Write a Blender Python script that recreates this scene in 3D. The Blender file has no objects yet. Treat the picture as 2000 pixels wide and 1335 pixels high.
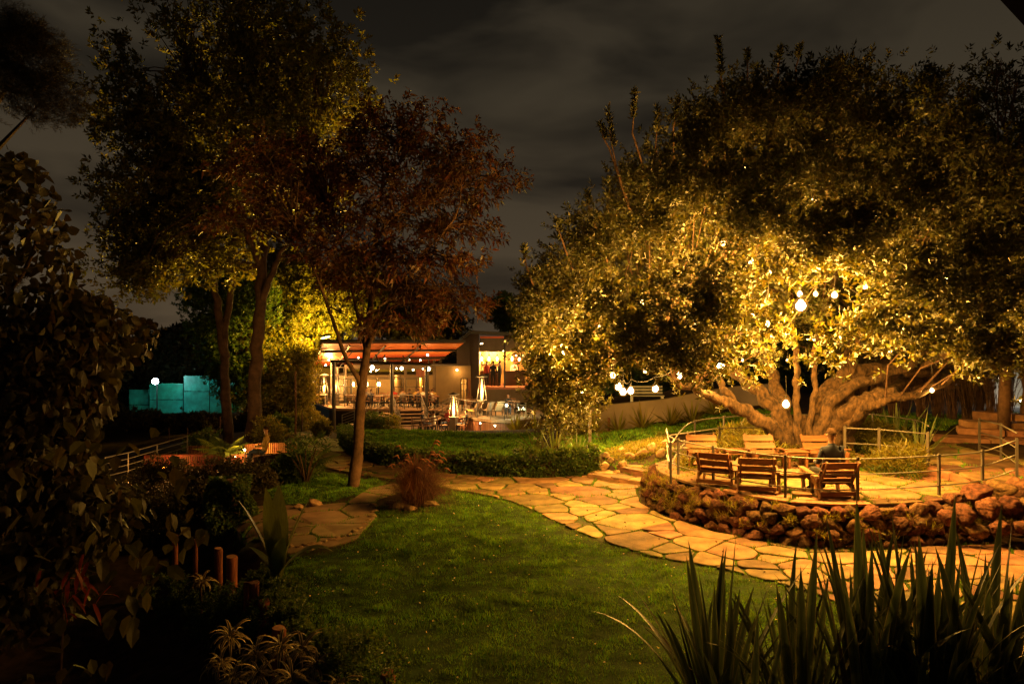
import bpy, math, random
import numpy as np
from mathutils import Vector, Matrix, Euler
random.seed(7); rng = np.random.default_rng(7)
SC = bpy.context.scene; COL = SC.collection
# ------------------------------------------------------------------ camera
CZ = 3.5; FPX = 2000*24/36.0
cam = bpy.data.cameras.new('camera'); cam.lens = 24; cam.sensor_width = 36; cam.clip_end = 2000; cam.clip_start = .05
camo = bpy.data.objects.new('camera', cam); COL.objects.link(camo)
camo.location = (0, 0, CZ); camo.rotation_euler = (math.pi/2, 0, 0); SC.camera = camo
# ------------------------------------------------------------------ night sky
w = bpy.data.worlds.new('World'); SC.world = w; w.use_nodes = True
nt = w.node_tree; nt.nodes.clear()
def wn(t, **k):
    n = nt.nodes.new(t)
    for a, b in k.items(): setattr(n, a, b)
    return n
tc = wn('ShaderNodeTexCoord'); sep = wn('ShaderNodeSeparateXYZ'); nt.links.new(tc.outputs['Generated'], sep.inputs[0])
rp = wn('ShaderNodeValToRGB'); nt.links.new(sep.outputs['Z'], rp.inputs[0])
cr = rp.color_ramp; cr.elements[0].position = 0.0; cr.elements[0].color = (.070, .050, .030, 1)
cr.elements[1].position = .62; cr.elements[1].color = (.0135, .0115, .0085, 1)
e = cr.elements.new(.16); e.color = (.050, .038, .024, 1); e = cr.elements.new(.34); e.color = (.036, .029, .019, 1)
mp = wn('ShaderNodeMapping'); mp.inputs['Scale'].default_value = (1.6, 1.6, 5.0); nt.links.new(tc.outputs['Generated'], mp.inputs[0])
nz = wn('ShaderNodeTexNoise'); nz.inputs['Scale'].default_value = 2.0; nz.inputs['Detail'].default_value = 4; nz.inputs['Roughness'].default_value = .5; nz.inputs['Distortion'].default_value = .4
nt.links.new(mp.outputs[0], nz.inputs['Vector'])
r2 = wn('ShaderNodeValToRGB'); nt.links.new(nz.outputs[0], r2.inputs[0])
r2.color_ramp.elements[0].position = .38; r2.color_ramp.elements[0].color = (.40, .40, .42, 1)
r2.color_ramp.elements[1].position = .60; r2.color_ramp.elements[1].color = (1.25, 1.2, 1.12, 1)
mm = wn('ShaderNodeMix', data_type='RGBA', blend_type='MULTIPLY'); mm.inputs[0].default_value = 1
nt.links.new(rp.outputs[0], mm.inputs[6]); nt.links.new(r2.outputs[0], mm.inputs[7])
bg = wn('ShaderNodeBackground'); bg.inputs[1].default_value = .93; nt.links.new(mm.outputs[2], bg.inputs[0])
wo = wn('ShaderNodeOutputWorld'); nt.links.new(bg.outputs[0], wo.inputs[0])
vs = SC.view_settings; SC.display_settings.display_device = 'sRGB'; vs.view_transform = 'Standard'; vs.look = 'None'; vs.exposure = 0; vs.gamma = 1; vs.use_curve_mapping = False
cy = SC.cycles; cy.use_denoising = True; cy.max_bounces = 6; cy.diffuse_bounces = 3; cy.glossy_bounces = 2; cy.transmission_bounces = 4; cy.transparent_max_bounces = 12
cy.sample_clamp_indirect = 2.0; cy.sample_clamp_direct = 0; cy.caustics_reflective = False; cy.caustics_refractive = False
try: cy.use_light_tree = True
except Exception: pass
LIGHT = 2.1
AMBER = (1.0, .47, .07); WARM = (1.0, .47, .105); SODIUM = (1.0, .60, .07)
# ------------------------------------------------------------------ pixel -> world helpers (measuring only)
def PD(px, py, d): return Vector(((px-1000)/FPX*d, d, CZ-(py-667.5)/FPX*d))
def PZ(px, py, z):
    d = (CZ-z)*FPX/(py-667.5); return Vector(((px-1000)/FPX*d, d, z))
# ------------------------------------------------------------------ ground height
CP = []
for px, py, z in [(700,1335,0),(1000,1335,0),(1400,1335,0),(1900,1335,.05),(650,1150,0),(1000,1150,0),(1300,1150,0),(1700,1200,0),(2100,1200,.02),
    (800,1040,0),(1000,1040,0),(1100,980,0),(900,960,0),(1300,1030,0),(1500,1075,0),(1700,1085,0),(2000,1110,.03),(2300,1110,.05),(1200,950,0),(1100,935,0),(880,935,-.02),(1170,938,0),
    (560,1050,-.06),(500,1020,-.10),(690,955,-.05),(600,970,-.12),(760,918,-.08),(700,905,-.12),(540,1150,-.08),
    (300,1300,-1.3),(100,1335,-1.6),(380,1150,-1.2),(100,1100,-1.8),(250,1040,-1.8),(0,980,-1.8),(400,1000,-1.5),(500,950,-.9),
    (1570,885,.8),(1450,870,.72),(1700,890,.8),(1850,895,.8),(2000,880,.95),(2200,900,1.0),(1320,870,.62),(1290,878,.55),(1200,885,.40),(1240,905,.28)]:
    p = PZ(px, py, z); CP.append((p.x, p.y, z))
for px, py, d in [(650,880,22),(600,865,26),(560,850,31),(480,850,35),(430,862,33),(340,930,27),(450,910,29),(300,880,36),(150,900,36),(0,880,36),
    (800,885,21.5),(900,893,20.8),(1000,896,20.2),(1080,888,19.8),(1150,875,20.5),(1200,868,22),(1290,850,23),(900,872,25),(1000,876,24),(900,860,30.5),(1000,862,30),(760,858,30),(700,856,32),
    (880,845,41),(760,845,41),(660,838,45),(1000,850,41),(1080,850,38),(880,838,50),(660,835,52),(1100,845,50),
    (1130,850,29),(1200,843,28),(1300,828,27.5),(1420,805,27.5),(1520,795,27),(1250,775,34),(1400,750,34),(1300,770,45),
    (1700,812,23),(1850,815,23.5),(2000,806,23),(2150,800,23),(1800,790,30),(2000,785,30),(2200,790,30),(1900,760,45),
    (300,820,55),(100,820,55),(500,815,55),(-200,880,40),(-300,1100,14),(-200,1300,8)]:
    p = PD(px, py, d); CP.append((p.x, p.y, p.z))
for x, y, z in [(-12,3,-1.8),(-2.9,7.0,-.7),(-3.3,7.8,-.8),(-3.9,8.8,-.9),(-4.5,9.8,-1.0),(-3.8,6.2,-1.2),(-5,8,-1.4),(-6.5,6.5,-1.7),(-6,9.5,-1.6),(-8,8,-1.9),(-3.2,5.5,-1.0),(-5,4.5,-1.5),(-2.0,8.0,0),(-2.6,9.0,0),(-3.2,10.2,0),(-1.7,7.0,0),(12,3,.2),(0,2,0),(6,2,.1),(-4,3,-.3),(-60,90,-2),(60,90,0),(0,90,-2),(-120,200,0),(120,200,2),(0,250,0),(25,10,.5),(20,16,1),(30,30,2),(-30,20,-2)]: CP.append((x,y,z))
CP = np.array(CP)
def poly_sd(x, y, poly):
    """signed distance, positive inside"""
    x = np.asarray(x, float); y = np.asarray(y, float); P = np.asarray(poly); n = len(P)
    ins = np.zeros(x.shape, bool); d2 = np.full(x.shape, 1e9)
    for i in range(n):
        ax, ay = P[i]; bx, by = P[(i+1) % n]
        ex, ey = bx-ax, by-ay; L = ex*ex+ey*ey+1e-12
        t = np.clip(((x-ax)*ex+(y-ay)*ey)/L, 0, 1)
        d2 = np.minimum(d2, (x-ax-t*ex)**2+(y-ay-t*ey)**2)
        c = (ay > y) != (by > y)
        with np.errstate(divide='ignore', invalid='ignore'):
            ins ^= c & (x < ex*(y-ay)/(by-ay if by != ay else 1e-9)+ax)
    return np.where(ins, np.sqrt(d2), -np.sqrt(d2))
TZ = .70
RING = [PZ(px, py, z) for px, py, z in [(1302,905,TZ),(1307,917,TZ),(1325,928,TZ),(1393,947,TZ),(1534,972,TZ),(1675,978,TZ),(1834,969,TZ),(1919,958,TZ),(1986,937,.95)]]
def offset_line(pts, off):
    out = []
    for i, p in enumerate(pts):
        a = pts[max(i-1, 0)]; b = pts[min(i+1, len(pts)-1)]
        t = Vector((b[0]-a[0], b[1]-a[1])).normalized(); out.append((p[0]+t.y*off, p[1]-t.x*off))
    return out
def catmull(pts, n=8):
    pts = [Vector(p) for p in pts]; out = []
    for i in range(len(pts)-1):
        p0 = pts[i-1] if i else pts[0]*2-pts[1]; p1 = pts[i]; p2 = pts[i+1]; p3 = pts[i+2] if i+2 < len(pts) else pts[-1]*2-pts[-2]
        for k in range(n):
            t = k/n; out.append(.5*((2*p1)+(p2-p0)*t+(2*p0-5*p1+4*p2-p3)*t*t+(3*p1-p0-3*p2+p3)*t**3))
    out.append(pts[-1]); return out
_r = offset_line(catmull([(p.x, p.y) for p in RING], 5), .26)
TERR = [tuple(v) for v in _r] + [(13.5, 12.6), (13.5, 14.6), tuple(PZ(1925,948,.7)[:2]), tuple(PZ(1800,915,.7)[:2]), tuple(PZ(1690,900,.7)[:2]), tuple(PZ(1640,893,.7)[:2]), tuple(PZ(1500,884,.7)[:2]), tuple(PZ(1400,884,.7)[:2]), tuple(PZ(1330,890,.7)[:2])]
def vnoise(x, y, s, seed=0):
    x = np.asarray(x)*s+seed*17.3; y = np.asarray(y)*s-seed*9.1
    xi = np.floor(x); yi = np.floor(y); fx = x-xi; fy = y-yi; fx = fx*fx*(3-2*fx); fy = fy*fy*(3-2*fy)
    h = lambda a, b: np.modf(np.abs(np.sin(a*127.1+b*311.7+seed)*43758.5453))[0]
    return (h(xi,yi)*(1-fx)+h(xi+1,yi)*fx)*(1-fy)+(h(xi,yi+1)*(1-fx)+h(xi+1,yi+1)*fx)*fy
def G0(x, y):
    x = np.asarray(x, float); y = np.asarray(y, float)
    num = np.zeros(x.shape); den = np.zeros(x.shape)
    for cx, cyy, cz in CP:
        wgt = 1/(((x-cx)**2+(y-cyy)**2)**2+.05); num += wgt*cz; den += wgt
    return num/den
def G(x, y):
    z = G0(x, y)
    near = (np.asarray(x) > 1) & (np.asarray(x) < 15) & (np.asarray(y) > 10) & (np.asarray(y) < 19)
    if np.any(near):
        sd = poly_sd(x, y, TERR); t = np.clip((sd-.05)/.35, 0, 1); z = np.where(near, z*(1-t)+(TZ-.06)*t, z)
        t2 = np.clip((sd+.9)/.9, 0, 1)*(sd < .05)*(np.asarray(y) < 13.2)     # keep the path level at the foot of the wall
        z = np.where(near & (t2 > 0), z*(1-t2)+np.minimum(z, 0)*t2, z)
    return z
def g(x, y): return float(G(np.array([x]), np.array([y]))[0])
def WG(px, py):
    z = 0.0
    for _ in range(30):
        p = PZ(px, py, z); z = .5*z+.5*g(p.x, p.y)
    return PZ(px, py, z)
# ------------------------------------------------------------------ materials
MATS = {}
def mat(name, col, rough=.7, metal=0, noise=0, nscale=8, bump=0, bscale=30, trans=0, spec=.3, obj_rand=0, isl_rand=0, col2=None, emit=None, stretch=None, coord='Object'):
    if name in MATS: return MATS[name]
    m = bpy.data.materials.new(name); m.use_nodes = True; t = m.node_tree; N = t.nodes; L = t.links
    b = N['Principled BSDF']; b.inputs['Base Color'].default_value = (*col, 1); b.inputs['Roughness'].default_value = rough; b.inputs['Metallic'].default_value = metal
    b.inputs['Specular IOR Level'].default_value = spec
    src = None
    tcn = N.new('ShaderNodeTexCoord'); vec = tcn.outputs[coord]
    if stretch:
        mpn = N.new('ShaderNodeMapping'); mpn.inputs['Scale'].default_value = stretch; L.new(vec, mpn.inputs[0]); vec = mpn.outputs[0]
    if noise or col2:
        n = N.new('ShaderNodeTexNoise'); n.inputs['Scale'].default_value = nscale; n.inputs['Detail'].default_value = 6; n.inputs['Roughness'].default_value = .6; L.new(vec, n.inputs['Vector'])
        r = N.new('ShaderNodeValToRGB'); L.new(n.outputs[0], r.inputs[0]); c2 = col2 or tuple(c*(1-noise) for c in col); c1 = col if col2 else tuple(min(1, c*(1+noise*.5)) for c in col)
        r.color_ramp.elements[0].position = .35; r.color_ramp.elements[0].color = (*c2, 1); r.color_ramp.elements[1].position = .65; r.color_ramp.elements[1].color = (*c1, 1)
        src = r.outputs[0]
    def vary(sock, amt):
        nonlocal src
        h = N.new('ShaderNodeHueSaturation'); ma = N.new('ShaderNodeMapRange'); L.new(sock, ma.inputs[0]); ma.inputs[3].default_value = 1-amt; ma.inputs[4].default_value = 1+amt; L.new(ma.outputs[0], h.inputs['Value'])
        ma2 = N.new('ShaderNodeMapRange'); mu = N.new('ShaderNodeMath'); mu.operation = 'FRACT'; mu2 = N.new('ShaderNodeMath'); mu2.operation = 'MULTIPLY'; mu2.inputs[1].default_value = 7.31
        L.new(sock, mu2.inputs[0]); L.new(mu2.outputs[0], mu.inputs[0]); L.new(mu.outputs[0], ma2.inputs[0]); ma2.inputs[3].default_value = .5-.045*amt*2; ma2.inputs[4].default_value = .5+.035*amt*2; L.new(ma2.outputs[0], h.inputs['Hue'])
        if src: L.new(src, h.inputs['Color'])
        else: h.inputs['Color'].default_value = (*col, 1)
        src = h.outputs[0]
    if obj_rand: vary(N.new('ShaderNodeObjectInfo').outputs['Random'], obj_rand)
    if isl_rand: vary(N.new('ShaderNodeNewGeometry').outputs['Random Per Island'], isl_rand)
    if src: L.new(src, b.inputs['Base Color'])
    if bump:
        n = N.new('ShaderNodeTexNoise'); n.inputs['Scale'].default_value = bscale; n.inputs['Detail'].default_value = 8; n.inputs['Roughness'].default_value = .65; L.new(vec, n.inputs['Vector'])
        bn = N.new('ShaderNodeBump'); bn.inputs['Strength'].default_value = bump; bn.inputs['Distance'].default_value = .03; L.new(n.outputs[0], bn.inputs['Height']); L.new(bn.outputs[0], b.inputs['Normal'])
    if trans:
        o = N['Material Output']; tr = N.new('ShaderNodeBsdfTranslucent'); mx = N.new('ShaderNodeMixShader'); mx.inputs[0].default_value = trans
        tint = N.new('ShaderNodeMix'); tint.data_type = 'RGBA'; tint.blend_type = 'MULTIPLY'; tint.inputs[0].default_value = 1; tint.inputs[7].default_value = (2.2, 1.9, .8, 1)
        if src: L.new(src, tint.inputs[6])
        else: tint.inputs[6].default_value = (*col, 1)
        L.new(tint.outputs[2], tr.inputs[0]); L.new(b.outputs[0], mx.inputs[1]); L.new(tr.outputs[0], mx.inputs[2]); L.new(mx.outputs[0], o.inputs[0])
    if emit:
        b.inputs['Emission Color'].default_value = (*emit[0], 1); b.inputs['Emission Strength'].default_value = emit[1]
        try: m.cycles.emission_sampling = 'NONE'
        except Exception: pass
    MATS[name] = m; return m
def glassmat():
    if 'window_glass' in MATS: return MATS['window_glass']
    m = bpy.data.materials.new('window_glass'); m.use_nodes = True; t = m.node_tree; t.nodes.clear(); N = t.nodes
    a = N.new('ShaderNodeBsdfTransparent'); a.inputs[0].default_value = (.9,.92,.9,1); gl = N.new('ShaderNodeBsdfGlossy'); gl.inputs['Roughness'].default_value = .03
    f = N.new('ShaderNodeFresnel'); f.inputs[0].default_value = 1.5; mx = N.new('ShaderNodeMixShader'); o = N.new('ShaderNodeOutputMaterial')
    t.links.new(f.outputs[0], mx.inputs[0]); t.links.new(a.outputs[0], mx.inputs[1]); t.links.new(gl.outputs[0], mx.inputs[2]); t.links.new(mx.outputs[0], o.inputs[0])
    MATS['window_glass'] = m; return m
M_STONE = mat('flagstone_surface', (.215,.137,.063), .8, noise=.55, nscale=2.2, bump=.55, bscale=14, obj_rand=.48)
M_SLAB = mat('patio_slab', (.22,.14,.09), .8, noise=.3, nscale=2.5, bump=.2, bscale=18, obj_rand=.12)
M_ROCK = mat('lava_rock', (.17,.08,.042), .95, col2=(.045,.022,.013), nscale=7, bump=1.0, bscale=30, obj_rand=.35)
M_ROCKP = mat('pale_rock', (.34,.22,.12), .9, noise=.4, nscale=4, bump=.7, bscale=14, obj_rand=.2)
M_BLOCK = mat('red_stone_block', (.26,.13,.075), .9, noise=.35, nscale=4, bump=.5, bscale=14, obj_rand=.15)
M_BARK = mat('grey_brown_bark', (.088,.050,.024), .95, col2=(.014,.008,.005), nscale=7, bump=1.0, bscale=14, stretch=(2.0,2.0,1.0))
M_BARKR = mat('red_brown_bark', (.105,.058,.036), .9, noise=.5, nscale=5, bump=.7, bscale=14)
M_WOOD = mat('orange_wood', (.165,.075,.030), .6, noise=.35, nscale=3, bump=.15, bscale=20, obj_rand=.14, stretch=(1,8,8))
M_WOODD = mat('weathered_wood', (.17,.085,.045), .75, noise=.4, nscale=4, bump=.3, bscale=20, obj_rand=.2)
M_STAKE = mat('red_log', (.26,.075,.035), .8, noise=.5, nscale=7, bump=.5, bscale=22, stretch=(2,2,.4))
M_METAL = mat('painted_grey_steel', (.075,.064,.055), .5, metal=.1, noise=.15, nscale=12)
M_BRIGHT = mat('brushed_steel', (.17,.155,.135), .4, metal=.35)
M_BLACK = mat('black_steel', (.02,.018,.016), .5)
M_GRASS = mat('grass_blades', (.105,.235,.018), .75, isl_rand=.45, noise=.65, nscale=2.6, trans=.30)
M_SOIL = mat('dark_soil', (.05,.03,.018), .95, noise=.5, nscale=3, bump=.6, bscale=10)
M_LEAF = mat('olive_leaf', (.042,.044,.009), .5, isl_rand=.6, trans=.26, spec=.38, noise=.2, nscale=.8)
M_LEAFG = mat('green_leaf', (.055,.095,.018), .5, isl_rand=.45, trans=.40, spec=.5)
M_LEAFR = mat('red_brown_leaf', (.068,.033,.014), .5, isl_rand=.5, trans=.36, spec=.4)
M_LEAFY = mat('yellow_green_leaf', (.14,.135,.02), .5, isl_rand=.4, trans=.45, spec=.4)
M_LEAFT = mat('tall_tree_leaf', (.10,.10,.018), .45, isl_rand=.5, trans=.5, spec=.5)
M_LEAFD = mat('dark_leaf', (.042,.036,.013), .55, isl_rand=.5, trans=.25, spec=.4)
M_FLAX = mat('flax_leaf', (.115,.150,.055), .38, noise=.35, nscale=6, trans=.22, spec=.5, stretch=(20,20,.5), obj_rand=.35)
M_STRAW = mat('straw_blades', (.075,.034,.022), .8, isl_rand=.4, trans=.3)
def flaxmat():
    m = bpy.data.materials.new('flax_leaf_margined'); m.use_nodes = True; t = m.node_tree; N = t.nodes; b = N['Principled BSDF']; b.inputs['Roughness'].default_value = .42; b.inputs['Specular IOR Level'].default_value = .45
    a = N.new('ShaderNodeAttribute'); a.attribute_name = 'edge'; r = N.new('ShaderNodeValToRGB'); c = r.color_ramp; c.elements[0].color = (.05,.075,.03,1); c.elements[1].color = (.26,.24,.10,1); c.elements[0].position = .0; c.elements[1].position = .93
    e = c.elements.new(.55); e.color = (.085,.115,.042,1); e = c.elements.new(.80); e.color = (.10,.125,.045,1)
    n = N.new('ShaderNodeTexNoise'); n.inputs['Scale'].default_value = 5; n.inputs['Detail'].default_value = 6; tc_ = N.new('ShaderNodeTexCoord'); mp_ = N.new('ShaderNodeMapping'); mp_.inputs['Scale'].default_value = (1,14,1.2); t.links.new(tc_.outputs['Object'], mp_.inputs[0]); t.links.new(mp_.outputs[0], n.inputs[0])
    h = N.new('ShaderNodeHueSaturation'); oi = N.new('ShaderNodeObjectInfo'); mr = N.new('ShaderNodeMapRange'); mr.inputs[3].default_value = .55; mr.inputs[4].default_value = 1.45; t.links.new(oi.outputs['Random'], mr.inputs[0]); t.links.new(mr.outputs[0], h.inputs['Value'])
    mx2 = N.new('ShaderNodeMix'); mx2.data_type = 'RGBA'; mx2.blend_type = 'MULTIPLY'; mx2.inputs[0].default_value = .8; r3 = N.new('ShaderNodeValToRGB'); r3.color_ramp.elements[0].position = .35; r3.color_ramp.elements[0].color = (.45,.40,.30,1); r3.color_ramp.elements[1].position = .6; t.links.new(n.outputs[0], r3.inputs[0])
    t.links.new(a.outputs['Fac'], r.inputs[0]); t.links.new(r.outputs[0], mx2.inputs[6]); t.links.new(r3.outputs[0], mx2.inputs[7]); t.links.new(mx2.outputs[2], h.inputs['Color']); t.links.new(h.outputs[0], b.inputs['Base Color'])
    o = N['Material Output']; tr = N.new('ShaderNodeBsdfTranslucent'); ms = N.new('ShaderNodeMixShader'); ms.inputs[0].default_value = .22; t.links.new(h.outputs[0], tr.inputs[0]); t.links.new(b.outputs[0], ms.inputs[1]); t.links.new(tr.outputs[0], ms.inputs[2]); t.links.new(ms.outputs[0], o.inputs[0]); return m
M_FLAXM = flaxmat(); M_DEADL = mat('withered_leaf', (.16,.095,.045), .8, noise=.4, nscale=8, obj_rand=.3)
M_WHITEP = mat('fallen_petal', (.6,.5,.36), .8, isl_rand=.3, trans=.3)
# ------------------------------------------------------------------ mesh helpers
def mesh_np(name, V, F, m=None, smooth=False):
    me = bpy.data.meshes.new(name); V = np.asarray(V, np.float32); F = np.asarray(F, np.int32); k = F.shape[1]
    me.vertices.add(len(V)); me.vertices.foreach_set('co', V.ravel()); me.loops.add(F.size); me.loops.foreach_set('vertex_index', F.ravel())
    me.polygons.add(len(F)); me.polygons.foreach_set('loop_start', np.arange(len(F), dtype=np.int32)*k)
    try: me.polygons.foreach_set('loop_total', np.full(len(F), k, np.int32))
    except Exception: pass
    if smooth: me.polygons.foreach_set('use_smooth', np.ones(len(F), bool))
    me.update(calc_edges=True)
    if m: me.materials.append(m)
    return me
def link(name, me, parent=None, loc=None, rot=None, scale=None, **props):
    o = bpy.data.objects.new(name, me); COL.objects.link(o)
    if parent: o.parent = parent
    if loc is not None: o.location = loc
    if rot is not None: o.rotation_euler = rot
    if scale is not None: o.scale = scale if hasattr(scale, '__len__') else (scale,)*3
    for k, v in props.items(): o[k] = v
    return o
def thing(name, label, cat, loc=(0,0,0), rz=0, group=None):
    o = bpy.data.objects.new(name, None); COL.objects.link(o); o.location = loc; o.rotation_euler = (0,0,rz); o['label'] = label; o['category'] = cat; o.empty_display_size = .1
    if group: o['group'] = group
    return o
def tag(o, label, cat, group=None):
    o['label'] = label; o['category'] = cat
    if group: o['group'] = group
    return o
class MB:
    def __init__(s): s.v = []; s.f = []; s.mi = []
    def add(s, vs_, fs, mi=0):
        o = len(s.v); s.v += [tuple(v) for v in vs_]; s.f += [tuple(i+o for i in f) for f in fs]; s.mi += [mi]*len(fs); return s
    def box(s, c, d, rot=(0,0,0), mi=0, bev=0.0):
        R = Euler(rot).to_matrix(); c = Vector(c); x, y, z = d[0]/2, d[1]/2, d[2]/2
        b = min(bev, x*.8, y*.8, z*.8)
        if b <= 0:
            P = [(-x,-y,-z),(x,-y,-z),(x,y,-z),(-x,y,-z),(-x,-y,z),(x,-y,z),(x,y,z),(-x,y,z)]
            return s.add([c+R@Vector(p) for p in P], [(0,3,2,1),(4,5,6,7),(0,1,5,4),(1,2,6,5),(2,3,7,6),(3,0,4,7)], mi)
        P = []
        for zz, ins in ((-z,b),(-z+b,0),(z-b,0),(z,b)):
            P += [(-x+ins,-y+ins,zz),(x-ins,-y+ins,zz),(x-ins,y-ins,zz),(-x+ins,y-ins,zz)]
        F = [(3,2,1,0),(12,13,14,15)]
        for r in range(3):
            for k in range(4): F.append((r*4+k, r*4+(k+1)%4, r*4+4+(k+1)%4, r*4+4+k))
        return s.add([c+R@Vector(p) for p in P], F, mi)
    def tube(s, pts, rad, n=6, cap=True, mi=0, ridge=0):
        pts = [Vector(p) for p in pts]; m = len(pts)
        if not hasattr(rad, '__len__'): rad = [rad]*m
        V = []; up = None
        for i, p in enumerate(pts):
            t = (pts[min(i+1,m-1)]-pts[max(i-1,0)])
            t = t.normalized() if t.length > 1e-9 else Vector((0,0,1))
            if up is None:
                up = Vector((0,0,1)) if abs(t.z) < .9 else Vector((1,0,0))
            a = t.cross(up); a = a.normalized() if a.length > 1e-6 else t.orthogonal().normalized(); b = a.cross(t).normalized(); up = b
            for k in range(n):
                an = 2*math.pi*k/n; rr = rad[i]
                if ridge: rr *= 1+ridge*(math.sin(an*3+i*.16+m)+.7*math.sin(an*5-i*.23+m*2)+.5*math.sin(an*8+i*.4)+.5*math.sin(i*1.1+an))*.5
                V.append(p+(a*math.cos(an)+b*math.sin(an))*rr)
        F = [(i*n+k, i*n+(k+1)%n, (i+1)*n+(k+1)%n, (i+1)*n+k) for i in range(m-1) for k in range(n)]
        if cap: F += [tuple(range(n-1,-1,-1)), tuple((m-1)*n+k for k in range(n))]
        return s.add(V, F, mi)
    def lathe(s, prof, c=(0,0,0), n=12, mi=0):
        c = Vector(c); V = []
        for r, z in prof:
            for k in range(n): a = 2*math.pi*k/n; V.append(c+Vector((r*math.cos(a), r*math.sin(a), z)))
        F = [(i*n+k, i*n+(k+1)%n, (i+1)*n+(k+1)%n, (i+1)*n+k) for i in range(len(prof)-1) for k in range(n)]
        F += [tuple(range(n-1,-1,-1)), tuple((len(prof)-1)*n+k for k in range(n))]
        return s.add(V, F, mi)
    def mesh(s, name, mats, smooth=False):
        me = bpy.data.meshes.new(name); me.from_pydata(s.v, [], s.f)
        for m in (mats if isinstance(mats, (list, tuple)) else [mats]): me.materials.append(m)
        if any(s.mi): me.polygons.foreach_set('material_index', s.mi)
        if smooth: me.polygons.foreach_set('use_smooth', [True]*len(s.f))
        me.update(); return me
    def build(s, name, mats, parent=None, smooth=False, **k): return link(name, s.mesh(name, mats, smooth), parent, **k)
def copy_tree(o, parent=None):
    c = o.copy(); COL.objects.link(c); c.parent = parent
    for ch in o.children: copy_tree(ch, c)
    return c
def lamp(name, loc, power, col=AMBER, r=.06, parent=None, kind='POINT', **k):
    l = bpy.data.lights.new(name, kind); l.energy = power*LIGHT; l.color = col; l.shadow_soft_size = r
    for a, b in k.items(): setattr(l, a, b)
    o = bpy.data.objects.new(name, l); COL.objects.link(o); o.location = loc
    if parent: o.parent = parent
    return o
# leaf clouds -------------------------------------------------------------
def unit(a): return a/np.maximum(np.linalg.norm(a, axis=-1, keepdims=True), 1e-9)
def leaves_mesh(name, base, dirn, length, width, m, fold=.25, droop=.0):
    n = len(base); dirn = unit(dirn); r = rng.normal(size=(n,3)); side = unit(np.cross(dirn, r)); nor = np.cross(side, dirn)
    length = np.broadcast_to(np.asarray(length, float), (n,))[:,None]; width = np.broadcast_to(np.asarray(width, float), (n,))[:,None]
    mid = base+dirn*length*.45; tip = base+dirn*length; tip[:,2] -= droop*length[:,0]
    V = np.stack([base, mid+side*width*.5+nor*width*fold, tip, mid-side*width*.5+nor*width*fold], 1).reshape(-1,3)
    F = np.arange(4*n).reshape(n,4)
    return mesh_np(name, V, F, m)
def sprigs(points, axes, n, L, leaf_len, ang=.95, jit=.25, lvar=.35):
    """rosettes of leaves spiralling round short twigs -> base, dir, len"""
    k = len(points); axes = unit(axes); r = rng.normal(size=(k,3)); a = unit(np.cross(axes, r)); b = np.cross(axes, a)
    j = np.arange(n)[None,:]; th = j*2.4+rng.uniform(0,6.28,(k,1)); t = (j+.5)/n
    base = points[:,None,:]+axes[:,None,:]*(t*L)[...,None]
    an = ang*(1.25-.6*t)+rng.normal(0,jit,(k,n))
    d = axes[:,None,:]*np.cos(an)[...,None]+(a[:,None,:]*np.cos(th)[...,None]+b[:,None,:]*np.sin(th)[...,None])*np.sin(an)[...,None]
    ln = leaf_len*(1+rng.uniform(-lvar,lvar,(k,n)))
    return base.reshape(-1,3), d.reshape(-1,3), ln.ravel()
def n3(p, s, seed=0):
    return (vnoise(p[:,0]+p[:,2]*.71, p[:,1]-p[:,2]*.53, s, seed)+vnoise(p[:,0]-p[:,1]*.37, p[:,2]+p[:,1]*.61, s, seed+5))*.5
def shell_points(blobs, n, seed=1, gap=.0, gs=.6):
    """blobs: (center, radii, inner fraction, weight, zmin)"""
    ws = np.array([b[3] for b in blobs], float); ws /= ws.sum(); out = []
    for b, q in zip(blobs, ws):
        m = int(n*q*2.2/(1-gap))+20; d = unit(rng.normal(size=(m,3))); rad = (b[2]**3+(1-b[2]**3)*rng.uniform(0,1,m))**(1/3.)
        p = np.array(b[0])+d*rad[:,None]*np.array(b[1])
        p += (n3(p, .45, seed)[:,None]-.5)*d*1.6
        keep = p[:,2] > b[4]
        if gap > 0: keep &= n3(p, gs, seed+3) > gap*.75+.1
        p = p[keep][:int(n*q)]; out.append((p, unit(p-np.array(b[0]))))
    return np.concatenate([o[0] for o in out]), np.concatenate([o[1] for o in out])
# ================================================================== GROUND, LAWNS, PATHS
def pl(lst): return [tuple(WG(a, b)[:2]) for a, b in lst]
LAWNS = {
 'main': pl([(880,958),(930,965),(1000,983),(1060,1008),(1120,1038),(1200,1068),(1270,1088),(1370,1108),(1440,1123),(1600,1165),(1800,1240),(1900,1335),(1950,1600),(560,1600),(640,1335),(600,1270),(565,1200),(540,1150),(560,1092),(640,1078),(700,1058),(732,1015),(742,988),(800,988),(850,972)]),
 'side': pl([(560,932),(620,922),(700,933),(760,940),(725,960),(650,978),(560,985),(520,965)]),
 'mid': pl([(672,850),(720,838),(860,842),(1060,846),(1035,880),(1010,905),(900,898),(800,884),(720,868)]),
 'bank': pl([(1090,888),(1080,866),(1120,851),(1300,829),(1420,806),(1500,800),(1560,802),(1530,826),(1420,835),(1300,846),(1270,862),(1200,880),(1150,895)]),
 'right': pl([(1640,806),(1760,806),(1990,808),(1990,818),(1870,826),(1850,840),(1780,838),(1660,826)])}
def lawn_mask(x, y):
    m = np.full(np.asarray(x).shape, -9.0)
    for p in LAWNS.values(): m = np.maximum(m, poly_sd(x, y, p))
    return m
xs = np.concatenate([[-900,-500,-300,-200,-140,-100,-75], np.arange(-60,-22,2.0), np.arange(-22,18,.33), np.arange(18,60,2.0), [75,100,140,200,300,500,900]])
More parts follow.
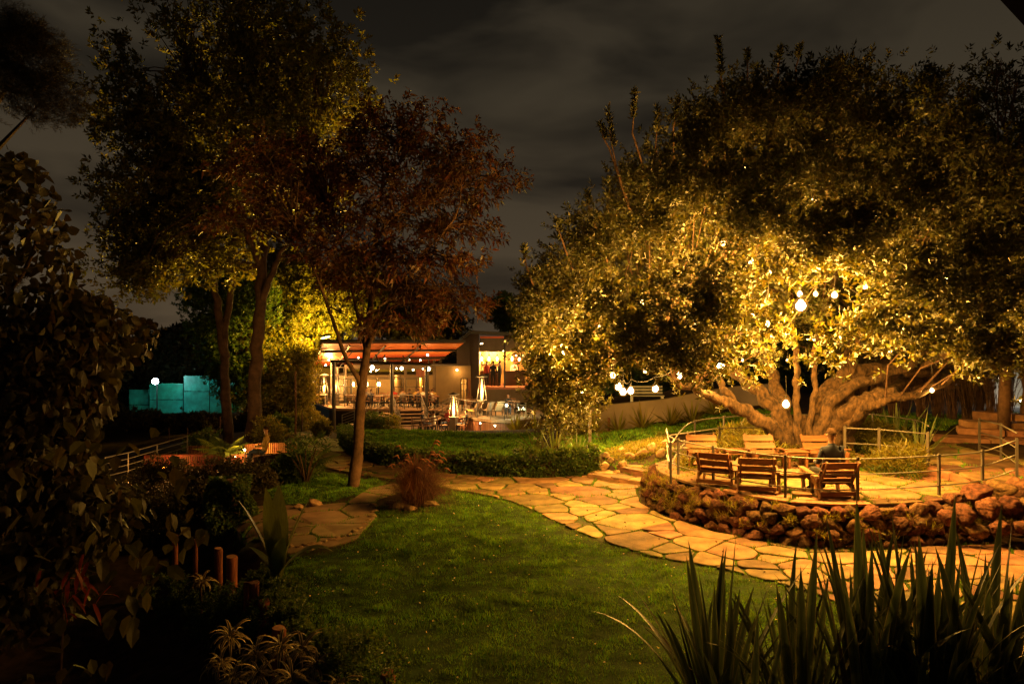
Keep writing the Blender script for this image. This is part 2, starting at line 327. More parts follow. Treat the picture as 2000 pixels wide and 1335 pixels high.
ys = np.concatenate([[-300,-120,-50,-20,-8], np.arange(-2,32,.33), np.arange(32,62,1.0), [66,72,80,90,105,125,150,190,250,350,500,800,1400]])
X, Y = np.meshgrid(xs, ys); Zg = np.zeros(X.shape)
for r in range(X.shape[0]): Zg[r] = G(X[r], Y[r])
Zg += (vnoise(X, Y, 1.3, 4)-.5)*.03
nx = len(xs); ny = len(ys); idx = np.arange(nx*ny).reshape(ny, nx)
F = np.stack([idx[:-1,:-1], idx[:-1,1:], idx[1:,1:], idx[1:,:-1]], -1).reshape(-1,4)
mg = bpy.data.materials.new('ground_soil_and_turf'); mg.use_nodes = True; t_ = mg.node_tree; N_ = t_.nodes; b_ = N_['Principled BSDF']; b_.inputs['Roughness'].default_value = .95; b_.inputs['Specular IOR Level'].default_value = .1
at = N_.new('ShaderNodeAttribute'); at.attribute_name = 'turf'; no = N_.new('ShaderNodeTexNoise'); no.inputs['Scale'].default_value = 5; no.inputs['Detail'].default_value = 8; tcx = N_.new('ShaderNodeTexCoord'); t_.links.new(tcx.outputs['Object'], no.inputs[0])
ra = N_.new('ShaderNodeValToRGB'); ra.color_ramp.elements[0].color = (.012,.026,.004,1); ra.color_ramp.elements[1].color = (.030,.060,.009,1); ra.color_ramp.elements[0].position = .35; ra.color_ramp.elements[1].position = .65
rb = N_.new('ShaderNodeValToRGB'); rb.color_ramp.elements[0].color = (.018,.011,.007,1); rb.color_ramp.elements[1].color = (.06,.036,.02,1); rb.color_ramp.elements[0].position = .35; rb.color_ramp.elements[1].position = .7
mx_ = N_.new('ShaderNodeMix'); mx_.data_type = 'RGBA'
t_.links.new(no.outputs[0], ra.inputs[0]); t_.links.new(no.outputs[0], rb.inputs[0]); t_.links.new(at.outputs['Fac'], mx_.inputs[0]); t_.links.new(rb.outputs[0], mx_.inputs[6]); t_.links.new(ra.outputs[0], mx_.inputs[7]); t_.links.new(mx_.outputs[2], b_.inputs['Base Color'])
bn_ = N_.new('ShaderNodeBump'); bn_.inputs['Strength'].default_value = .5; bn_.inputs['Distance'].default_value = .05; t_.links.new(no.outputs[0], bn_.inputs['Height']); t_.links.new(bn_.outputs[0], b_.inputs['Normal'])
me = mesh_np('ground', np.stack([X.ravel(), Y.ravel(), Zg.ravel()], -1), F, mg, True)
a_ = me.attributes.new('turf', 'FLOAT', 'POINT'); a_.data.foreach_set('value', np.clip(lawn_mask(X.ravel(), Y.ravel())/.3+.5, 0, 1).astype(np.float32))
link('ground', me, kind='structure')
# ---- grass blades
def grass(name, poly, dens, h, wd, m=M_GRASS, top=None, inset=.0):
    P = np.array(poly); lo = P.min(0); hi = P.max(0); n = int(dens*(hi[0]-lo[0])*(hi[1]-lo[1]))
    x = rng.uniform(lo[0], hi[0], n); y = rng.uniform(lo[1], hi[1], n)
    # only what the lens could plausibly see, thinner with distance
    keep = (y > 5.2) & (np.abs(x) < y*.80+1.5) & (rng.uniform(0,1,n) < np.clip((12.0/np.maximum(y,1))**1.3, .12, 1))
    x = x[keep]; y = y[keep]; k2 = (poly_sd(x, y, poly) > inset+(vnoise(x, y, 6, 8)-.5)*.16) & ((vnoise(x, y, 4.2, 15) > .30) | (rng.uniform(0,1,len(x)) < .30)); x = x[k2]; y = y[k2]; n = len(x)
    z = G(x, y)+(vnoise(x, y, 1.3, 4)-.5)*.03-.005
    hh = h*(.35+.95*vnoise(x, y, 2.2, 2))*(.35+1.3*vnoise(x, y, 6.0, 3))*rng.uniform(.6,1.25,n)*np.clip(y/14, 1, 2)
    ww = wd*np.clip(y/10, .8, 3)*rng.uniform(.7,1.3,n)
    a = rng.uniform(0, 6.283, n); lean = rng.normal(0,.45,(n,2))*hh[:,None]
    V = np.zeros((n,3,3)); V[:,0] = np.stack([x-np.cos(a)*ww, y-np.sin(a)*ww, z], -1); V[:,1] = np.stack([x+np.cos(a)*ww, y+np.sin(a)*ww, z], -1); V[:,2] = np.stack([x+lean[:,0], y+lean[:,1], z+hh], -1)
    return mesh_np(name, V.reshape(-1,3), np.arange(3*n).reshape(n,3), m)
for nm, de, h, wd in (('main',2600,.048,.0045),('side',2200,.05,.006),('mid',1500,.05,.007),('bank',1500,.06,.007),('right',1500,.06,.007)):
    link('grass', grass('grass', LAWNS[nm], de, h, wd), kind='stuff')
# ---- fallen petals and leaves on the lawn
fx, fy = [], []
while len(fx) < 170:
    yy = random.uniform(7, 17); xx = random.uniform(-5, 4)
    if poly_sd(np.array([xx]), np.array([yy]), LAWNS['main'])[0] > .1: fx.append(xx); fy.append(yy)
fx = np.array(fx); fy = np.array(fy); fz = G(fx, fy)+.055
d_ = np.stack([rng.normal(size=170), rng.normal(size=170), rng.normal(0,.3,170)], -1)
link('fallen_leaves', leaves_mesh('fallen_leaves', np.stack([fx,fy,fz],-1), d_, rng.uniform(.018,.045,170), rng.uniform(.014,.03,170), M_WHITEP), kind='stuff')
def litter(poly, n, zoff):
    P_ = np.array(poly); lo = P_.min(0); hi = P_.max(0); x = rng.uniform(lo[0],hi[0],n*4); y = rng.uniform(lo[1],hi[1],n*4); k = (poly_sd(x,y,poly) > .02) & (vnoise(x,y,.9,21) > .35); x = x[k][:n]; y = y[k][:n]
    inT = poly_sd(x,y,TERR) > 0; z = np.where(inT, TZ, G(x,y))+zoff; d = np.stack([rng.normal(size=len(x)), rng.normal(size=len(x)), rng.normal(0,.15,len(x))],-1); link('fallen_leaves', leaves_mesh('fallen_leaves', np.stack([x,y,z],-1), d, rng.uniform(.03,.09,len(x)), rng.uniform(.02,.045,len(x)), M_LITTER), kind='stuff')
M_LITTER = mat('brown_litter', (.13,.06,.025), .85, isl_rand=.6)
# ---- flagstones: irregular polygons from shifted bisectors, clipped to the paved outline
def clip_half(poly, nx_, ny_, c):
    out = []; m = len(poly)
    for i in range(m):
        a = poly[i]; b = poly[(i+1) % m]; da = a[0]*nx_+a[1]*ny_-c; db = b[0]*nx_+b[1]*ny_-c
        if da <= 0: out.append(a)
        if (da < 0 < db) or (db < 0 < da):
            t = da/(da-db); out.append((a[0]+(b[0]-a[0])*t, a[1]+(b[1]-a[1])*t))
    return out
def area(p): return .5*sum(p[i][0]*p[(i+1)%len(p)][1]-p[(i+1)%len(p)][0]*p[i][1] for i in range(len(p)))
def darts(poly, rmin, rmax, tries=9000):
    P = np.array(poly); lo = P.min(0)-.3; hi = P.max(0)+.3; pts = []
    xs_ = rng.uniform(lo[0], hi[0], tries); ys_ = rng.uniform(lo[1], hi[1], tries); sd = poly_sd(xs_, ys_, poly)
    for x, y, s in zip(xs_, ys_, sd):
        if s < -.25: continue
        r = rmin+(rmax-rmin)*random.random()**1.6
        if all((x-q[0])**2*.75+(y-q[1])**2*1.5 > ((r+q[2])*.5)**2 for q in pts): pts.append((x, y, r))
    return pts
def smooth_poly(p):
    out = []
    n = len(p)
    for i in range(n):
        a = p[i]; b = p[(i+1) % n]; L = math.hypot(b[0]-a[0], b[1]-a[1])
        c = min(.2, .05/max(L,.01)); out.append((a[0]+(b[0]-a[0])*c, a[1]+(b[1]-a[1])*c))
        if L > .25:
            k = max(1, int(L/.18)); nx_, ny_ = -(b[1]-a[1])/L, (b[0]-a[0])/L
            for q in range(1, k):
                t = q/k; o = random.gauss(0,.009); out.append((a[0]+(b[0]-a[0])*t+nx_*o, a[1]+(b[1]-a[1])*t+ny_*o))
        out.append((b[0]+(a[0]-b[0])*c, b[1]+(a[1]-b[1])*c))
    return out
JOINT = []
def flagstones(poly, parent, rmin, rmax, gap, zf, m, name='flagstone', thick=.05, tries=9000, lim=300, joints=True):
    pts = darts(poly, rmin, rmax, tries); cnt = 0
    for i, (x, y, r) in enumerate(pts):
        near = sorted(((q[0]-x)**2+(q[1]-y)**2, q) for j, q in enumerate(pts) if j != i)[:16]
        cell = [tuple(v) for v in poly]
        if area(cell) < 0: cell = cell[::-1]
        gg = gap*random.uniform(.6,1.4)
        B = r*1.5; sq = [(x-B,y-B),(x+B,y-B),(x+B,y+B),(x-B,y+B)]
        for k in range(4):
            a = sq[k]; b = sq[(k+1)%4]; nx_, ny_ = (b[1]-a[1]), -(b[0]-a[0]); L = math.hypot(nx_,ny_); nx_/=L; ny_/=L
            cell = clip_half(cell, nx_, ny_, a[0]*nx_+a[1]*ny_)
        for d2, q in near:
            if len(cell) < 3: break
            dx, dy = q[0]-x, q[1]-y; L = math.sqrt(d2); nx_, ny_ = dx/L, dy/L; wq = .5*L*(2*r/(r+q[2]))**.5*.5+.25*L
            wq = L*r/(r+q[2])
            cell = clip_half(cell, nx_, ny_, x*nx_+y*ny_+wq-gg*.5)
        if len(cell) < 3 or abs(area(cell)) < .02: continue
        # drop near-duplicate corners
        c2 = [cell[k] for k in range(len(cell)) if math.hypot(cell[k][0]-cell[k-1][0], cell[k][1]-cell[k-1][1]) > .02]
        if len(c2) < 3: continue
        sp = smooth_poly(c2); cx = sum(p[0] for p in sp)/len(sp); cyy = sum(p[1] for p in sp)/len(sp)
        arr = np.array(sp); zz = zf(arr[:,0], arr[:,1]); z0 = float(np.mean(zz)); til = (random.gauss(0,.008), random.gauss(0,.008)); lift = random.uniform(.0,.014)
        n = len(sp); V = []
        for (ins, dz) in ((0,-thick),(0,-.008),(.012,0)):
            for k, p in enumerate(sp):
                L = math.hypot(p[0]-cx, p[1]-cyy)+1e-6; f = max(0, 1-ins/L)
                V.append(((p[0]-cx)*f, (p[1]-cyy)*f, float(zz[k])-z0+dz+thick*.6+lift+(p[0]-cx)*til[0]+(p[1]-cyy)*til[1]))
        Fc = [(a*n+k, a*n+(k+1)%n, (a+1)*n+(k+1)%n, (a+1)*n+k) for a in range(2) for k in range(n)]; Fc.append(tuple(2*n+k for k in range(n)))
        me = bpy.data.meshes.new(name); me.from_pydata(V, [], Fc); me.materials.append(m); me.update()
        link(name, me, parent, loc=(cx, cyy, z0)); cnt += 1
        if joints and cyy < 19:
            for k in range(n):
                a = sp[k]; b = sp[(k+1)%n]; L = math.hypot(b[0]-a[0], b[1]-a[1])
                ux, uy = (a[0]-cx), (a[1]-cyy); q = math.hypot(ux,uy)+1e-6
                for s in range(int(L*60)): JOINT.append((a[0]+(b[0]-a[0])*random.random()+ux/q*random.uniform(0,gap), a[1]+(b[1]-a[1])*random.random()+uy/q*random.uniform(0,gap)))
        if cnt >= lim: break
    return cnt
def sheet(name, poly, zf, m, off=.004, step=.4, **k):
    """a sheet following the ground inside an outline"""
    P = np.array(poly); lo = P.min(0); hi = P.max(0); xs_ = np.arange(lo[0], hi[0]+step, step); ys_ = np.arange(lo[1], hi[1]+step, step)
    vs_ = {}; V = []; Fc = []
    pol = [tuple(v) for v in poly]; pol = pol if area(pol) > 0 else pol[::-1]
    for i in range(len(xs_)-1):
        for j in range(len(ys_)-1):
            x0, x1, y0, y1 = xs_[i], xs_[i+1], ys_[j], ys_[j+1]; c = pol
            for nx_, ny_, cc in ((-1,0,-x0),(1,0,x1),(0,-1,-y0),(0,1,y1)):
                c = clip_half(c, nx_, ny_, cc)
                if len(c) < 3: break
            if len(c) < 3 or abs(area(c)) < 1e-5: continue
            f = []
            for p in c:
                key = (round(p[0],3), round(p[1],3))
                if key not in vs_: vs_[key] = len(V); V.append(key)
                if not f or f[-1] != vs_[key]: f.append(vs_[key])
            if len(set(f)) > 2: Fc.append(tuple(dict.fromkeys(f)))
    A = np.array(V); Z = zf(A[:,0], A[:,1])+off
    me = bpy.data.meshes.new(name); me.from_pydata([(a[0],a[1],z) for a, z in zip(V, Z)], [], Fc); me.materials.append(m); me.update()
    return link(name, me, **k)
M_JOINT = mat('mossy_joint_soil', (.05,.04,.018), .95, col2=(.025,.045,.010), nscale=3, bump=.6, bscale=16)
GN = lambda x, y: G(x, y)+(vnoise(x, y, 1.3, 4)-.5)*.03
PATH = pl([(880,956),(930,963),(1000,981),(1060,1006),(1120,1036),(1200,1066),(1270,1086),(1370,1106),(1440,1121),(1600,1163),(1800,1238),(1900,1333),(2150,1400),(2200,1100),(2000,1062),(1750,1072),(1600,1068),(1500,1060),(1400,1042),(1300,1012),(1250,985),(1240,955),(1300,950),(1230,942),(1145,929),(1040,936),(960,934),(880,927),(800,917),(740,905),(690,888),(668,864),(640,848),(560,842),(545,850),(590,868),(600,900),(640,915),(700,928),(760,936),(820,946)])
path = sheet('path', PATH, GN, M_JOINT, kind='structure')
nA = flagstones(PATH, path, .36, 1.0, .042, GN, M_STONE, tries=14000)
# branch to the little round patio
PATIO = pl([(735,975),(732,1015),(700,1052),(640,1072),(560,1086),(470,1060),(440,1010),(500,990),(600,990),(680,982),(720,955),(770,945),(800,952),(770,965)])
patio = sheet('path', PATIO, GN, M_JOINT, off=.006, kind='structure')
nB = flagstones(PATIO, patio, .8, 1.5, .035, lambda x, y: GN(x, y)-.01, M_SLAB, tries=3000)
# raised seating terrace
TZF = lambda x, y: np.full(np.shape(x), TZ)
terr = sheet('terrace', TERR, TZF, M_JOINT, off=-.01, kind='structure')
nC = flagstones(TERR, terr, .6, 1.15, .035, lambda x, y: np.full(np.shape(x), TZ-.02), M_STONE, tries=5000)
# upper walk right of the planting bed
UZ = .86
UPPER = [tuple(PZ(a, b, UZ)[:2]) for a, b in [(1815,905),(1925,945),(2080,950),(2200,900),(2200,858),(2050,853),(1960,862),(1840,850),(1828,872)]]
upper = sheet('path', UPPER, lambda x, y: np.full(np.shape(x), UZ), M_JOINT, off=.002, kind='structure')
nD = flagstones(UPPER, upper, .55, 1.1, .03, lambda x, y: np.full(np.shape(x), UZ), M_STONE, tries=5000)
# two low landings climbing behind the left end of the wall
def landing(pxs, z, nm, lab):
    P = [tuple(PZ(a, b, z)[:2]) for a, b in pxs]
    if area(P) < 0: P = P[::-1]
    me = MB(); n = len(P); me.add([(x,y,z-.4) for x,y in P]+[(x,y,z) for x,y in P], [tuple(range(n-1,-1,-1)), tuple(range(n,2*n))]+[(k,(k+1)%n,n+(k+1)%n,n+k) for k in range(n)])
    o = me.build(nm, M_BLOCK, kind='structure'); flagstones(P, o, .45, .8, .03, lambda x, y: np.full(np.shape(x), z-.02), M_STONE, tries=1500); return o
landing([(1147,925),(1180,931),(1230,938),(1300,947),(1330,925),(1300,905),(1200,905)], .13, 'step', '')
landing([(1203,909),(1230,916),(1265,922),(1320,925),(1330,895),(1290,888),(1240,893)], .27, 'step', '')
# grass in the joints
J = np.array(JOINT); J = J[rng.permutation(len(J))[:70000]]
n = len(J); z = G(J[:,0], J[:,1]); inT = poly_sd(J[:,0], J[:,1], TERR) > 0; z = np.where(inT, TZ-.01, z); inU = poly_sd(J[:,0], J[:,1], UPPER) > 0; z = np.where(inU, UZ, z)
hh = .045*rng.uniform(.4,1.5,n)*(.3+1.4*vnoise(J[:,0], J[:,1], 1.5, 9)); a = rng.uniform(0,6.28,n); V = np.zeros((n,3,3)); ww = .006
V[:,0] = np.stack([J[:,0]-np.cos(a)*ww, J[:,1]-np.sin(a)*ww, z], -1); V[:,1] = np.stack([J[:,0]+np.cos(a)*ww, J[:,1]+np.sin(a)*ww, z], -1); V[:,2] = np.stack([J[:,0]+rng.normal(0,.015,n), J[:,1]+rng.normal(0,.015,n), z+hh+.015], -1)
link('grass', mesh_np('grass', V.reshape(-1,3), np.arange(3*n).reshape(n,3), M_GRASS), kind='stuff')
litter(PATH, 420, .055); litter(TERR, 160, .035)
# ================================================================== ROCK WALLS
def rock_mesh(seed, m, sub=4):
    import bmesh
    bm = bmesh.new(); bmesh.ops.create_icosphere(bm, subdivisions=sub, radius=.5)
    P = np.array([v.co[:] for v in bm.verts]); d = unit(P)
    r = 1+(n3(d*1.0+seed*3.1, 2.3, seed)-.5)*.55+(n3(d+seed, 6.0, seed+2)-.5)*.30+(n3(d+seed*2, 15.0, seed+7)-.5)*.16
    cut = np.ones(len(d))
    for _ in range(11):
        nrm = unit(rng.normal(size=3)); lim = rng.uniform(.55,.85); dd = d@nrm; cut = np.minimum(cut, np.where(dd*r > lim, lim/np.maximum(dd*r,1e-3), 1))
    P = P*(r*cut)[:,None]
    pit = n3(d*1.0+seed*5, 19.0, seed+9); pit2 = n3(d+seed*7, 9.0, seed+4); P = P*(1-np.clip(.46-pit,0,1)[:,None]*.42-np.clip(.42-pit2,0,1)[:,None]*.5)
    for v, p in zip(bm.verts, P): v.co = p
    me = bpy.data.meshes.new('stone'); bm.to_mesh(me); bm.free(); me.materials.append(m); me.polygons.foreach_set('use_smooth', [True]*len(me.polygons)); return me
ROCKS = [rock_mesh(s, M_ROCK) for s in range(9)]; ROCKSP = [rock_mesh(s+20, M_ROCKP, 3) for s in range(5)]
wall = thing('stone_wall', 'curved dry wall of rough reddish lava rocks holding up the seating terrace', 'wall', (0,0,0))
edge = offset_line(catmull([(p.x, p.y, p.z) for p in RING]+[Vector((14.2,12.3,1.0))], 10), .22)
def along(line, s):
    acc = 0
    for i in range(len(line)-1):
        a = Vector(line[i]); b = Vector(line[i+1]); L = (b-a).length
        if acc+L >= s: t = (b-a).normalized(); return a+(b-a)*((s-acc)/L), t
        acc += L
    return Vector(line[-1]), (Vector(line[-1])-Vector(line[-2])).normalized()
TOT = sum((Vector(edge[i+1])-Vector(edge[i])).length for i in range(len(edge)-1))
nrk = 0
for row, (zc, out, sz) in enumerate([(.07,.30,.26),(.24,.25,.27),(.41,.19,.28),(.57,.11,.30)]):
    s = random.uniform(0,.2)
    while s < TOT:
        size = sz*random.uniform(.7,1.3); right = s/TOT
        if row == 3 and right > .62: size *= 1.35
        p, t = along(edge, s+size*.5); nrm = Vector((t.y, -t.x)); lift = max(0, right-.85)*1.6
        q = p+nrm*(out+random.gauss(0,.04)); zz = zc+lift*.7+random.gauss(0,.02)+(.04 if row == 3 and right > .6 else 0)
        link('stone', random.choice(ROCKS), wall, loc=(q.x, q.y, zz), rot=(random.choice((0,1.57,3.14))+random.uniform(-.4,.4), random.choice((0,3.14))+random.uniform(-.5,.5), math.atan2(t.y,t.x)+random.choice((0,math.pi))+random.uniform(-.4,.4)), scale=(size*1.18, size*.95, sz*random.uniform(.80,1.05)*(1.2 if row==3 and right>.62 else 1))); nrk += 1
        s += size*.90
# large dark boulders heaped where the wall meets the right railing
for px, py, d, sz in [(1862,972,11.9,.42),(1905,962,12.0,.6),(1950,955,12.2,.62),(1995,950,12.3,.66),(2040,948,12.2,.7),(1885,1000,11.6,.5),(1930,992,11.7,.55),(1975,990,11.7,.6),(2025,990,11.7,.62),(1900,1030,11.5,.45),(1950,1028,11.5,.5),(2005,1030,11.4,.55),(2060,1025,11.4,.55),(1850,1010,11.6,.42),(2080,975,12,.7)]:
    p = PD(px,py,d); link('stone', random.choice(ROCKS), wall, loc=p, rot=(random.uniform(-.5,.5),random.uniform(-.5,.5),random.random()*6), scale=(sz*.98,sz*.78,sz*.70))
# filling rocks behind the gaps and small chips
for k in range(70):
    s = random.uniform(0, TOT); p, t = along(edge, s); nrm = Vector((t.y,-t.x)); zz = random.uniform(.05,.5); q = p+nrm*(.12+(.5-zz)*.25); sz = random.uniform(.12,.22)
    link('stone', random.choice(ROCKS), wall, loc=(q.x,q.y,zz), rot=(random.random()*6,random.random()*6,random.random()*6), scale=sz)
# earth core behind the rocks
mc = MB(); n = len(edge); inn = offset_line(edge, -.02); low = offset_line(edge, .12)
mc.add([(x,y,-.1) for x,y in low]+[(x,y,.6) for x,y in inn], [(k,k+1,n+k+1,n+k) for k in range(n-1)]); mc.build('earth_core', M_SOIL, wall)
# tufts of grass growing out of the wall
pts = []
for k in range(130):
    s = random.uniform(0, TOT); p, t = along(edge, s); nrm = Vector((t.y,-t.x)); zz = random.uniform(.2,.66); q = p+nrm*(.18+(.66-zz)*.45)
    for _ in range(28): pts.append((q.x+random.gauss(0,.05), q.y+random.gauss(0,.05), zz+random.gauss(0,.03)))
pts = np.array(pts); dd = rng.normal(size=pts.shape)*.6+np.array([0,-.45,.75])
link('grass', leaves_mesh('grass', pts, dd, rng.uniform(.06,.17,len(pts)), .010, M_LEAFY), kind='stuff')
# pale rock bank with ivy between the hedge and the steps
bank = thing('rock_bank', 'low bank of pale orange rocks with ivy between the hedge and the terrace', 'rock bank')
for px, py, sz in [(1178,918,.36),(1192,902,.26),(1215,912,.30),(1232,897,.32),(1212,884,.26),(1255,890,.34),(1275,880,.34),(1298,872,.30),(1240,880,.24),(1290,890,.3),(1185,893,.24),(1262,872,.22),(1205,926,.2),(1310,884,.26),(1160,906,.3)]:
    p = WG(px, py); link('stone', random.choice(ROCKSP), bank, loc=(p.x,p.y,p.z+sz*.22), rot=(random.random()*6,random.random()*.5,random.random()*6), scale=(sz*1.2,sz,sz*.9))
# stone kerb and steps on the right
def blocks(parent, line, z0, h, dep, L=.8, m=M_BLOCK, name='stone_block'):
    for i in range(len(line)-1):
        a = Vector(line[i]); b = Vector(line[i+1]); tot = (b-a).length; s = 0; t = (b-a).normalized(); ang = math.atan2(t.y, t.x)
        while s < tot-.1:
            l = min(L*random.uniform(.75,1.25), tot-s)
            if tot-s-l < .25: l = tot-s
            c = a+t*(s+l/2); MB().box((0,0,0),(l-.02,dep*random.uniform(.94,1.04),h*random.uniform(.94,1.04)),bev=.02).build(name, m, parent, loc=(c.x,c.y,z0+h/2), rot=(random.gauss(0,.01),random.gauss(0,.01),ang+random.gauss(0,.01))); s += l
kerb = thing('stone_kerb', 'low kerb of red stone blocks edging the planting bed on the terrace', 'kerb')
blocks(kerb, [PZ(1640,892,TZ).xy, PZ(1692,905,TZ).xy, PZ(1800,921,TZ).xy, PZ(1925,952,TZ).xy], TZ-.02, .18, .28)
st = thing('stone_steps', 'broad garden steps of orange stone blocks climbing behind the right railing', 'steps')
for k, (a, b, c, z) in enumerate([((1822,862),(1960,868),(2120,880),UZ),((1868,845),(1960,850),(2130,858),UZ+.17),((1880,833),(1975,836),(2140,842),UZ+.33)]):
    blocks(st, [PZ(a[0],a[1],z).xy, PZ(b[0],b[1],z).xy, PZ(c[0],c[1],z).xy], z, .17, .7, 1.0)
for k, (px, py, dz) in enumerate([(1895,845,.1),(1940,850,.1),(2010,855,.1)]): pass
blocks(st, [PD(1905,815,21.5).xy, PD(1985,818,20.5).xy, PD(2100,822,19.5).xy], 1.08, .26, .5, 1.0)
# ================================================================== RAILINGS ROUND THE TERRACE
def railing(label, posts, tops, rails, cat='railing', group=None, h=.78, curve=True, m=M_METAL, pw=.045, rr=.012, end_loops=False):
    """posts: list of base points; rails: heights above base"""
    c = posts[0]; root = thing('metal_railing', label, cat, tuple(c), 0, group); c = Vector(c)
    pts = [Vector(p)-c for p in posts]; line = catmull(pts, 6) if curve and len(pts) > 2 else pts
    for i, p in enumerate(pts):
        if i not in tops: continue
        a = pts[max(i-1,0)]; b = pts[min(i+1,len(pts)-1)]; an = math.atan2((b-a).y,(b-a).x)
        MB().box((0,0,h/2),(pw,pw*.8,h),bev=.006).build('post', m, root, loc=p, rot=(0,0,an))
    for k, r in enumerate(rails):
        MB().tube([p+Vector((0,0,r)) for p in line], rr*(1.25 if k == 0 else 1), 6).build('rail', M_BRIGHT, root, smooth=True)
    return root
railing('front grey railing of posts and three steel rails curving along the rock wall', RING, (1,2,3,4,5,6,7,8), (.74,.47,.20))
BR = [PZ(1302,905,TZ), PD(1310,868,13.6), PD(1330,862,15.6), PD(1357,860,17.4), PD(1414,850,18.1), PD(1488,845,18.6), PD(1560,842,18.8), PD(1640,843,18.8), PD(1705,842,18.2), PD(1787,856,16.6), PD(1814,872,15.4)]
for p in BR[1:]: p.z = max(g(p.x, p.y), .68)
railing('rear railing circling behind the big tree and its planting bed', BR, (1,3,4,5,6,7,8,9), (.80,.42), h=.84)
B2 = [PZ(1307,915,TZ), PZ(1405,896,TZ), PZ(1521,893,TZ)]
railing('short straight railing between the seating and the left half of the planting bed', B2, (1,2), (.74,.42), curve=False)
B3 = [PZ(1650,901,.80), PZ(1717,905,.80), PZ(1812,917,.80)]
railing('short railing right of the trunk in front of the spiky bed plants', B3, (0,1,2), (.76,.42), curve=False, h=.80, pw=.055)
B4 = [PZ(1913,885,.86), PZ(1955,899,.86), PZ(1986,925,.92)]
railing('right hand railing beside the stone steps with a looped end', B4, (0,1), (.80,.50,.2), curve=False, h=.84, pw=.05)
# ================================================================== CHAIRS
def make_chair(label, group):
    t = thing('garden_chair', label, 'chair', (0,0,0), 0, group); W = .66; rake = math.radians(34)
    for s in (-1, 1):
        MB().tube([(0,0,0)],.01,4) if False else None
        # front leg, rear leg splayed backwards, back stile
        MB().box((0,0,0),(.035,.09,.43),bev=.006).build('leg', M_WOOD, t, loc=(s*.32,.30,.21), rot=(math.radians(-14),0,0))
        MB().box((0,0,0),(.035,.09,.50),bev=.006).build('leg', M_WOOD, t, loc=(s*.32,-.24,.20), rot=(math.radians(-38),0,0))
        MB().box((0,0,0),(.035,.06,.60),bev=.006).build('stile', M_WOOD, t, loc=(s*.285,-.38,.44), rot=(rake,0,0))
        MB().box((0,0,0),(.10,.68,.025),bev=.006).build('armrest', M_WOOD, t, loc=(s*.36,-.02,.43), rot=(math.radians(6),0,0))
        MB().box((0,0,0),(.035,.66,.09),bev=.006).build('seat_rail', M_WOOD, t, loc=(s*.285,-.02,.27), rot=(math.radians(9),0,0))
    for k in range(3):
        f = .10+k*.185; MB().box((0,0,0),(W+.01,.022,.15),bev=.006).build('slat', M_WOOD, t, loc=(0,-.38-(f-.27)*math.sin(rake)+.045,.44+(f-.27)*math.cos(rake)), rot=(rake,0,0))
    for k in range(5):
        y = .26-k*.125; MB().box((0,0,0),(W-.06,.11,.02),bev=.005).build('slat', M_WOOD, t, loc=(0,y,.325+.158*(y+.02)), rot=(math.radians(9),0,0))
    MB().box((0,0,0),(W,.03,.07),bev=.006).build('stretcher', M_WOOD, t, loc=(0,-.40,.105))
    return t
ch = make_chair('leftmost wooden lounge chair of the front row, back to the wall', 'wooden garden chairs on the terrace')
def put(o, px, py, d, rz, lab=None):
    p = PD(px, py, d); o.location = (p.x, p.y, TZ+.015); o.rotation_euler = (0,0,math.radians(rz))
    if lab: o['label'] = lab
put(ch, 1402, 940, 13.45, -28)
for px, d, rz, lab in [(1474,12.9,-14,'second front row wooden chair, empty, left of the low side table'),
    (1617,12.45,2,'front row wooden chair the person is sitting in'),
    (1373,15.1,170,'wooden chair facing the wall at the left end of the back row'),
    (1495,15.05,180,'empty wooden chair facing the wall in the middle of the back row'),
    (1612,15.0,184,'wooden chair in front of the tree trunk, partly behind the seated person')]:
    c = copy_tree(ch); put(c, px, 900, d, rz, lab)
def table(label, px, d, rz, wd, dp, h):
    t = thing('side_table', label, 'table', (0,0,0), 0, 'low wooden side tables on the terrace'); put(t, px, 900, d, rz)
    for k in range(4): MB().box((0,0,0),(wd,dp/4-.012,.025),bev=.005).build('slat', M_WOOD, t, loc=(0,-dp/2+dp/8+k*dp/4,h))
    for sx in (-1,1):
        for sy in (-1,1): MB().box((0,0,0),(.05,.05,h-.02),bev=.005).build('leg', M_WOOD, t, loc=(sx*(wd/2-.06),sy*(dp/2-.05),h/2))
    for sy in (-1,1): MB().box((0,0,0),(wd-.1,.025,.05),bev=.004).build('apron', M_WOOD, t, loc=(0,sy*(dp/2-.05),h-.05))
table('low wooden table between the second chair and the person', 1545, 12.75, 0, .74, .50, .36)
table('low wooden table between two back row chairs', 1552, 15.1, 0, .50, .45, .38)
table('low wooden table left of the middle back row chair', 1434, 15.2, 0, .44, .45, .38)
for lab, a, b, wd in [('long weathered plank lying on the wall top under the two left chairs', (1392,950), (1526,968), .28), ('short weathered plank on the wall top left of the person', (1551,970),(1590,972), .22), ('weathered plank on the wall top under the seated person', (1597,973),(1664,976), .24)]:
    p = PZ(*a, TZ); q = PZ(*b, TZ); c = (p+q)/2; d = q-p; o = MB().box((0,0,0),(d.length,wd,.045),bev=.008).build('plank', M_WOODD, loc=(c.x,c.y+.10,TZ+.045), rot=(0,0,math.atan2(d.y,d.x))); tag(o, lab, 'plank', 'planks along the wall top')
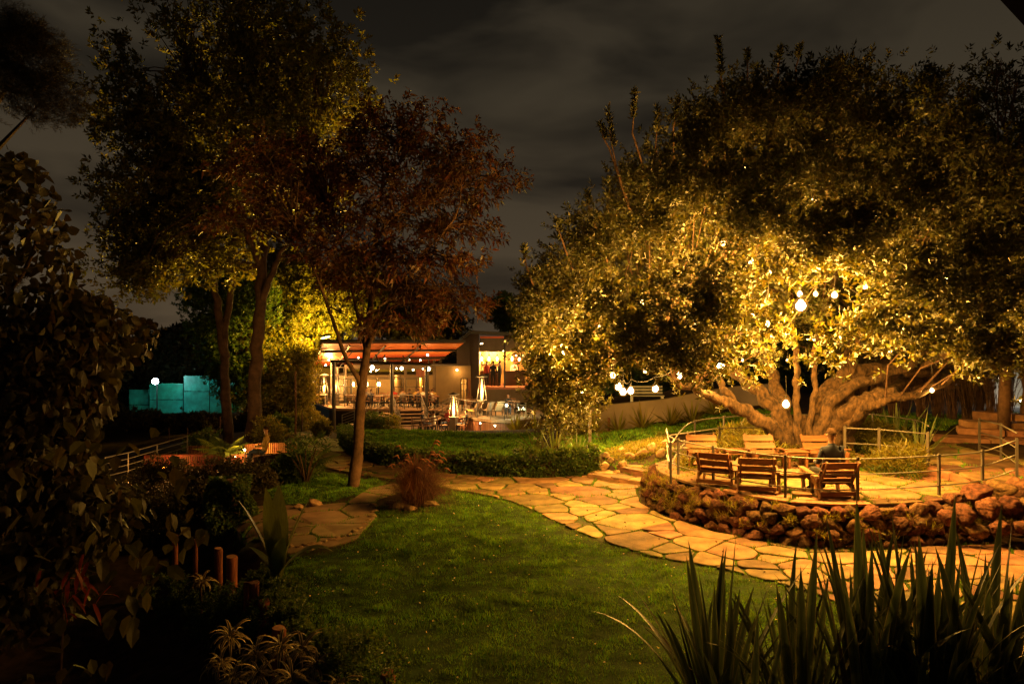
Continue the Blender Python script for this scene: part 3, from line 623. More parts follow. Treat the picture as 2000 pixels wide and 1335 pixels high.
# ================================================================== PEOPLE
SKIN = mat('skin', (.30,.16,.10), .55); SKIND = mat('dark_skin', (.09,.05,.035), .5); HAIR = mat('dark_hair', (.040,.023,.014), 1.0, spec=.05, bump=.6, bscale=60)
CL = {n: mat(n+'_cloth', c, .85, noise=.2, nscale=12) for n, c in dict(navy=(.02,.025,.05), black=(.015,.015,.017), white=(.55,.52,.47), grey=(.16,.15,.15), red=(.30,.03,.025), mustard=(.34,.22,.06), teal=(.04,.11,.10), jeans=(.04,.055,.10), tan=(.3,.2,.12)).items()}
def skin_body(joints, edges, root=0, sub=2):
    """one continuous skinned surface -> mesh"""
    me = bpy.data.meshes.new('person'); me.from_pydata([j[0] for j in joints], edges, []); o = bpy.data.objects.new('tmp', me); COL.objects.link(o)
    o.modifiers.new('s', 'SKIN'); 
    for i, j in enumerate(joints):
        sv = me.skin_vertices[0].data[i]; r = j[1]; sv.radius = r if hasattr(r, '__len__') else (r, r); sv.use_root = (i == root)
    m2 = o.modifiers.new('b', 'SUBSURF'); m2.levels = sub; m2.render_levels = sub
    dg = bpy.context.evaluated_depsgraph_get(); dg.update(); ev = o.evaluated_get(dg); out = bpy.data.meshes.new_from_object(ev); bpy.data.objects.remove(o); out.polygons.foreach_set('use_smooth', [True]*len(out.polygons)); return out
def person_mesh(pose, sub=2, twist=0):
    J = []; E = []
    def j(p, r, par=None):
        J.append((p, r)); 
        if par is not None: E.append((par, len(J)-1))
        return len(J)-1
    sit = pose == 'sit'; hz = .42 if sit else .92
    lean = -.10 if sit else 0
    pel = j((0,0,hz),(.15,.12)); ab = j((0,lean*.5,hz+.20),(.135,.10),pel); chst = j((0,lean,hz+.40),(.165,.115),ab); nb = j((0,lean,hz+.54),(.07,.065),chst); nk = j((0,lean+.01,hz+.62),(.052,.052),nb)
    hd = j((0,lean+.03,hz+.72),(.075,.09),nk); tp = j((0,lean+.03,hz+.83),(.055,.065),hd)
    for s in (-1,1):
        sh = j((s*.17,lean,hz+.48),.062,chst); el = j((s*.235,lean+.04 if sit else .0,hz+.22),.045,sh)
        if sit: wr = j((s*.19,lean+.27,hz+.20),.032,el); ha = j((s*.15,lean+.36,hz+.20),(.038,.020),wr)
        else: wr = j((s*.24,.10,hz+.02),.032,el); ha = j((s*.24,.14,hz-.07),(.020,.038),wr)
        hp = j((s*.095,.02 if sit else 0,hz-.02),.095,pel)
        if sit: kn = j((s*.12,.42,hz+.03),.065,hp); an = j((s*.12,.46,.09),.042,kn); ft = j((s*.13,.60,.04),(.045,.03),an)
        else: kn = j((s*.10,.02,.48),.065,hp); an = j((s*.10,0,.09),.042,kn); ft = j((s*.11,.14,.04),(.045,.03),an)
    me = skin_body(J, E, 0, sub); hz_ = hz; 
    for m in range(4): me.materials.append(None)
    mi = []
    for p in me.polygons:
        c = p.center; k = 2
        if c.z > hz+.585: k = 0
        elif sit and c.y > lean+.25 and c.z > hz+.13 and abs(c.x) < .27 and c.z < hz+.27: k = 0
        elif (not sit) and abs(c.x) > .2 and c.z < hz+.03 and c.z > .7: k = 0
        elif c.z < .07: k = 3
        elif (sit and (c.z < hz+.07)) or (not sit and c.z < hz+.02): k = 1
        mi.append(k)
    me.polygons.foreach_set('material_index', mi); return me, hz, lean
PM = {p: person_mesh(p, 1) for p in ('sit','stand')}; PMH = person_mesh('sit', 2)
def hair_cap(z, y, r=.092, long=False):
    b = MB(); prof = []; n = 14
    V = []
    for i in range(8):
        a = i/7*1.75; 
        for k in range(n):
            th = 2*math.pi*k/n; back = .5+.5*math.cos(th+math.pi/2)  # larger toward -y
            aa = a*(.62+.38*back)*(1.25 if long and back > .4 else 1)
            V.append((r*1.0*math.sin(aa)*math.cos(th), y+r*1.12*math.sin(aa)*math.sin(th), z+r*1.15*math.cos(aa)))
    F = [(i*n+k, i*n+(k+1)%n, (i+1)*n+(k+1)%n, (i+1)*n+k) for i in range(7) for k in range(n)]; b.add(V, F); return b
def person(label, loc, rz, pose='sit', top='navy', legs='jeans', skin=SKIN, long=False, group=None, mesh=None, s=1.0):
    me, hz, lean = mesh or PM[pose]; root = thing('person', label, 'person', loc, rz, group); root.scale = (s,s,s)
    o = link('body', me, root)
    for i, m in enumerate((skin, CL[legs], CL[top], CL['black'])): o.material_slots[i].link = 'OBJECT'; o.material_slots[i].material = m
    hc = hair_cap(hz+.755, lean+.022, long=long).build('hair', HAIR, root, smooth=True)
    # face and ears
    for sx in (-1,1): MB().lathe([(.001,-.022),(.013,-.015),(.016,0),(.013,.018),(.001,.024)], (sx*.084,lean+.02,hz+.725), 6).build('ear', skin, root, smooth=True)
    MB().add([(-.012,lean+.112,hz+.705),(.012,lean+.112,hz+.705),(0,lean+.135,hz+.71),(0,lean+.108,hz+.75)],[(0,1,2),(0,2,3),(1,3,2),(0,3,1)]).build('nose', skin, root)
    for sx in (-1,1): MB().lathe([(.001,-.009),(.011,0),(.001,.009)], (sx*.032,lean+.108,hz+.745), 6).build('eye', HAIR, root)
    MB().box((0,lean+.108,hz+.675),(.045,.012,.010),bev=.003).build('mouth', CL['red'], root)
    return root
pp = PD(1617, 900, 12.42)
person('person in dark clothes seen from behind, sitting in the front row wooden chair', (pp.x, pp.y-.05, TZ+.0), math.radians(2), top='navy', legs='black', mesh=PMH, skin=SKIN, s=.98)
# ================================================================== THE BIG SPREADING TREE
BT = PZ(1585, 885, .8); bt = thing('spreading_tree', 'huge spreading tree with many bent limbs and hanging bulbs beside the seating terrace', 'tree', tuple(BT))
def limb(parent, pts, r0, r1, m=M_BARK, n=10, wob=.03, name='branch', org=None, steps=9):
    """pts: (px, py, depth)"""
    W = catmull([PD(*p) for p in pts], steps); o = Vector(org) if org is not None else Vector((0,0,0)); k = len(W); out = []; rad = []
    for i, p in enumerate(W):
        t = i/(k-1); sw = math.sin(i*.9+r0*50)*wob*1.2; out.append(p-o+Vector((sw+random.gauss(0,wob*.25),random.gauss(0,wob*.3),math.cos(i*.7+r0*30)*wob+random.gauss(0,wob*.2)))*(1 if i else 0)); rad.append((r0*(1-t)+r1*t)*(1+.10*math.sin(i*1.3+r0*70)+random.uniform(-.05,.05)))
    MB().tube(out, rad, 18 if r0 > .1 else n, ridge=.16 if r0 > .1 else .05).build(name, m, parent, smooth=True)
    return [p+o for p in out]
NODES = []
L_ = lambda *a, **k: NODES.extend(limb(bt, *a, org=BT, **k))
# fused base
MB().tube([(0,0,-.3),(-.02,0,.0),(0,.02,.35),(.02,.03,.65),(.05,.05,.9)], [.80,.62,.50,.42,.30], 30, ridge=.22).build('trunk', M_BARK, bt, smooth=True)
L_([(1545,890,16.3),(1510,838,16.0),(1462,806,15.6),(1425,790,15.3),(1392,776,15.0),(1360,760,14.6),(1310,742,14.2)], 0.189, .06)
L_([(1440,795,15.5),(1410,752,15.7),(1385,715,15.8),(1350,670,16),(1290,630,16.5),(1230,590,17)], 0.090, .03)
L_([(1555,880,16.4),(1520,805,16.6),(1478,762,16.8),(1440,732,17.2),(1395,690,17.8),(1330,640,18.5)], 0.221, .05)
L_([(1560,885,16.1),(1557,820,16.1),(1555,760,16.2),(1556,710,16.5),(1550,640,16.8),(1540,560,17)], 0.098, .05, wob=.015)
L_([(1540,880,16.2),(1533,800,16.8),(1510,740,17.5),(1490,680,18.2),(1450,600,19),(1420,520,19.5)], 0.197, .05)
L_([(1577,885,15.9),(1582,820,15.9),(1592,760,16.0),(1590,700,16.2),(1600,630,16.4),(1610,540,16.6)], 0.082, .04, wob=.015)
L_([(1605,885,16.1),(1600,815,16.2),(1618,765,16.4),(1655,735,16.6),(1705,722,16.9),(1770,722,17.2),(1812,728,17.5),(1845,712,18),(1900,680,18.5)], 0.246, .07)
L_([(1600,860,15.9),(1622,790,15.8),(1670,752,15.9),(1720,735,16.2),(1790,705,16.8),(1850,650,17.5)], 0.180, .05)
L_([(1620,885,16.0),(1632,830,15.8),(1668,795,15.6),(1712,776,15.5),(1752,770,15.4)], 0.205, .17, wob=.02)
L_([(1640,850,15.9),(1675,805,15.5),(1725,783,15.3),(1790,768,15.3),(1850,745,15.6),(1900,730,16)], 0.139, .05)
L_([(1645,880,16.3),(1655,835,16.6),(1700,790,17.2),(1760,752,18),(1820,730,19),(1880,680,20)], 0.213, .07)
L_([(1630,880,16.6),(1640,800,17.4),(1650,720,18.2),(1680,640,19),(1720,560,19.6),(1740,470,20)], 0.197, .05)
L_([(1660,740,16.6),(1668,690,16.2),(1690,640,16),(1720,570,16)], .09, .03)
L_([(1610,600,16.5),(1640,500,16.8),(1650,420,17),(1640,330,17.2)], .07, .02)
L_([(1350,672,16),(1300,680,15.4),(1240,690,15),(1180,720,14.6),(1120,760,14.6)], .06, .02)
L_([(1420,530,19.5),(1330,520,19),(1250,520,18.5),(1150,540,18)], .06, .02)
L_([(1800,715,17),(1860,690,16),(1930,685,15.5),(2010,690,15.2)], .08, .02)
MB().lathe([(.12,0),(.175,.004),(.16,.012),(.10,.014)], (0,0,0), 14).build('cut_end', M_BLACK, bt, loc=PD(1754,770,15.36)-BT, rot=(math.radians(70),0,math.radians(40)))
BL = [(1412,475,15.6,45,.045,'topmost bulb high in the middle of the big tree'),
(1467,511,15.6,55,.055,'bulb just below and right of the topmost one'),(1503,532,16,30,.035,'small faint bulb, third down the slanting string from the top'),
(1369,592,15.2,55,.045,'bulb over the left side of the crown, above the three low lamps'),(1562,574,15.8,40,.045,'small bulb directly above the brightest central lamp'),
(1593,574,16,35,.04,'middle one of the three small bulbs in a level row over the trunk'),(1630,576,15.8,55,.05,'right one of the three small bulbs in a level row over the trunk'),
(1564,597,15.5,330,.085,'brightest large lamp in the middle of the crown above the trunk'),(1470,615,16.6,20,.03,'tiny bulb glinting left below the brightest central lamp'),
(1499,633,15.6,60,.045,'bulb between the brightest lamp and the left limbs'),(1360,633,16.6,15,.03,'faint bulb near the left branches, upper of two'),(1377,651,16.2,30,.035,'faint bulb near the left branches, lower of two'),
(1640,660,16.4,40,.035,'small bulb hanging on a long white cord over the trunk'),(1761,645,15.0,90,.05,'bulb under dark foliage right of the trunk'),(1738,685,17.2,35,.03,'tiny bulb above the long horizontal limb'),
(1197,733,19.5,150,.075,'upper left one of the lamps over the grey wall'),(1208,755,19.0,260,.085,'large lamp at the left of the tight trio over the grey wall'),(1217,765,19.4,280,.085,'large lamp in the middle of the tight trio over the grey wall'),
(1232,763,20.0,260,.085,'large lamp at the right of the tight trio over the grey wall'),(1261,723,20.5,90,.07,'small lamp higher than the trio over the grey wall'),(1280,759,19.5,260,.082,'large single lamp right of the trio over the grey wall'),
(1328,733,18.5,240,.08,'large lamp hanging nearest the left limbs'),(1324,749,20,60,.055,'small bulb just under the large lamp by the left limbs'),(1407,715,14.6,240,.075,'large lamp among leaves where the left limbs fork'),
(1451,704,16.6,25,.03,'tiny white bulb among twigs left of the trunk'),(1538,704,16.4,30,.03,'tiny bulb behind the leaves right above the trunk fork'),(1535,789,15.1,90,.075,'large lamp shining low against the bark of the trunk'),
(1820,762,15.3,45,.045,'bulb at the tip of the low right hand limb'),(1908,662,16,60,.04,'bulb in the dark foliage far right of the crown'),
(1100,690,14.0,120,.04,'added bulb tucked in the left leaves of the big tree, above the pale plants'),(1135,765,16.2,230,.045,'added low bulb in the hanging leaves left of the trio'),(1170,640,14.3,80,.04,'added bulb half hidden in the left leaves above the trio'),(1255,590,14.2,80,.04,'added bulb half hidden between the left edge and the upper left bulb'),(1320,470,15,22,.04,'added bulb half hidden in the upper left of the crown'),(1715,420,15,14,.04,'added bulb half hidden in the upper right of the crown'),(1850,540,14,16,.04,'added bulb half hidden in the dark right side of the crown'),(1590,390,16,14,.04,'highest added half hidden bulb right of the topmost one'),(1455,330,16.5,10,.04,'added half hidden bulb closest to the top of the crown'),(1690,560,14,40,.04,'added half hidden bulb right of the level row of three')]  # unseen bulbs added inside the crown to spread its glow
def entry(px, py):
    r = np.array([(px-1000)/FPX, 1, -(py-667.5)/FPX]); o = np.array([0,0,CZ]); best = 99
    for c, rd, *_ in CROWN[:4]:
        k = np.array(rd); u = (o-np.array(c))/k; v = r/k; A = v@v; Bq = 2*u@v; C = u@u-1; D = Bq*Bq-4*A*C
        if D > 0: best = min(best, (-Bq-math.sqrt(D))/(2*A))
    return best
CROWN = [((6.9,17.0,3.4),(6.3,5.6,6.3)), ((6.0,17.5,3.2),(7.1,5.6,4.1)), ((2.2,16.0,2.6),(2.9,3.0,2.5)), ((9.6,17.6,4.4),(4.6,4.6,4.6))]
BL = [(a[0], a[1], (entry(a[0], a[1])+(.55 if a[3] >= 45 else 1.1)) if a[1] < 700 and entry(a[0], a[1]) < 90 else a[2])+tuple(a[3:]) for a in BL]
CC = Vector((7.0, 17.0, 3.1))
blobs = [((6.9,17.0,3.4),(6.3,5.6,6.3),.72,1.0,2.75), ((6.0,17.5,3.2),(7.1,5.6,4.1),.74,.42,2.6), ((2.2,16.0,2.6),(2.9,3.0,2.5),.40,.34,1.35),((9.6,17.6,4.4),(4.6,4.6,4.6),.62,.38,3.0),
         ((7.2,16.5,5.0),(4.0,3.8,3.6),.10,.22,3.6)]
P, A = shell_points(blobs, 6200, seed=3, gap=.25, gs=.55)
P = P[(P[:,1] > 10.6)]
fr_ = np.clip((16.2-P[:,1])/2.0, 0, 1)*np.clip((8.6-P[:,2])/2.5, .35, 1)      # the near side hangs in separate clumps
P = P[n3(P, .95, 13) > .37+.23*fr_]
cn_, _u = shell_points([((6.9,17.0,3.4),(5.9,5.7,5.9),.92,1.0,3.6), ((2.2,16.0,2.6),(2.8,3.0,2.4),.8,.16,1.9),((9.6,17.4,4.4),(4.3,4.6,4.3),.9,.3,3.4)], 260, seed=8, gap=.05)
cn_ = cn_[(cn_[:,1] < 16) & (cn_[:,1] > 10.4)][:30]; rc_ = rng.uniform(.12,.26,len(cn_))
DC = [(1345,690,34),(1215,600,26),(1130,590,24),(1095,745,26),(1515,555,26),(1595,480,30),(1650,505,30),(1690,450,30),(1765,560,30),(1835,610,34),(1840,670,30),(1950,600,40),(1495,655,20),(1625,690,20),(1400,620,20),(1290,440,24),(1255,650,24),(1660,350,26),(1155,680,24),(1500,430,26),(1380,560,22),(1790,400,30),(1900,500,34),(1540,330,26),(1440,350,24),(1720,640,24),(1060,650,22),(1180,480,22),(1330,370,22),(1700,250,24),(1560,210,24),(1450,230,22),(1600,590,15),(1310,590,24),(1440,520,18),(1920,700,26)]
dd_ = [entry(a,b)-.12 if entry(a,b) < 90 else 14.5 for a,b,r in DC]; cn_ = np.concatenate([cn_, np.array([tuple(PD(a,b,q)) for (a,b,r),q in zip(DC,dd_)])]); rc_ = np.concatenate([rc_, np.array([r*q/FPX*1.0 for (a,b,r),q in zip(DC,dd_)])])
NF = len(P); P = np.concatenate([P]+[c+rng.normal(size=(int(40*(r/.28)**2),3))*r*np.array([1.25,.55,.85]) for c, r in zip(cn_, rc_)])
BP = np.array([tuple(PD(*a[:3])) for a in BL]); rr_b = np.array([.95 if a[3] > 150 else .72 for a in BL])
P = P[(np.linalg.norm(P[:,None,:]-BP[None], axis=2) > rr_b[None]).all(1)]
# leave the seating, trunk and wall view open: no leaves in the low front wedge
px_ = 1000+P[:,0]/P[:,1]*FPX; py_ = 667.5-(P[:,2]-CZ)/P[:,1]*FPX
low = np.interp(px_, [900,1000,1050,1100,1150,1190,1230,1330,1400,1450,1520,1640,1800,1900,2100], [600,790,830,845,825,752,706,712,752,738,708,700,690,705,705])
lef = np.interp(py_, [0,200,330,400,450,520,600,700,850], [1380,1240,1195,1160,1090,1030,1022,1040,1045])
kp = (py_ < low) & (px_ > lef); P = P[kp]; A = unit(P-np.array(CC))
A = unit(A+np.array([0,0,.45])+rng.normal(0,.35,A.shape))
k = 8; pts = np.repeat(P, k, 0)+rng.normal(0,.19,(len(P)*k,3)); ax = unit(np.repeat(A, k, 0)+rng.normal(0,.5,(len(P)*k,3)))
b, d, ln = sprigs(pts, ax, 9, .18, .108)
ob = link('crown', leaves_mesh('crown', b-np.array(BT), d, ln, ln*.40, M_LEAF), bt, kind='stuff')
# upright shoots poking out of the outline
def shoot(parent, org, px, py, d, h, n=26, lean=0, m=M_LEAF):
    q = PD(px, py, d); top = q+Vector((lean, 0, h)); c = (q+top)/2+Vector((lean*.2,0,0))
    MB().tube([q-org+Vector((.5 if px < 1300 else .1,.3,-1.3)), q-org, c-org, top-org], [.03,.02,.014,.006], 5).build('twig', M_BARKR, parent)
    tt = np.linspace(.35,1,n)[:,None]; pp_ = np.array(q)*(1-tt)+np.array(top)*tt
    bb, dd, ll = sprigs(pp_, np.tile(np.array([[lean*.3,0,1.0]]),(n,1)), 5, .08, .13); return bb-np.array(org), dd, ll
SB = []
for a in [(1415,190,15.0,1.25,26,-.15),(1205,330,15.5,1.3,24,-.2),(1235,260,15.5,.9,24,.05),(1190,290,15.2,.5,18,-.2),(1280,290,15.6,.9,18,.05),(1315,250,15.8,.6,16,.1),(1460,140,16,.45,16,0),(1520,130,16,.4,16,.05),(1555,130,16.2,.45,18,.1),(1635,150,16,.4,16,.1),(1690,170,16,.35,14,.1),(1155,420,15.5,.5,14,-.1),(1098,470,15.5,.4,14,-.1),(1028,520,15.4,.4,12,-.05),(1720,200,15.8,.4,14,.1),(1765,240,15.6,.4,14,.1)]:
    SB.append(shoot(bt, BT, *a))
link('foliage', leaves_mesh('foliage', np.concatenate([s[0] for s in SB]), np.concatenate([s[1] for s in SB]), np.concatenate([s[2] for s in SB]), .05, M_LEAF), bt, kind='stuff')
# twigs from limbs to the foliage
def twigs(parent, org, nodes, targets, count, r=.022, m=M_BARKR, spl=3):
    nodes = np.array([tuple(n) for n in nodes]); mb = MB(); sel = rng.permutation(len(targets))[:count]
    for i in sel:
        tgt = targets[i]; d2 = ((nodes-tgt)**2).sum(1)+rng.uniform(0,6,len(nodes)); a = nodes[d2.argmin()]; L = np.linalg.norm(tgt-a)
        if L > 6: continue
        mids = [a+(tgt-a)*t+rng.normal(0,.07*L,3)*math.sin(t*math.pi)+np.array([0,0,.10*L*math.sin(t*math.pi)]) for t in (0,.3,.6,1)]
        mb.tube([Vector(q)-Vector(org) for q in mids], [r*1.3*max(.6,L/3), r, r*.6, r*.25], 4, cap=False)
    return mb.build('twigs', m, parent, kind='stuff')
twigs(bt, BT, NODES, P[:NF], 560, r=.015)
# ------------------------------------------------------------------ hanging bulbs
BULBM = mat('lit_bulb', (1,.8,.5), .3, emit=((1,.66,.28), 22)); BULBL = mat('lit_large_bulb', (1,.85,.6), .3, emit=((1,.74,.38), 60))
HALO = bpy.data.materials.new('amber_halo_glow'); HALO.use_nodes = True; hn = HALO.node_tree; hn.nodes.clear(); h1 = hn.nodes.new('ShaderNodeBsdfTransparent'); h2 = hn.nodes.new('ShaderNodeEmission'); h2.inputs[0].default_value = (1,.42,.07,1); h2.inputs[1].default_value = 1.2; h3 = hn.nodes.new('ShaderNodeMixShader'); h3.inputs[0].default_value = .15; h4 = hn.nodes.new('ShaderNodeOutputMaterial'); hn.links.new(h1.outputs[0], h3.inputs[1]); hn.links.new(h2.outputs[0], h3.inputs[2]); hn.links.new(h3.outputs[0], h4.inputs[0]); HALO.cycles.emission_sampling = 'NONE'  # faint emissive mix that imitates lens bloom, not real glass
def bulb(px, py, d, pw, r, lab, cord=.5):
    p = PD(px, py, d); t = thing('hanging_bulb', lab, 'light bulb', tuple(p), 0, 'bulbs hung in the big tree')
    MB().lathe([(.3*r,r*1.25),(.55*r,r*.85),(.9*r,r*.4),(r,0),(.85*r,-.5*r),(.5*r,-.86*r),(.05*r,-r)], (0,0,0), 12).build('globe', BULBL if pw > 150 else BULBM, t, smooth=True)
    MB().lathe([(.35*r,r*1.9),(1.0*r,r*1.4),(1.4*r,r*.7),(1.5*r,-.1*r),(1.3*r,-.9*r),(.7*r,-1.4*r),(.05*r,-1.5*r)], (0,0,0), 14).build('halo_shell', HALO, t, smooth=True)  # glowing shell added round the globe as its halo
    MB().lathe([(.018,0),(.02,.05),(.008,.07)], (0,0,r*1.75), 8).build('socket', M_BLACK, t)
    MB().tube([(0,0,r*1.2+.06),(.01,0,r+.06+cord*.5),(0,.02,r+.06+cord)], .004, 4).build('cord', M_BLACK, t)
    if pw: lamp('bulb_light', (0,0,-r*2-.05), pw*(2.7 if py < 700 else .52), AMBER, .05, t)
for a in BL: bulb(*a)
def cable(lab, idx, sag=.25):
    pts = []
    for i in range(len(idx)-1):
        a, b = PD(*BL[idx[i]][:3])+Vector((0,0,.35)), PD(*BL[idx[i+1]][:3])+Vector((0,0,.35))
        for k in range(8): t = k/8; pts.append(a.lerp(b,t)-Vector((0,0,sag*4*t*(1-t))))
    pts.append(b); o = MB().tube([p-pts[0] for p in pts], .009, 4).build('light_cable', M_BLACK, loc=pts[0]); tag(o, lab, 'cable')
cable('dark light cable slanting down from the topmost bulb', [0,1,2,9], .1); cable('dark light cable joining the lamps over the grey wall', [15,16,17,18,20,21], .12); cable('dark light cable linking the level row of three bulbs', [4,5,6,13], .12)
# ================================================================== TREE BEHIND AT THE RIGHT
def forest_tree(name, label, base, trunk_pts, r0, r1, blobs, nclust, sp, nl, L, leaf, wl, m, bark=M_BARKR, gap=.35, spread=.3, tw=120, seed=11, extra=(), ang=.95, group=None, droop=0, jit=.03):
    t = thing(name, label, 'tree', tuple(base), 0, group); nd = []; first = True
    for tp in [(trunk_pts, r0, r1)]+list(extra):
        W = catmull([Vector(q) for q in tp[0]], 5); k = len(W); rad = [(tp[1]*(1-i/(k-1))+tp[2]*i/(k-1))*random.uniform(.94,1.06) for i in range(k)]
        out = [q+Vector((random.gauss(0,jit),random.gauss(0,jit),0)) for q in W]; MB().tube([q-Vector(base) for q in out], rad, 9).build('trunk' if first else 'branch', bark, t, smooth=True); nd += out; first = False
    P, A = shell_points(blobs, nclust, seed=seed, gap=gap); 
    if len(P) == 0: return t, nd
    A = unit(A+np.array([0,0,.3])+rng.normal(0,.4,A.shape)); pts = np.repeat(P, sp, 0)+rng.normal(0,spread,(len(P)*sp,3)); ax = unit(np.repeat(A, sp, 0)+rng.normal(0,.5,(len(P)*sp,3)))
    b, d, ln = sprigs(pts, ax, nl, L, leaf, ang=ang)
    link('crown', leaves_mesh('crown', b-np.array(base), d, ln, ln*wl, m, droop=droop), t, kind='stuff')
    if tw: twigs(t, base, nd[len(nd)//3:], P, tw, r=r0*.08+.008)
    return t, nd
q = PD(2010, 830, 21); q.z = g(q.x, q.y)
forest_tree('leafy_tree', 'dark leafy tree with bare top twigs behind the right edge of the big tree', q, [q, q+Vector((0,0,2.5)), q+Vector((-.4,0,5)), q+Vector((-.5,0,7.5))], .25, .08,
    [((15.0,20.5,7.4),(3.6,3.4,4.6),.35,1,3.2),((12.4,19.5,6.2),(2.2,2.2,3.3),.4,.4,3.2)], 750, 8, 10, .2, .14, .42, M_LEAF, gap=.33, seed=21)
bare = thing('bare_tree', 'leafless twiggy treetop rising above the dark foliage at the top right', 'tree', (PD(1960,300,18).x, 18, g(13, 18)))
o0 = Vector(bare.location); MB().tube([(0,0,0),(.1,0,3),(-.2,0,6),(.1,0,PD(1960,250,18).z-o0.z)], [.16,.12,.08,.05], 7).build('trunk', M_BARKR, bare, smooth=True)
mb = MB(); 
for a, b in [((1950,290),(1945,110)),((1960,250),(1973,132)),((1972,230),(1985,140)),((1966,260),(1930,155)),((1955,250),(1870,170)),((1945,190),(1958,118)),((1980,200),(1998,125)),((1985,300),(2005,180)),((1960,185),(1925,175)),((1950,150),(1935,140)),((1905,205),(1865,170)),((1880,190),(1885,165)),((1940,300),(1905,225))]:
    p = PD(*a,18)-o0; r = PD(*b,18)-o0; mid = (p+r)/2+Vector((random.gauss(0,.06),0,.03)); mb.tube([p,mid,r],[.03,.02,.008],4)
    for _ in range(5):
        t = random.uniform(.3,.95); q_ = p.lerp(r,t); mb.tube([q_, q_+Vector((random.gauss(0,.22),random.gauss(0,.1),abs(random.gauss(.12,.15))))],[.009,.004],3)
mb.build('branches', M_BARKR, bare)
# ================================================================== PLANTS
def ribbon(L, W, bend, fold=.25, seg=6, tipw=.0, belly=.35):
    V = []; F = []; x = 0; z = 0; a = math.radians(88)
    for i in range(seg+1):
        t = i/seg; wd = W*min(1, .55+t*1.6)*(1-max(0,(t-belly)/(1-belly))**1.7) if t < 1 else tipw
        dx = -math.sin(a)*fold*wd*.5; V += [(x, -wd/2, z+abs(dx)*0+fold*wd*.5*math.cos(a)), (x+fold*wd*.35, 0, z), (x, wd/2, z+fold*wd*.5*math.cos(a))]
        x += math.cos(a)*L/seg; z += math.sin(a)*L/seg; a -= bend*(.4+1.2*t)/seg
    for i in range(seg):
        for k in range(2): F.append((i*3+k, i*3+k+1, (i+1)*3+k+1, (i+1)*3+k))
    return V, F
def leafmeshes(n, L, W, bend, m, name='leaf', **k):
    out = []
    for i in range(n):
        V, F = ribbon(L*random.uniform(.9,1.1), W*random.uniform(.85,1.15), bend*(i/(n-1)), **k); me = MB().add(V, F).mesh(name, m, True); out.append(me)
        if m is M_FLAXM or m is M_DEADL:
            at_ = me.attributes.new('edge','FLOAT','POINT'); at_.data.foreach_set('value', [1.0,0.0,1.0]*(len(V)//3))
    return out
def strap_plant(name, label, cat, loc, meshes, n, spread, s=1.0, group=None, r0=.12, parts=True, lean=0):
    t = thing(name, label, cat, loc, random.random()*6, group)
    vv = MB()
    for i in range(n):
        u = (i+.5)/n; az = i*2.399+random.gauss(0,.2); tilt = spread*math.sqrt(u)*random.uniform(.7,1.2)+lean; me = meshes[min(len(meshes)-1, int(u*len(meshes)*random.uniform(.7,1.1)))]; sc = s*random.uniform(.72,1.12)*(1.05-.25*u)
        if meshes is FL and random.random() < .08: me = random.choice(FDEAD)
        p = Vector((math.cos(az)*r0*math.sqrt(u), math.sin(az)*r0*math.sqrt(u), 0)); R = Euler((0, tilt, az), 'XYZ')
        Rm = (Matrix.Rotation(az,4,'Z') @ Matrix.Rotation(tilt,4,'Y') @ Matrix.Rotation(random.gauss(0,.5),4,'Z'))
        if parts: o = link('leaf', me, t); o.matrix_basis = Matrix.Translation(p) @ Rm @ Matrix.Scale(sc,4)
        else: vv.add([p+Rm@(v.co*sc) for v in me.vertices], [tuple(f.vertices) for f in me.polygons])
    if not parts: vv.build('leaves', meshes[0].materials[0], t, smooth=True, kind='stuff')
    return t
FL = leafmeshes(9, 1.76, .098, 1.15, M_FLAXM, seg=9, belly=.5); FDEAD = leafmeshes(3, 1.5, .07, 1.9, M_DEADL, seg=9, belly=.4)
# foreground flax
for px, py, d, n, sc, sp, lab in [(1400,1420,6.3,46,.86,.42,'nearest low flax clump at the left, leaning over the dark lawn'),(1560,1440,6.0,34,.95,.30,'flax clump of thin upright leaves second from the left in the foreground'),(1690,1420,6.1,60,1.02,.25,'dense tall flax clump in the middle of the foreground row'),
    (1820,1430,5.9,52,1.08,.24,'tallest flax clump, broad leaves rising in front of the rock wall'),(1930,1440,6.0,50,1.02,.30,'flax clump with crossing leaves near the right edge'),(2060,1440,5.7,30,.92,.5,'flax clump arching in from the right border of the view'),(1460,1500,5.4,20,.72,.5,'lowest flax clump cut by the bottom edge of the view')]:
    x = (px-1000)/FPX*d; strap_plant('flax_plant', lab, 'plant', (x, d, g(x,d)-.02), FL, n, sp, sc, 'flax clumps in the foreground', r0=.20)
YU = leafmeshes(4, .84, .075, .45, M_LEAFY, seg=4)
for i, (px, py, lab) in enumerate([(1125,855,'yucca at the darkest left end of the grey wall'),(1160,852,'yucca beside the wooden post by the grey wall'),(1208,846,'yucca in the middle of the grey wall, third from its left end'),(1255,840,'large star shaped yucca against the grey wall'),(1310,833,'short stemmed yucca just left of the railing top'),(1352,824,'yucca standing behind the left curve of the railing'),(1397,812,'highest yucca at the right end of the grey wall'),(1045,848,'yucca in the dark bed under the curved deck, right one'),(1010,848,'yucca in the dark bed under the curved deck, left one')]):
    d = 26.5 if px > 1100 else 36; p = PD(px, py, d); z = g(p.x, p.y); strap_plant('yucca', lab, 'plant', (p.x, p.y, z+.1), YU, 34, 1.25, 1.15 if px > 1100 else 1.6, 'yuccas along the grey wall and deck', r0=.05, parts=False)
BED = leafmeshes(5, 1.15, .05, .9, M_FLAX, seg=6)
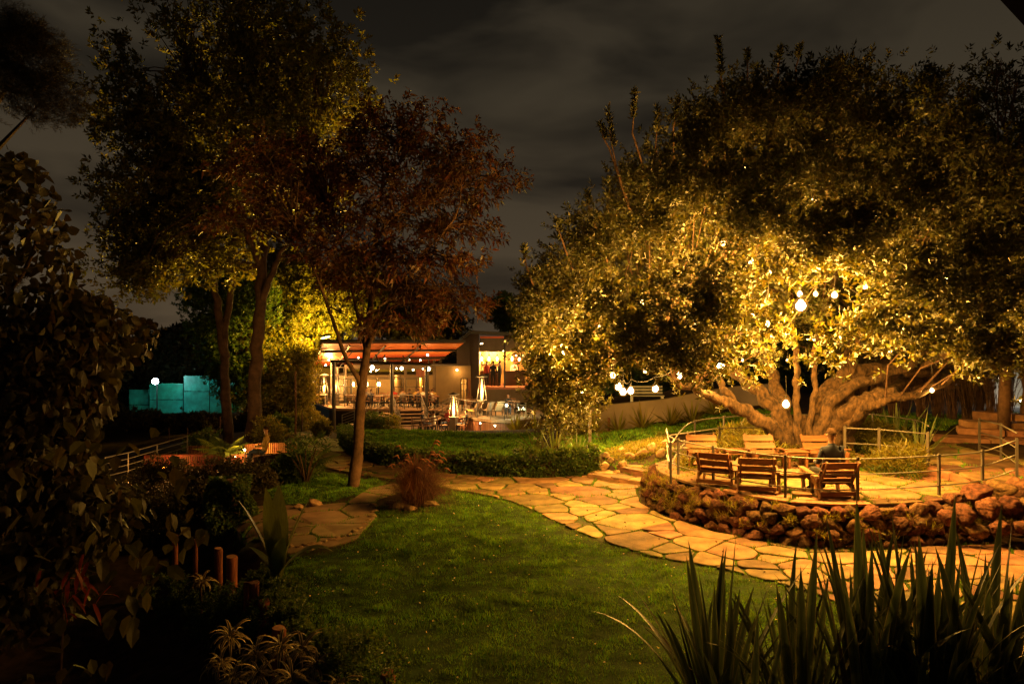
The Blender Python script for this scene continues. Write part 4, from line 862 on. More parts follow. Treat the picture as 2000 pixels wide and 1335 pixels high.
for px, d, n, sc, lab in [(1795,15.7,34,.95,'spiky flax plant inside the corner of the right bed railing'),(1748,17.2,30,1.15,'tall spiky flax plant behind the right bed railing'),(1420,16.6,16,.55,'small spiky plant in the left part of the tree bed'),(1466,16.9,16,.6,'spiky plant just left of the trunk base in the bed')]:
    x = (px-1000)/FPX*d; strap_plant('spiky_plant', lab, 'plant', (x, d, g(x,d)), BED, n, .75, sc, 'spiky plants in the tree bed', r0=.1)
for px, py, d, n, sc, lab in [(1083,876,19.3,22,1.15,'pale strap leaved plant standing on the hedge corner'),(1128,884,19.2,16,.7,'small pale strap leaved plant right of the larger one on the hedge corner'),(1050,880,19.8,18,.95,'dark arching strap leaved plant at the left of the hedge corner')]:
    p = PD(px, py, d); strap_plant('strap_leaf_plant', lab, 'plant', (p.x, p.y, g(p.x,p.y)), BED, n, .8, sc, 'strap leaved plants on the hedge corner', r0=.08)
# ground cover and ferns in the bed
def scatter_low(name, poly, n, h, leaf, m, lab=None, cat=None, zoff=0, wl=.35, up=1.0, **k):
    P_ = np.array(poly); lo = P_.min(0); hi = P_.max(0); x = rng.uniform(lo[0],hi[0],n*3); y = rng.uniform(lo[1],hi[1],n*3); kk = (poly_sd(x,y,poly) > 0) & (vnoise(x,y,1.8,5) > .28); x = x[kk][:n]; y = y[kk][:n]; z = G(x,y)
    hh = h*(.3+1.2*vnoise(x,y,1.1,6)); p = np.stack([x,y,z+zoff+rng.uniform(0,1,len(x))*hh], -1); d = rng.normal(size=p.shape); d[:,2] = np.abs(d[:,2])*.6+up*.4
    o = link(name, leaves_mesh(name, p, d, leaf*rng.uniform(.6,1.4,len(p)), leaf*wl, m), kind='stuff'); return o
BEDP = [tuple(PD(a,b,c)[:2]) for a,b,c in [(1325,0,14.6),(1400,0,15.4),(1500,0,15.8),(1640,0,15.8),(1700,0,14.4),(1800,0,13.6),(1815,0,15.3),(1787,0,16.5),(1700,0,18),(1560,0,18.7),(1414,0,18),(1345,0,16.8)]]
scatter_low('ground_cover', BEDP, 20000, .50, .17, M_LEAFY, wl=.16); scatter_low('ground_cover', BEDP, 12000, .22, .07, M_LEAFG, wl=.5)
B5 = pl([(1180,885),(1290,850),(1310,862),(1300,890),(1250,900),(1200,905)]); scatter_low('ground_cover', B5, 4500, .16, .08, M_LEAFY, wl=.2)
# ivy hedge --------------------------------------------------------------
HL = catmull([tuple(WG(a,b)) for a,b in [(662,850),(672,872),(700,893),(745,908),(800,918),(880,925),(960,931),(1040,933),(1110,931),(1172,922)]], 8)
hedge = thing('ivy_hedge', 'long low clipped ivy hedge curving between the stone path and the rear lawn', 'hedge', tuple(HL[0])); o0 = Vector(HL[0])
pp, nn = [], []
tot = len(HL)-1
core = MB(); sec = []
for i in range(15000):
    s = random.random()*tot; k = int(s); f = s-k; a = Vector(HL[k]); b = Vector(HL[min(k+1,tot)]); c = a.lerp(b,f); t = (b-a); t.z = 0; t = t.normalized() if t.length > 1e-6 else Vector((1,0,0)); nr = Vector((t.y,-t.x,0))
    if nr.y > 0: nr = -nr
    H = .46+.10*math.sin(s*1.7)*random.random()+(.14 if s/tot > .72 else 0); u = random.random()
    if u < .62: q_ = c-nr*.0+Vector((0,0,random.random()*H)); n_ = nr+Vector((0,0,.2))
    else: q_ = c-nr*random.random()*.55+Vector((0,0,H)); n_ = Vector((0,0,1))+nr*.2
    bump = (math.sin(q_.x*5)+math.sin(q_.z*9+q_.x*3))*.035; q_ = q_+n_*(random.gauss(0,.03)+bump); pp.append(tuple(q_-o0)); nn.append(tuple(n_+Vector((random.gauss(0,.5),random.gauss(0,.5),random.gauss(0,.5)))))
link('ivy_leaves', leaves_mesh('ivy_leaves', np.array(pp), np.array(nn)+np.array([0,0,-.5]), rng.uniform(.05,.10,len(pp)), .062, M_LEAFG, fold=.1), hedge, kind='stuff')
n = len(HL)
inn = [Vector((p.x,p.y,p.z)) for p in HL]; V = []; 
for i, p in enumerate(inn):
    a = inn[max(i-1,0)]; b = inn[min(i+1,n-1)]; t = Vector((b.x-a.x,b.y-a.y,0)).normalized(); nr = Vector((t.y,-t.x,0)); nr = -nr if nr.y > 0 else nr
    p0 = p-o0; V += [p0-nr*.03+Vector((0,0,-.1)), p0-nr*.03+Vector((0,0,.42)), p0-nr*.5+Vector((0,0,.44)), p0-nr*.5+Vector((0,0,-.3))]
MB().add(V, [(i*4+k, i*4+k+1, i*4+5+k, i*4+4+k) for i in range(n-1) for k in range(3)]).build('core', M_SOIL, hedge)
# tall grass clump with plumes beside the path ----------------------------
tq = WG(815, 985); tg = thing('fountain_grass', 'dry reddish fountain grass clump with drooping plumes on the lawn corner', 'grass clump', tuple(tq))
n = 4200; az = rng.uniform(0,6.28,n); ti = np.abs(rng.normal(0,.62,n)); hh = rng.uniform(.5,1.1,n); base = np.stack([np.cos(az)*.22*rng.uniform(0,1,n), np.sin(az)*.22*rng.uniform(0,1,n), np.zeros(n)], -1)
mb = MB(); V = []; F = []
for i in range(n):
    dx, dy = math.cos(az[i])*math.sin(ti[i]), math.sin(az[i])*math.sin(ti[i]); w_ = .004; sx, sy = -math.sin(az[i])*w_, math.cos(az[i])*w_
    for k, (t, dr) in enumerate(((0,0),(.5,.0),(.85,.05),(1.05,.22*ti[i]*2))):
        x = base[i,0]+dx*t*hh[i]*1.1; y = base[i,1]+dy*t*hh[i]*1.1; z = t*hh[i]*math.cos(ti[i])-dr*hh[i]; f = 1-.7*t; V += [(x-sx*f,y-sy*f,z),(x+sx*f,y+sy*f,z)]
    o_ = i*8; F += [(o_,o_+1,o_+3,o_+2),(o_+2,o_+3,o_+5,o_+4),(o_+4,o_+5,o_+7,o_+6)]
link('blades', mesh_np('blades', V, F, M_STRAW), tg, kind='stuff')
M_PLUME = mat('pink_plume', (.20,.085,.05), .9, bump=.8, bscale=60, trans=.3)
for i in range(26):
    a = random.random()*6.28; r = random.uniform(.15,.62); h = random.uniform(.75,1.3); x, y = math.cos(a)*r, math.sin(a)*r*.8; dx = math.copysign(.12,x)
    MB().tube([(x*.3,y*.3,.3),(x*.8,y*.8,h*.8),(x,y,h)], .003, 3).tube([(x,y,h-.02),(x+dx*.3,y,h+.05),(x+dx*.8,y,h+.04),(x+dx*1.3,y,h-.02)], [.006,.020,.018,.004], 5, mi=1).build('plume', [M_STRAW, M_PLUME], tg, smooth=True)
for px, py, sz in [(780,993,.42),(800,996,.3),(838,987,.34),(765,985,.3)]:
    p = WG(px,py); o = link('stone', random.choice(ROCKSP), loc=(p.x,p.y,p.z+sz*.15), rot=(0,0,random.random()*6), scale=(sz*1.3,sz,sz*.6)); tag(o, {780:'large reddish stone at the foot of the fountain grass',800:'dark stone between the two lit ones under the fountain grass',838:'orange lit flat stone right under the fountain grass',765:'stone at the left foot of the fountain grass'}[px], 'stone', 'stones round the fountain grass')
# stones edging the round patio
ed = thing('stone_edging', 'row of small orange stones edging the little round patio on the lawn', 'edging')
for px, py in [(730,988),(732,1000),(727,1010),(719,1018),(712,1026),(702,1034),(693,1040),(684,1046),(672,1050),(660,1053),(648,1056),(634,1060),(622,1064),(608,1066),(596,1067),(585,1070),(566,1068)]:
    p = WG(px,py); sz = random.uniform(.14,.24); link('stone', random.choice(ROCKSP), ed, loc=(p.x,p.y,p.z+.02), rot=(0,0,random.random()*6), scale=(sz*1.3,sz*.9,sz*.6))
for i, (px, py, sz, lab) in enumerate([(616,990,.30,'oblong stone at the far edge of the round patio'),(585,995,.2,'small stone left of the oblong one at the far patio edge')]):
    p = WG(px,py); o = link('stone', ROCKSP[i], loc=(p.x,p.y,p.z+.07), rot=(.2,.4,.6), scale=(sz*1.5,sz*.8,sz*.8)); tag(o, lab, 'stone')
# ================================================================== RESTAURANT
M_WALL = mat('beige_render', (.15,.11,.058), .9, noise=.12, nscale=2, bump=.08, bscale=30)
M_WALLD = mat('grey_brown_render', (.11,.085,.06), .9, noise=.2, nscale=1.5, bump=.1, bscale=20)
M_CEIL = mat('red_ceiling_board', (.50,.13,.045), .5, noise=.35, nscale=2, bump=.1, bscale=12, stretch=(.6,6,6), obj_rand=.15)
M_DECK = mat('deck_boards', (.24,.15,.09), .7, noise=.25, nscale=3, bump=.2, bscale=20, stretch=(8,1,1))
M_FASC = mat('dark_fascia', (.028,.018,.013), .8)
M_CLAD = mat('red_timber_cladding', (.26,.11,.055), .7, noise=.4, nscale=4, stretch=(8,8,.6), obj_rand=.25)
M_ROOFT = mat('dark_roof_sheet', (.05,.045,.04), .7)
M_BARW = mat('yellow_timber_wall', (.42,.26,.10), .6, noise=.3, nscale=3, stretch=(6,6,.5))
M_SHELF = mat('shelf_wood', (.06,.035,.02), .7)
DZ = -1.02
def at(px, py, d): return PD(px, py, d)
Zp = lambda py, d: CZ-(py-667.5)/FPX*d
Xp = lambda px, d: (px-1000)/FPX*d
rb = thing('restaurant_pavilion', 'open sided restaurant pavilion with red boarded ceiling and lit windows', 'building', (Xp(740,50),50,DZ)); ro = Vector(rb.location)
def bpart(par, org, name, lo, hi, m, bev=0, rz=0):
    lo = Vector(lo); hi = Vector(hi); c = (lo+hi)/2; d = hi-lo
    return MB().box((0,0,0),(abs(d.x),abs(d.y),abs(d.z)),bev=bev).build(name, m, par, loc=c-org, rot=(0,0,rz))
B = lambda name, lo, hi, m, **k: bpart(rb, ro, name, lo, hi, m, **k)
FY = 50.0
# back room
B('back_wall', (Xp(650,FY),54.5,DZ), (Xp(848,FY),54.7,2.6), M_WALL)
B('side_wall', (Xp(578,57)-1.0,56,DZ), (Xp(650,56),56.2,2.9), M_WALL)
B('interior_floor', (Xp(650,FY),50.1,DZ-.06), (Xp(848,FY),54.5,DZ), M_DECK)
B('interior_ceiling', (Xp(650,FY)-.1,50.2,1.05), (Xp(848,FY),54.5,1.13), M_WALLD)
B('partition', (Xp(762,FY),51.0,DZ), (Xp(762,FY)+.12,54.4,1.0), M_WALL)
B('partition', (Xp(811,FY),51.5,DZ), (Xp(811,FY)+.12,54.4,1.0), M_BARW)
B('end_wall', (Xp(845,FY),50.0,DZ), (Xp(848,FY)+.1,54.6,2.3), M_WALLD)
B('end_wall', (Xp(648,FY)-.15,50.2,DZ), (Xp(650,FY)-.02,54.6,2.3), M_WALLD)
B('cladding_panel', (Xp(812,FY),50.12,.9), (Xp(836,FY),50.2,1.9), M_CLAD)
# frames and panes of the window front
def window(par, org, px0, px1, py0, py1, d, mull=(), trans=(), fr=.07, m=M_BLACK, glass=True):
    x0, x1 = Xp(px0,d), Xp(px1,d); z1, z0 = Zp(py0,d), Zp(py1,d); t = .06
    f = MB(); f.box(((x0+x1)/2,d,z1-fr/2),(x1-x0,t,fr)); f.box(((x0+x1)/2,d,z0+fr/2),(x1-x0,t,fr)); f.box((x0+fr/2,d,(z0+z1)/2),(fr,t,z1-z0-2*fr)); f.box((x1-fr/2,d,(z0+z1)/2),(fr,t,z1-z0-2*fr))
    for a in mull: f.box((Xp(a,d),d,(z0+z1)/2),(fr*.8,t*.9,z1-z0-2*fr))
    for a in trans: f.box(((x0+x1)/2,d,Zp(a,d)),(x1-x0-2*fr,t*.8,fr*.7))
    f.v = [tuple(Vector(v)-org) for v in f.v]; o = f.build('window_frame', m, par)
    if glass:
        gl = MB().add([(x0+fr,d+.02,z0+fr),(x1-fr,d+.02,z0+fr),(x1-fr,d+.02,z1-fr),(x0+fr,d+.02,z1-fr)],[(0,1,2,3)]); gl.v = [tuple(Vector(v)-org) for v in gl.v]; gl.build('pane', glassmat(), o)
    return o
window(rb, ro, 651, 673, 716, 787, FY, mull=(662,), trans=(739,754))
window(rb, ro, 674, 686, 739, 787, FY-.02, trans=(755,)); 
for a, b, mu in ((686,737,(717,)),(738,765,()),(768,789,()),(792,838,(814,))): window(rb, ro, a, b, 738, 787, FY, mull=mu, trans=(755,) if a != 738 else ())
for a, b in ((674,714),(714,764),(764,792),(792,838)): window(rb, ro, a, b, 718, 737.5, FY, m=M_WALLD, fr=.10)
for a, b in ((690,712),(714,740),(743,790),(793,838)): window(rb, ro, a, b, 699, 711, FY-.4, fr=.06)
B('transom_beam', (Xp(674,FY),49.85,Zp(718,FY)-.02), (Xp(845,FY),50.05,Zp(712,FY)), M_WALLD)
# screens and furniture seen inside
B('interior_picture', (Xp(776,54),54.35,Zp(757,54)), (Xp(787,54),54.4,Zp(742,54)), M_WALLD)
B('interior_cupboard', (Xp(820,54)+.0,53.4,DZ), (Xp(828,54),53.8,Zp(749,53.5)), M_BLACK)
for px in (690.5, 717, 737, 741):
    x = Xp(px,53); o = MB().lathe([(.05,-.16),(.075,-.1),(.075,.1),(.05,.16)],(0,0,0),8).build('wall_light', mat('lit_sconce',(1,.8,.5),.4,emit=((1,.66,.26),14)), rb, loc=Vector((x,53.0,Zp(750,53)))-ro); lamp('sconce_light', (0,-.25,0), 120, WARM, .08, o)
for px in (752, 780, 803, 826): o = lamp('room_light', Vector((Xp(px,52),51.9,.8))-ro, 120 if px != 826 else 260, WARM, .12, rb)
for px in (700,715,735): o = lamp('room_light', Vector((Xp(px,52),51.6,.85))-ro, 100, WARM, .12, rb)
# roof plane, high edge towards the garden
A_, B_, C_, D_ = at(628,671,45), at(905,671,45), at(850,709,51), at(607,716,53)
def quadpt(u, v): return (A_*(1-u)+B_*u)*(1-v)+(D_*(1-u)+C_*u)*v
nb = 11
for i in range(nb):
    v0, v1 = i/nb, (i+1)/nb-.012
    V = [quadpt(0,v0),quadpt(1,v0),quadpt(1,v1),quadpt(0,v1)]; V += [p+Vector((0,0,.05)) for p in V]; c = sum(V, Vector())/8
    MB().add([p-c for p in V],[(0,3,2,1),(4,5,6,7),(0,1,5,4),(1,2,6,5),(2,3,7,6),(3,0,4,7)]).build('ceiling_board', M_CEIL, rb, loc=c-ro)
V = [quadpt(-.01,-.02),quadpt(1.01,-.02),quadpt(1.01,1.03),quadpt(-.01,1.03)]; V = [p+Vector((0,0,.08)) for p in V]+[p+Vector((0,0,.24)) for p in V]
MB().add([p-ro for p in V],[(0,3,2,1),(4,5,6,7),(0,1,5,4),(1,2,6,5),(2,3,7,6),(3,0,4,7)]).build('roof', M_ROOFT, rb)
def beam(par, org, a, b, w, h, m=M_BLACK, name='beam'):
    a = Vector(a); b = Vector(b); d = b-a; return MB().tube([a-org, b-org], [w*.6]*2, 4).build(name, m, par)
for v in (.24,.62,.96): beam(rb, ro, quadpt(0,v)-Vector((0,0,.1)), quadpt(1,v)-Vector((0,0,.1)), .14, .1)
for u in (.0,.2,.45,.7): beam(rb, ro, quadpt(u,0)-Vector((0,0,.14)), quadpt(u,1)-Vector((0,0,.14)), .12, .1, name='rafter')
# pergola beam and columns in front
beam(rb, ro, at(644,705,44), at(842,711,45), .14, .1)
beam(rb, ro, at(674,700,46), at(760,706,46), .1, .1)
for a, b in (((705,711,45),(714,690,46)),((742,711,45),(734,692,46)),((745,711,45),(752,692,46)),((792,711,45),(787,694,46)),((796,711,45),(800,694,46)),((664,716,48),(690,684,46))): beam(rb, ro, at(*a), at(*b), .07, .1, name='truss_strut')
for px, d, pt in ((652,44.0,706),(765,44.4,711),(833,44.8,715)):
    x = Xp(px,d); z0 = g(x,d); MB().tube([(0,0,z0),(0,0,Zp(pt,d))], .10 if px != 652 else .12, 8).build('column', M_METAL, rb, loc=Vector((x,d,0))-ro)
for px, d, pt in ((613,51.5,719),(618,52.5,719),(660,50,718)): x = Xp(px,d); MB().tube([(0,0,DZ),(0,0,Zp(pt,d))], .09, 8).build('column', M_METAL, rb, loc=Vector((x,d,0))-ro)
# link wall, door
lw = thing('bar_building', 'two storey bar wing with open upper bar window beside the pavilion', 'building', (Xp(900,50),50,DZ)); lo_ = Vector(lw.location)
B2_ = lambda name, lo, hi, m, **k: bpart(lw, lo_, name, lo, hi, m, **k)
B2_('wall', (Xp(848,FY)+.12,50.0,DZ), (Xp(899.5,FY),50.2,1.95), M_WALL)
B2_('wall', (Xp(912.5,FY),50.0,DZ), (Xp(936,FY),50.2,1.95), M_WALL)
B2_('wall', (Xp(899.5,FY),50.0,Zp(738,FY)), (Xp(912.5,FY),50.2,1.95), M_WALL)
B2_('door_room', (Xp(897,52),52.2,DZ), (Xp(916,52),52.3,1.5), M_WALL)
B2_('roof', (Xp(842,FY),48.6,Zp(713,FY)), (Xp(934,FY),52,Zp(709.5,FY)), M_ROOFT)
dr = B2_('door', (Xp(914,49.6),49.3,DZ), (Xp(919.5,49.6),49.4,Zp(739,FY)), M_CLAD)
MB().box((0,0,0),(.04,.08,.14)).build('handle', M_BRIGHT, dr, loc=(-.06,-.08,0))
wf = window(lw, lo_, 899.5, 912.5, 738, 787, FY-.01, mull=(906,), trans=(750,762), glass=False)
lamp('door_light', Vector((Xp(905,51),51.2,.4))-lo_, 150, WARM, .1, lw)
# upper bar wing, d = 47
BY = 47.0; fl = Zp(756,BY)
B2_('wall', (Xp(936,BY),BY,DZ), (Xp(1062,BY),BY+.2,fl-.1), M_WALLD)
B2_('corner_pier', (Xp(924,BY),BY,DZ), (Xp(935.5,BY),BY+.3,Zp(650,BY)), M_FASC)
B2_('upper_screen', (Xp(936,BY),BY+.9,Zp(686,BY)), (Xp(1062,BY),BY+1.0,Zp(660,BY)), M_WALLD)
B2_('floor_slab', (Xp(935,BY),BY-.12,fl-.14), (Xp(1062,BY),BY+5,fl), M_CLAD)
B2_('bar_back_wall', (Xp(930,51),51,fl), (Xp(1062,51),51.1,Zp(680,50)), M_BARW)
B2_('bar_side_wall', (Xp(935,BY)-.1,BY+.31,fl), (Xp(935,BY),51,Zp(684,BY)), M_BARW)
B2_('bar_ceiling', (Xp(935,BY),BY+.9,Zp(686.5,BY)), (Xp(1062,BY),51,Zp(685,BY)), M_WALLD)
B2_('post', (Xp(984,BY),BY-.05,fl), (Xp(987.3,BY),BY+.1,Zp(655,BY)), M_BLACK)
B2_('red_curtain_wall', (Xp(1005,50),50.2,fl), (Xp(1014,50),50.4,Zp(690,50)), M_CLAD)
rf = MB(); pr = [at(892,664,49), at(918,645.5,BY-.3), at(1062,652,BY-.3)]
V = [at(890,667,46.6), at(918,645,46.6), at(1070,652,46.6), at(890,667,52), at(918,645,52), at(1070,652,52)]; V = [v for v in V]; V += [v-Vector((0,0,.22)) for v in V]
for i in (3,4,5,9,10,11): V[i] = Vector((V[i%3].x, 52, V[i-3].z))
rf.add([v-lo_ for v in V], [(0,1,4,3),(1,2,5,4),(6,9,10,7),(7,10,11,8),(0,6,7,1),(1,7,8,2),(3,4,10,9),(4,5,11,10),(0,3,9,6),(2,8,11,5)]); rf.build('roof', M_ROOFT, lw)
V = [at(892,668,47.35), at(918,648,47.35), at(930,649,47.35), Vector((Xp(930,47.35),47.35,DZ)), Vector((Xp(921,47.35),47.35,DZ)), Vector((Xp(921,47.35),47.35,Zp(713,47.35))), Vector((Xp(892,47.35),47.35,Zp(713,47.35)))]
V2 = [v+Vector((0,.15,0)) for v in V]; MB().add([v-lo_ for v in V+V2], [(0,1,5,6),(1,2,3,4),(1,4,5),(13,12,8,7),(11,10,9,8),(12,11,8)]+[(i,7+i,7+(i+1)%7,(i+1)%7) for i in range(7)]).build('gable_wall', M_FASC, lw)
B2_('fascia_light_strip', (Xp(938,BY),BY-.12,Zp(660.5,BY)), (Xp(984,BY),BY-.05,Zp(656.5,BY)), M_CEIL)
B2_('counter', (Xp(938,49),48.8,fl), (Xp(978,49),49.3,fl+1.05), M_SHELF)
B2_('counter', (Xp(986,49),48.8,fl), (Xp(1025,49),49.3,fl+1.05), M_SHELF)
for py in (712.5, 727): B2_('shelf', (Xp(935.5,50.6),50.6,Zp(py,50.6)), (Xp(978,50.6),50.95,Zp(py,50.6)+.05), M_SHELF)
B2_('shelf_side', (Xp(978,50.6),50.6,Zp(727,50.6)), (Xp(978.6,50.6),50.95,Zp(703,50.6)), M_SHELF)
BOT = [mat('bottle_'+n, c, .15, trans=.4, spec=.8) for n, c in (('green',(.05,.16,.04)),('clear',(.5,.5,.42)),('amber',(.34,.16,.03)),('gold',(.5,.36,.10)))]
bms = [MB().lathe([(.045,0),(.05,.02),(.05,.22),(.02,.28),(.018,.36),(.022,.37)],(0,0,0),7).mesh('bottle', m, True) for m in BOT]
for py in (712.5, 727):
    for i in range(24):
        px = 937+i*1.7; kb = random.randrange(4); o = link('bottle', bms[kb], loc=(Xp(px,50.72)+random.gauss(0,.01), 50.76, Zp(py,50.6)+.052), scale=(1,1,random.uniform(.85,1.15))); tag(o, 'small %s glass bottle on the %s bar shelf' % (('green','clear','brown','golden')[kb], 'upper' if py < 720 else 'lower'), 'bottle', 'bottles on the two bar shelves')
LIT = mat('lit_small_bulb', (1,.85,.6), .4, emit=((1,.74,.38), 7)); LITW = mat('lit_white_bulb', (1,.95,.85), .4, emit=((1,.88,.62), 9))
def spot_bulb(px, py, d, r, pw, lab, grp, col=WARM, m=None, cat='lamp', name='small_lamp'):
    t = thing(name, lab, cat, tuple(at(px,py,d)), 0, grp); MB().lathe([(.3*r,r),(r,.2*r),(.9*r,-.5*r),(.1*r,-r)],(0,0,0),8).build('globe', m or LIT, t, smooth=True); MB().lathe([(.4*r,0),(.4*r,r*.8)],(0,0,r),6).build('socket', M_BLACK, t)
    if pw: lamp('lamp_light', (0,-.02,-r-.06), pw*2.2, col, .05, t)
for px, lab in ((941,'first pendant bulb at the left end of the bar'),(955,'second pendant bulb over the bar bottles'),(971,'third pendant bulb over the bar bottles'),(1000,'pendant bulb against the yellow timber right of the post'),(1014,'pendant bulb at the right end of the bar beside the tree')):
    t = thing('pendant_lamp', lab, 'lamp', tuple(at(px,699,48.9)), 0, 'pendants over the bar'); MB().lathe([(.03,.12),(.07,.02),(.085,-.08),(.05,-.17),(.005,-.2)],(0,0,0),9).build('globe', LIT, t, smooth=True); MB().lathe([(.05,.12),(.06,.2),(.02,.28)],(0,0,0),8).build('socket', M_BLACK, t); MB().tube([(0,0,.26),(0,0,.62)],.01,4).build('cord', M_BLACK, t); lamp('lamp_light', (0,-.05,-.27), 90, WARM, .06, t)
for px in (938,952,966): lamp('bar_light', Vector((Xp(px,50.5),50.5,Zp(690,50.5)))-lo_, 75, (1,.66,.2), .06, lw)
lamp('bar_light', Vector((Xp(1000,50.3),50.2,Zp(690,50.5)))-lo_, 22, WARM, .06, lw)
spot_bulb(1008,694,47.2,.06,6,'small round light beneath the bar ceiling, left of two by the tree','small lights at the bar'); spot_bulb(1022,694,47.2,.06,6,'small round light beneath the bar ceiling, right of two by the tree','small lights at the bar'); spot_bulb(983,685,46.8,.045,0,'tiny light on the top of the bar post','small lights at the bar'); spot_bulb(939,671,46.8,.05,0,'left tiny light on the dark screen over the bar','small lights at the bar'); spot_bulb(942,670.5,46.8,.05,0,'right tiny light on the dark screen over the bar','small lights at the bar')
# lamps of the pavilion
for i, (px, py, v) in enumerate([(650.5,690,.45),(646,697,.6),(642,703,.75),(636,712.5,.9)]): spot_bulb(px, py, 49.5, .06, 110, ('highest','second','third','lowest')[i]+' of the four lights under the red boarded ceiling', 'lights under the red ceiling')
for px, py, r, pw, lab in [(727,717,.15,60,'bright white lamp under the pergola, leftmost of three'),(784.5,719,.12,50,'bright white lamp under the pergola, middle of three'),(837,720,.14,60,'bright white lamp under the pergola at its right corner'),
    (700,698,.06,5,'tiny light high behind the pergola near the tree stem'),(752,700,.06,5,'tiny light high in the upper glazing right of the stem'),(799,702,.06,5,'tiny light in the upper glazing left of two'),(821,703,.06,5,'tiny light in the upper glazing right of two'),(835,693,.08,8,'reddish light at the right end of the pavilion ceiling'),
    (774,719,.06,5,'tiny light just left of the middle pergola lamp'),(807,722,.07,8,'small light right of the middle pergola lamp'),(693.5,727,.10,20,'lamp seen in the fork left of the tree stem'),(724,725,.06,4,'tiny light under the left bright lamp'),(735,723,.06,4,'tiny light right below the left bright lamp'),(826,720,.05,3,'tiny light left of the corner lamp'),(892.5,722,.08,14,'white light on the plain wall left of the door')]:
    spot_bulb(px, py, 46.0 if px < 845 else 49.6, r, pw, lab, 'lights round the pavilion', m=LITW)
# roof flood lamp lighting the trees
fl_ = thing('flood_lamp', 'strong yellow flood lamp on the roof corner shining on the trees', 'lamp', tuple(at(636,660,46)))
MB().box((0,0,0),(.62,.25,.16),rot=(0,math.radians(-12),0),bev=.03).build('housing', M_BLACK, fl_, loc=(0,0,.17)); MB().box((0,0,0),(.56,.22,.06),rot=(0,math.radians(-12),0),bev=.02).build('lens', mat('lit_lens',(1,.85,.3),.4,emit=((1,.78,.14),40)), fl_, loc=(0,-.02,.04)); MB().tube([(0,.1,.2),(.5,.3,-.2),(.9,.4,-.35)],.03,5).build('bracket', M_BLACK, fl_)
lamp('flood_light', (-.1,.0,-.12), 420, (1.0,.60,.05), .12, fl_)
lamp('flood_light', (-.2,.6,.45), 1900, (1.0,.60,.05), .15, fl_)
sp_ = lamp('flood_beam', (-.3,-.5,.4), 16000, (1.0,.58,.07), .15, fl_, 'SPOT', spot_size=math.radians(52), spot_blend=.5); sp_.rotation_euler = (PD(450,170,27)-Vector(fl_.location)).to_track_quat('-Z','Y').to_euler()
# deck
dk = thing('wooden_deck', 'raised timber dining deck with dark fascia in front of the pavilion', 'deck', (Xp(740,48),48,DZ)); do = Vector(dk.location)
DP = [tuple(at(a,b,c)[:2]) for a,b,c in [(604,0,53.5),(640,0,47.2),(655,0,46.6),(830,0,45.6),(872,0,44.6),(905,0,41.5),(960,0,39.6),(1010,0,39.4),(1065,0,40.5),(1065,0,47)]]+[(Xp(845,50),50),(Xp(600,57),57)]
n = len(DP); MB().add([(x-do.x,y-do.y,-.16) for x,y in DP]+[(x-do.x,y-do.y,0) for x,y in DP], [tuple(range(n-1,-1,-1)),tuple(range(n,2*n))]+[(k,(k+1)%n,n+(k+1)%n,n+k) for k in range(n)]).build('deck_floor', M_DECK, dk)
ins = [(x+(do.x-x)*.012, y+.25) for x, y in DP[:9]]
MB().add([(x-do.x,y-do.y,g(x,y)-DZ-.3) for x,y in ins]+[(x-do.x,y-do.y,-.17) for x,y in ins], [(k,k+1,9+k+1,9+k) for k in range(8)]).build('skirt', M_FASC, dk)
cl = catmull([Vector((*DP[k],0)) for k in (4,5,6,7,8)], 12)
for i in range(len(cl)-1):
    a, b = cl[i], cl[i+1]; L = (b-a).length; an = math.atan2((b-a).y,(b-a).x)
    for k in range(3):
        c = a.lerp(b,(k+.5)/3); zb = g(c.x,c.y)-.1; MB().box((0,0,0),(L/3-.015,.03,DZ-.2-zb)).build('fascia_plank', M_CLAD, dk, loc=Vector((c.x,c.y+.10,(DZ-.2+zb)/2))-do, rot=(0,0,an))
# railing round the deck
def simple_rail(label, pts, h, n_r, post_every=1, m=M_METAL, group='railings of the restaurant deck and stairs', rm=M_BRIGHT, pr=.025, rr=.016):
    r = thing('metal_railing', label, 'railing', tuple(pts[0]), 0, group); o = Vector(pts[0])
    for i, p in enumerate(pts):
        if i % post_every == 0: MB().tube([Vector(p)-o, Vector(p)-o+Vector((0,0,h))], pr, 5).build('post', m, r)
    for k in range(n_r): MB().tube([Vector(p)-o+Vector((0,0,h*(1-k/n_r)-.01)) for p in pts], rr*(1.3 if k == 0 else 1), 5).build('rail', rm if k == 0 else m, r)
    return r
def V3(l, z=DZ): return [Vector((Xp(a,d),d,z)) for a, d in l]
simple_rail('deck railing along the left side past the two heaters', V3([(604,53),(622,50),(640,47.5),(655,46.8),(690,46.6),(725,46.3),(762,46.1)]), .95, 4)
simple_rail('deck railing in front of the seated diners', V3([(767,46.1),(790,46),(815,45.8),(834,45.7)]), .95, 5)
simple_rail('deck railing curving right past the armchairs and the bar heater', V3([(880,44.3),(895,42.4),(910,41.3),(932,40.5),(958,39.9),(985,39.6),(1010,39.6),(1040,40)]), 1.0, 2)
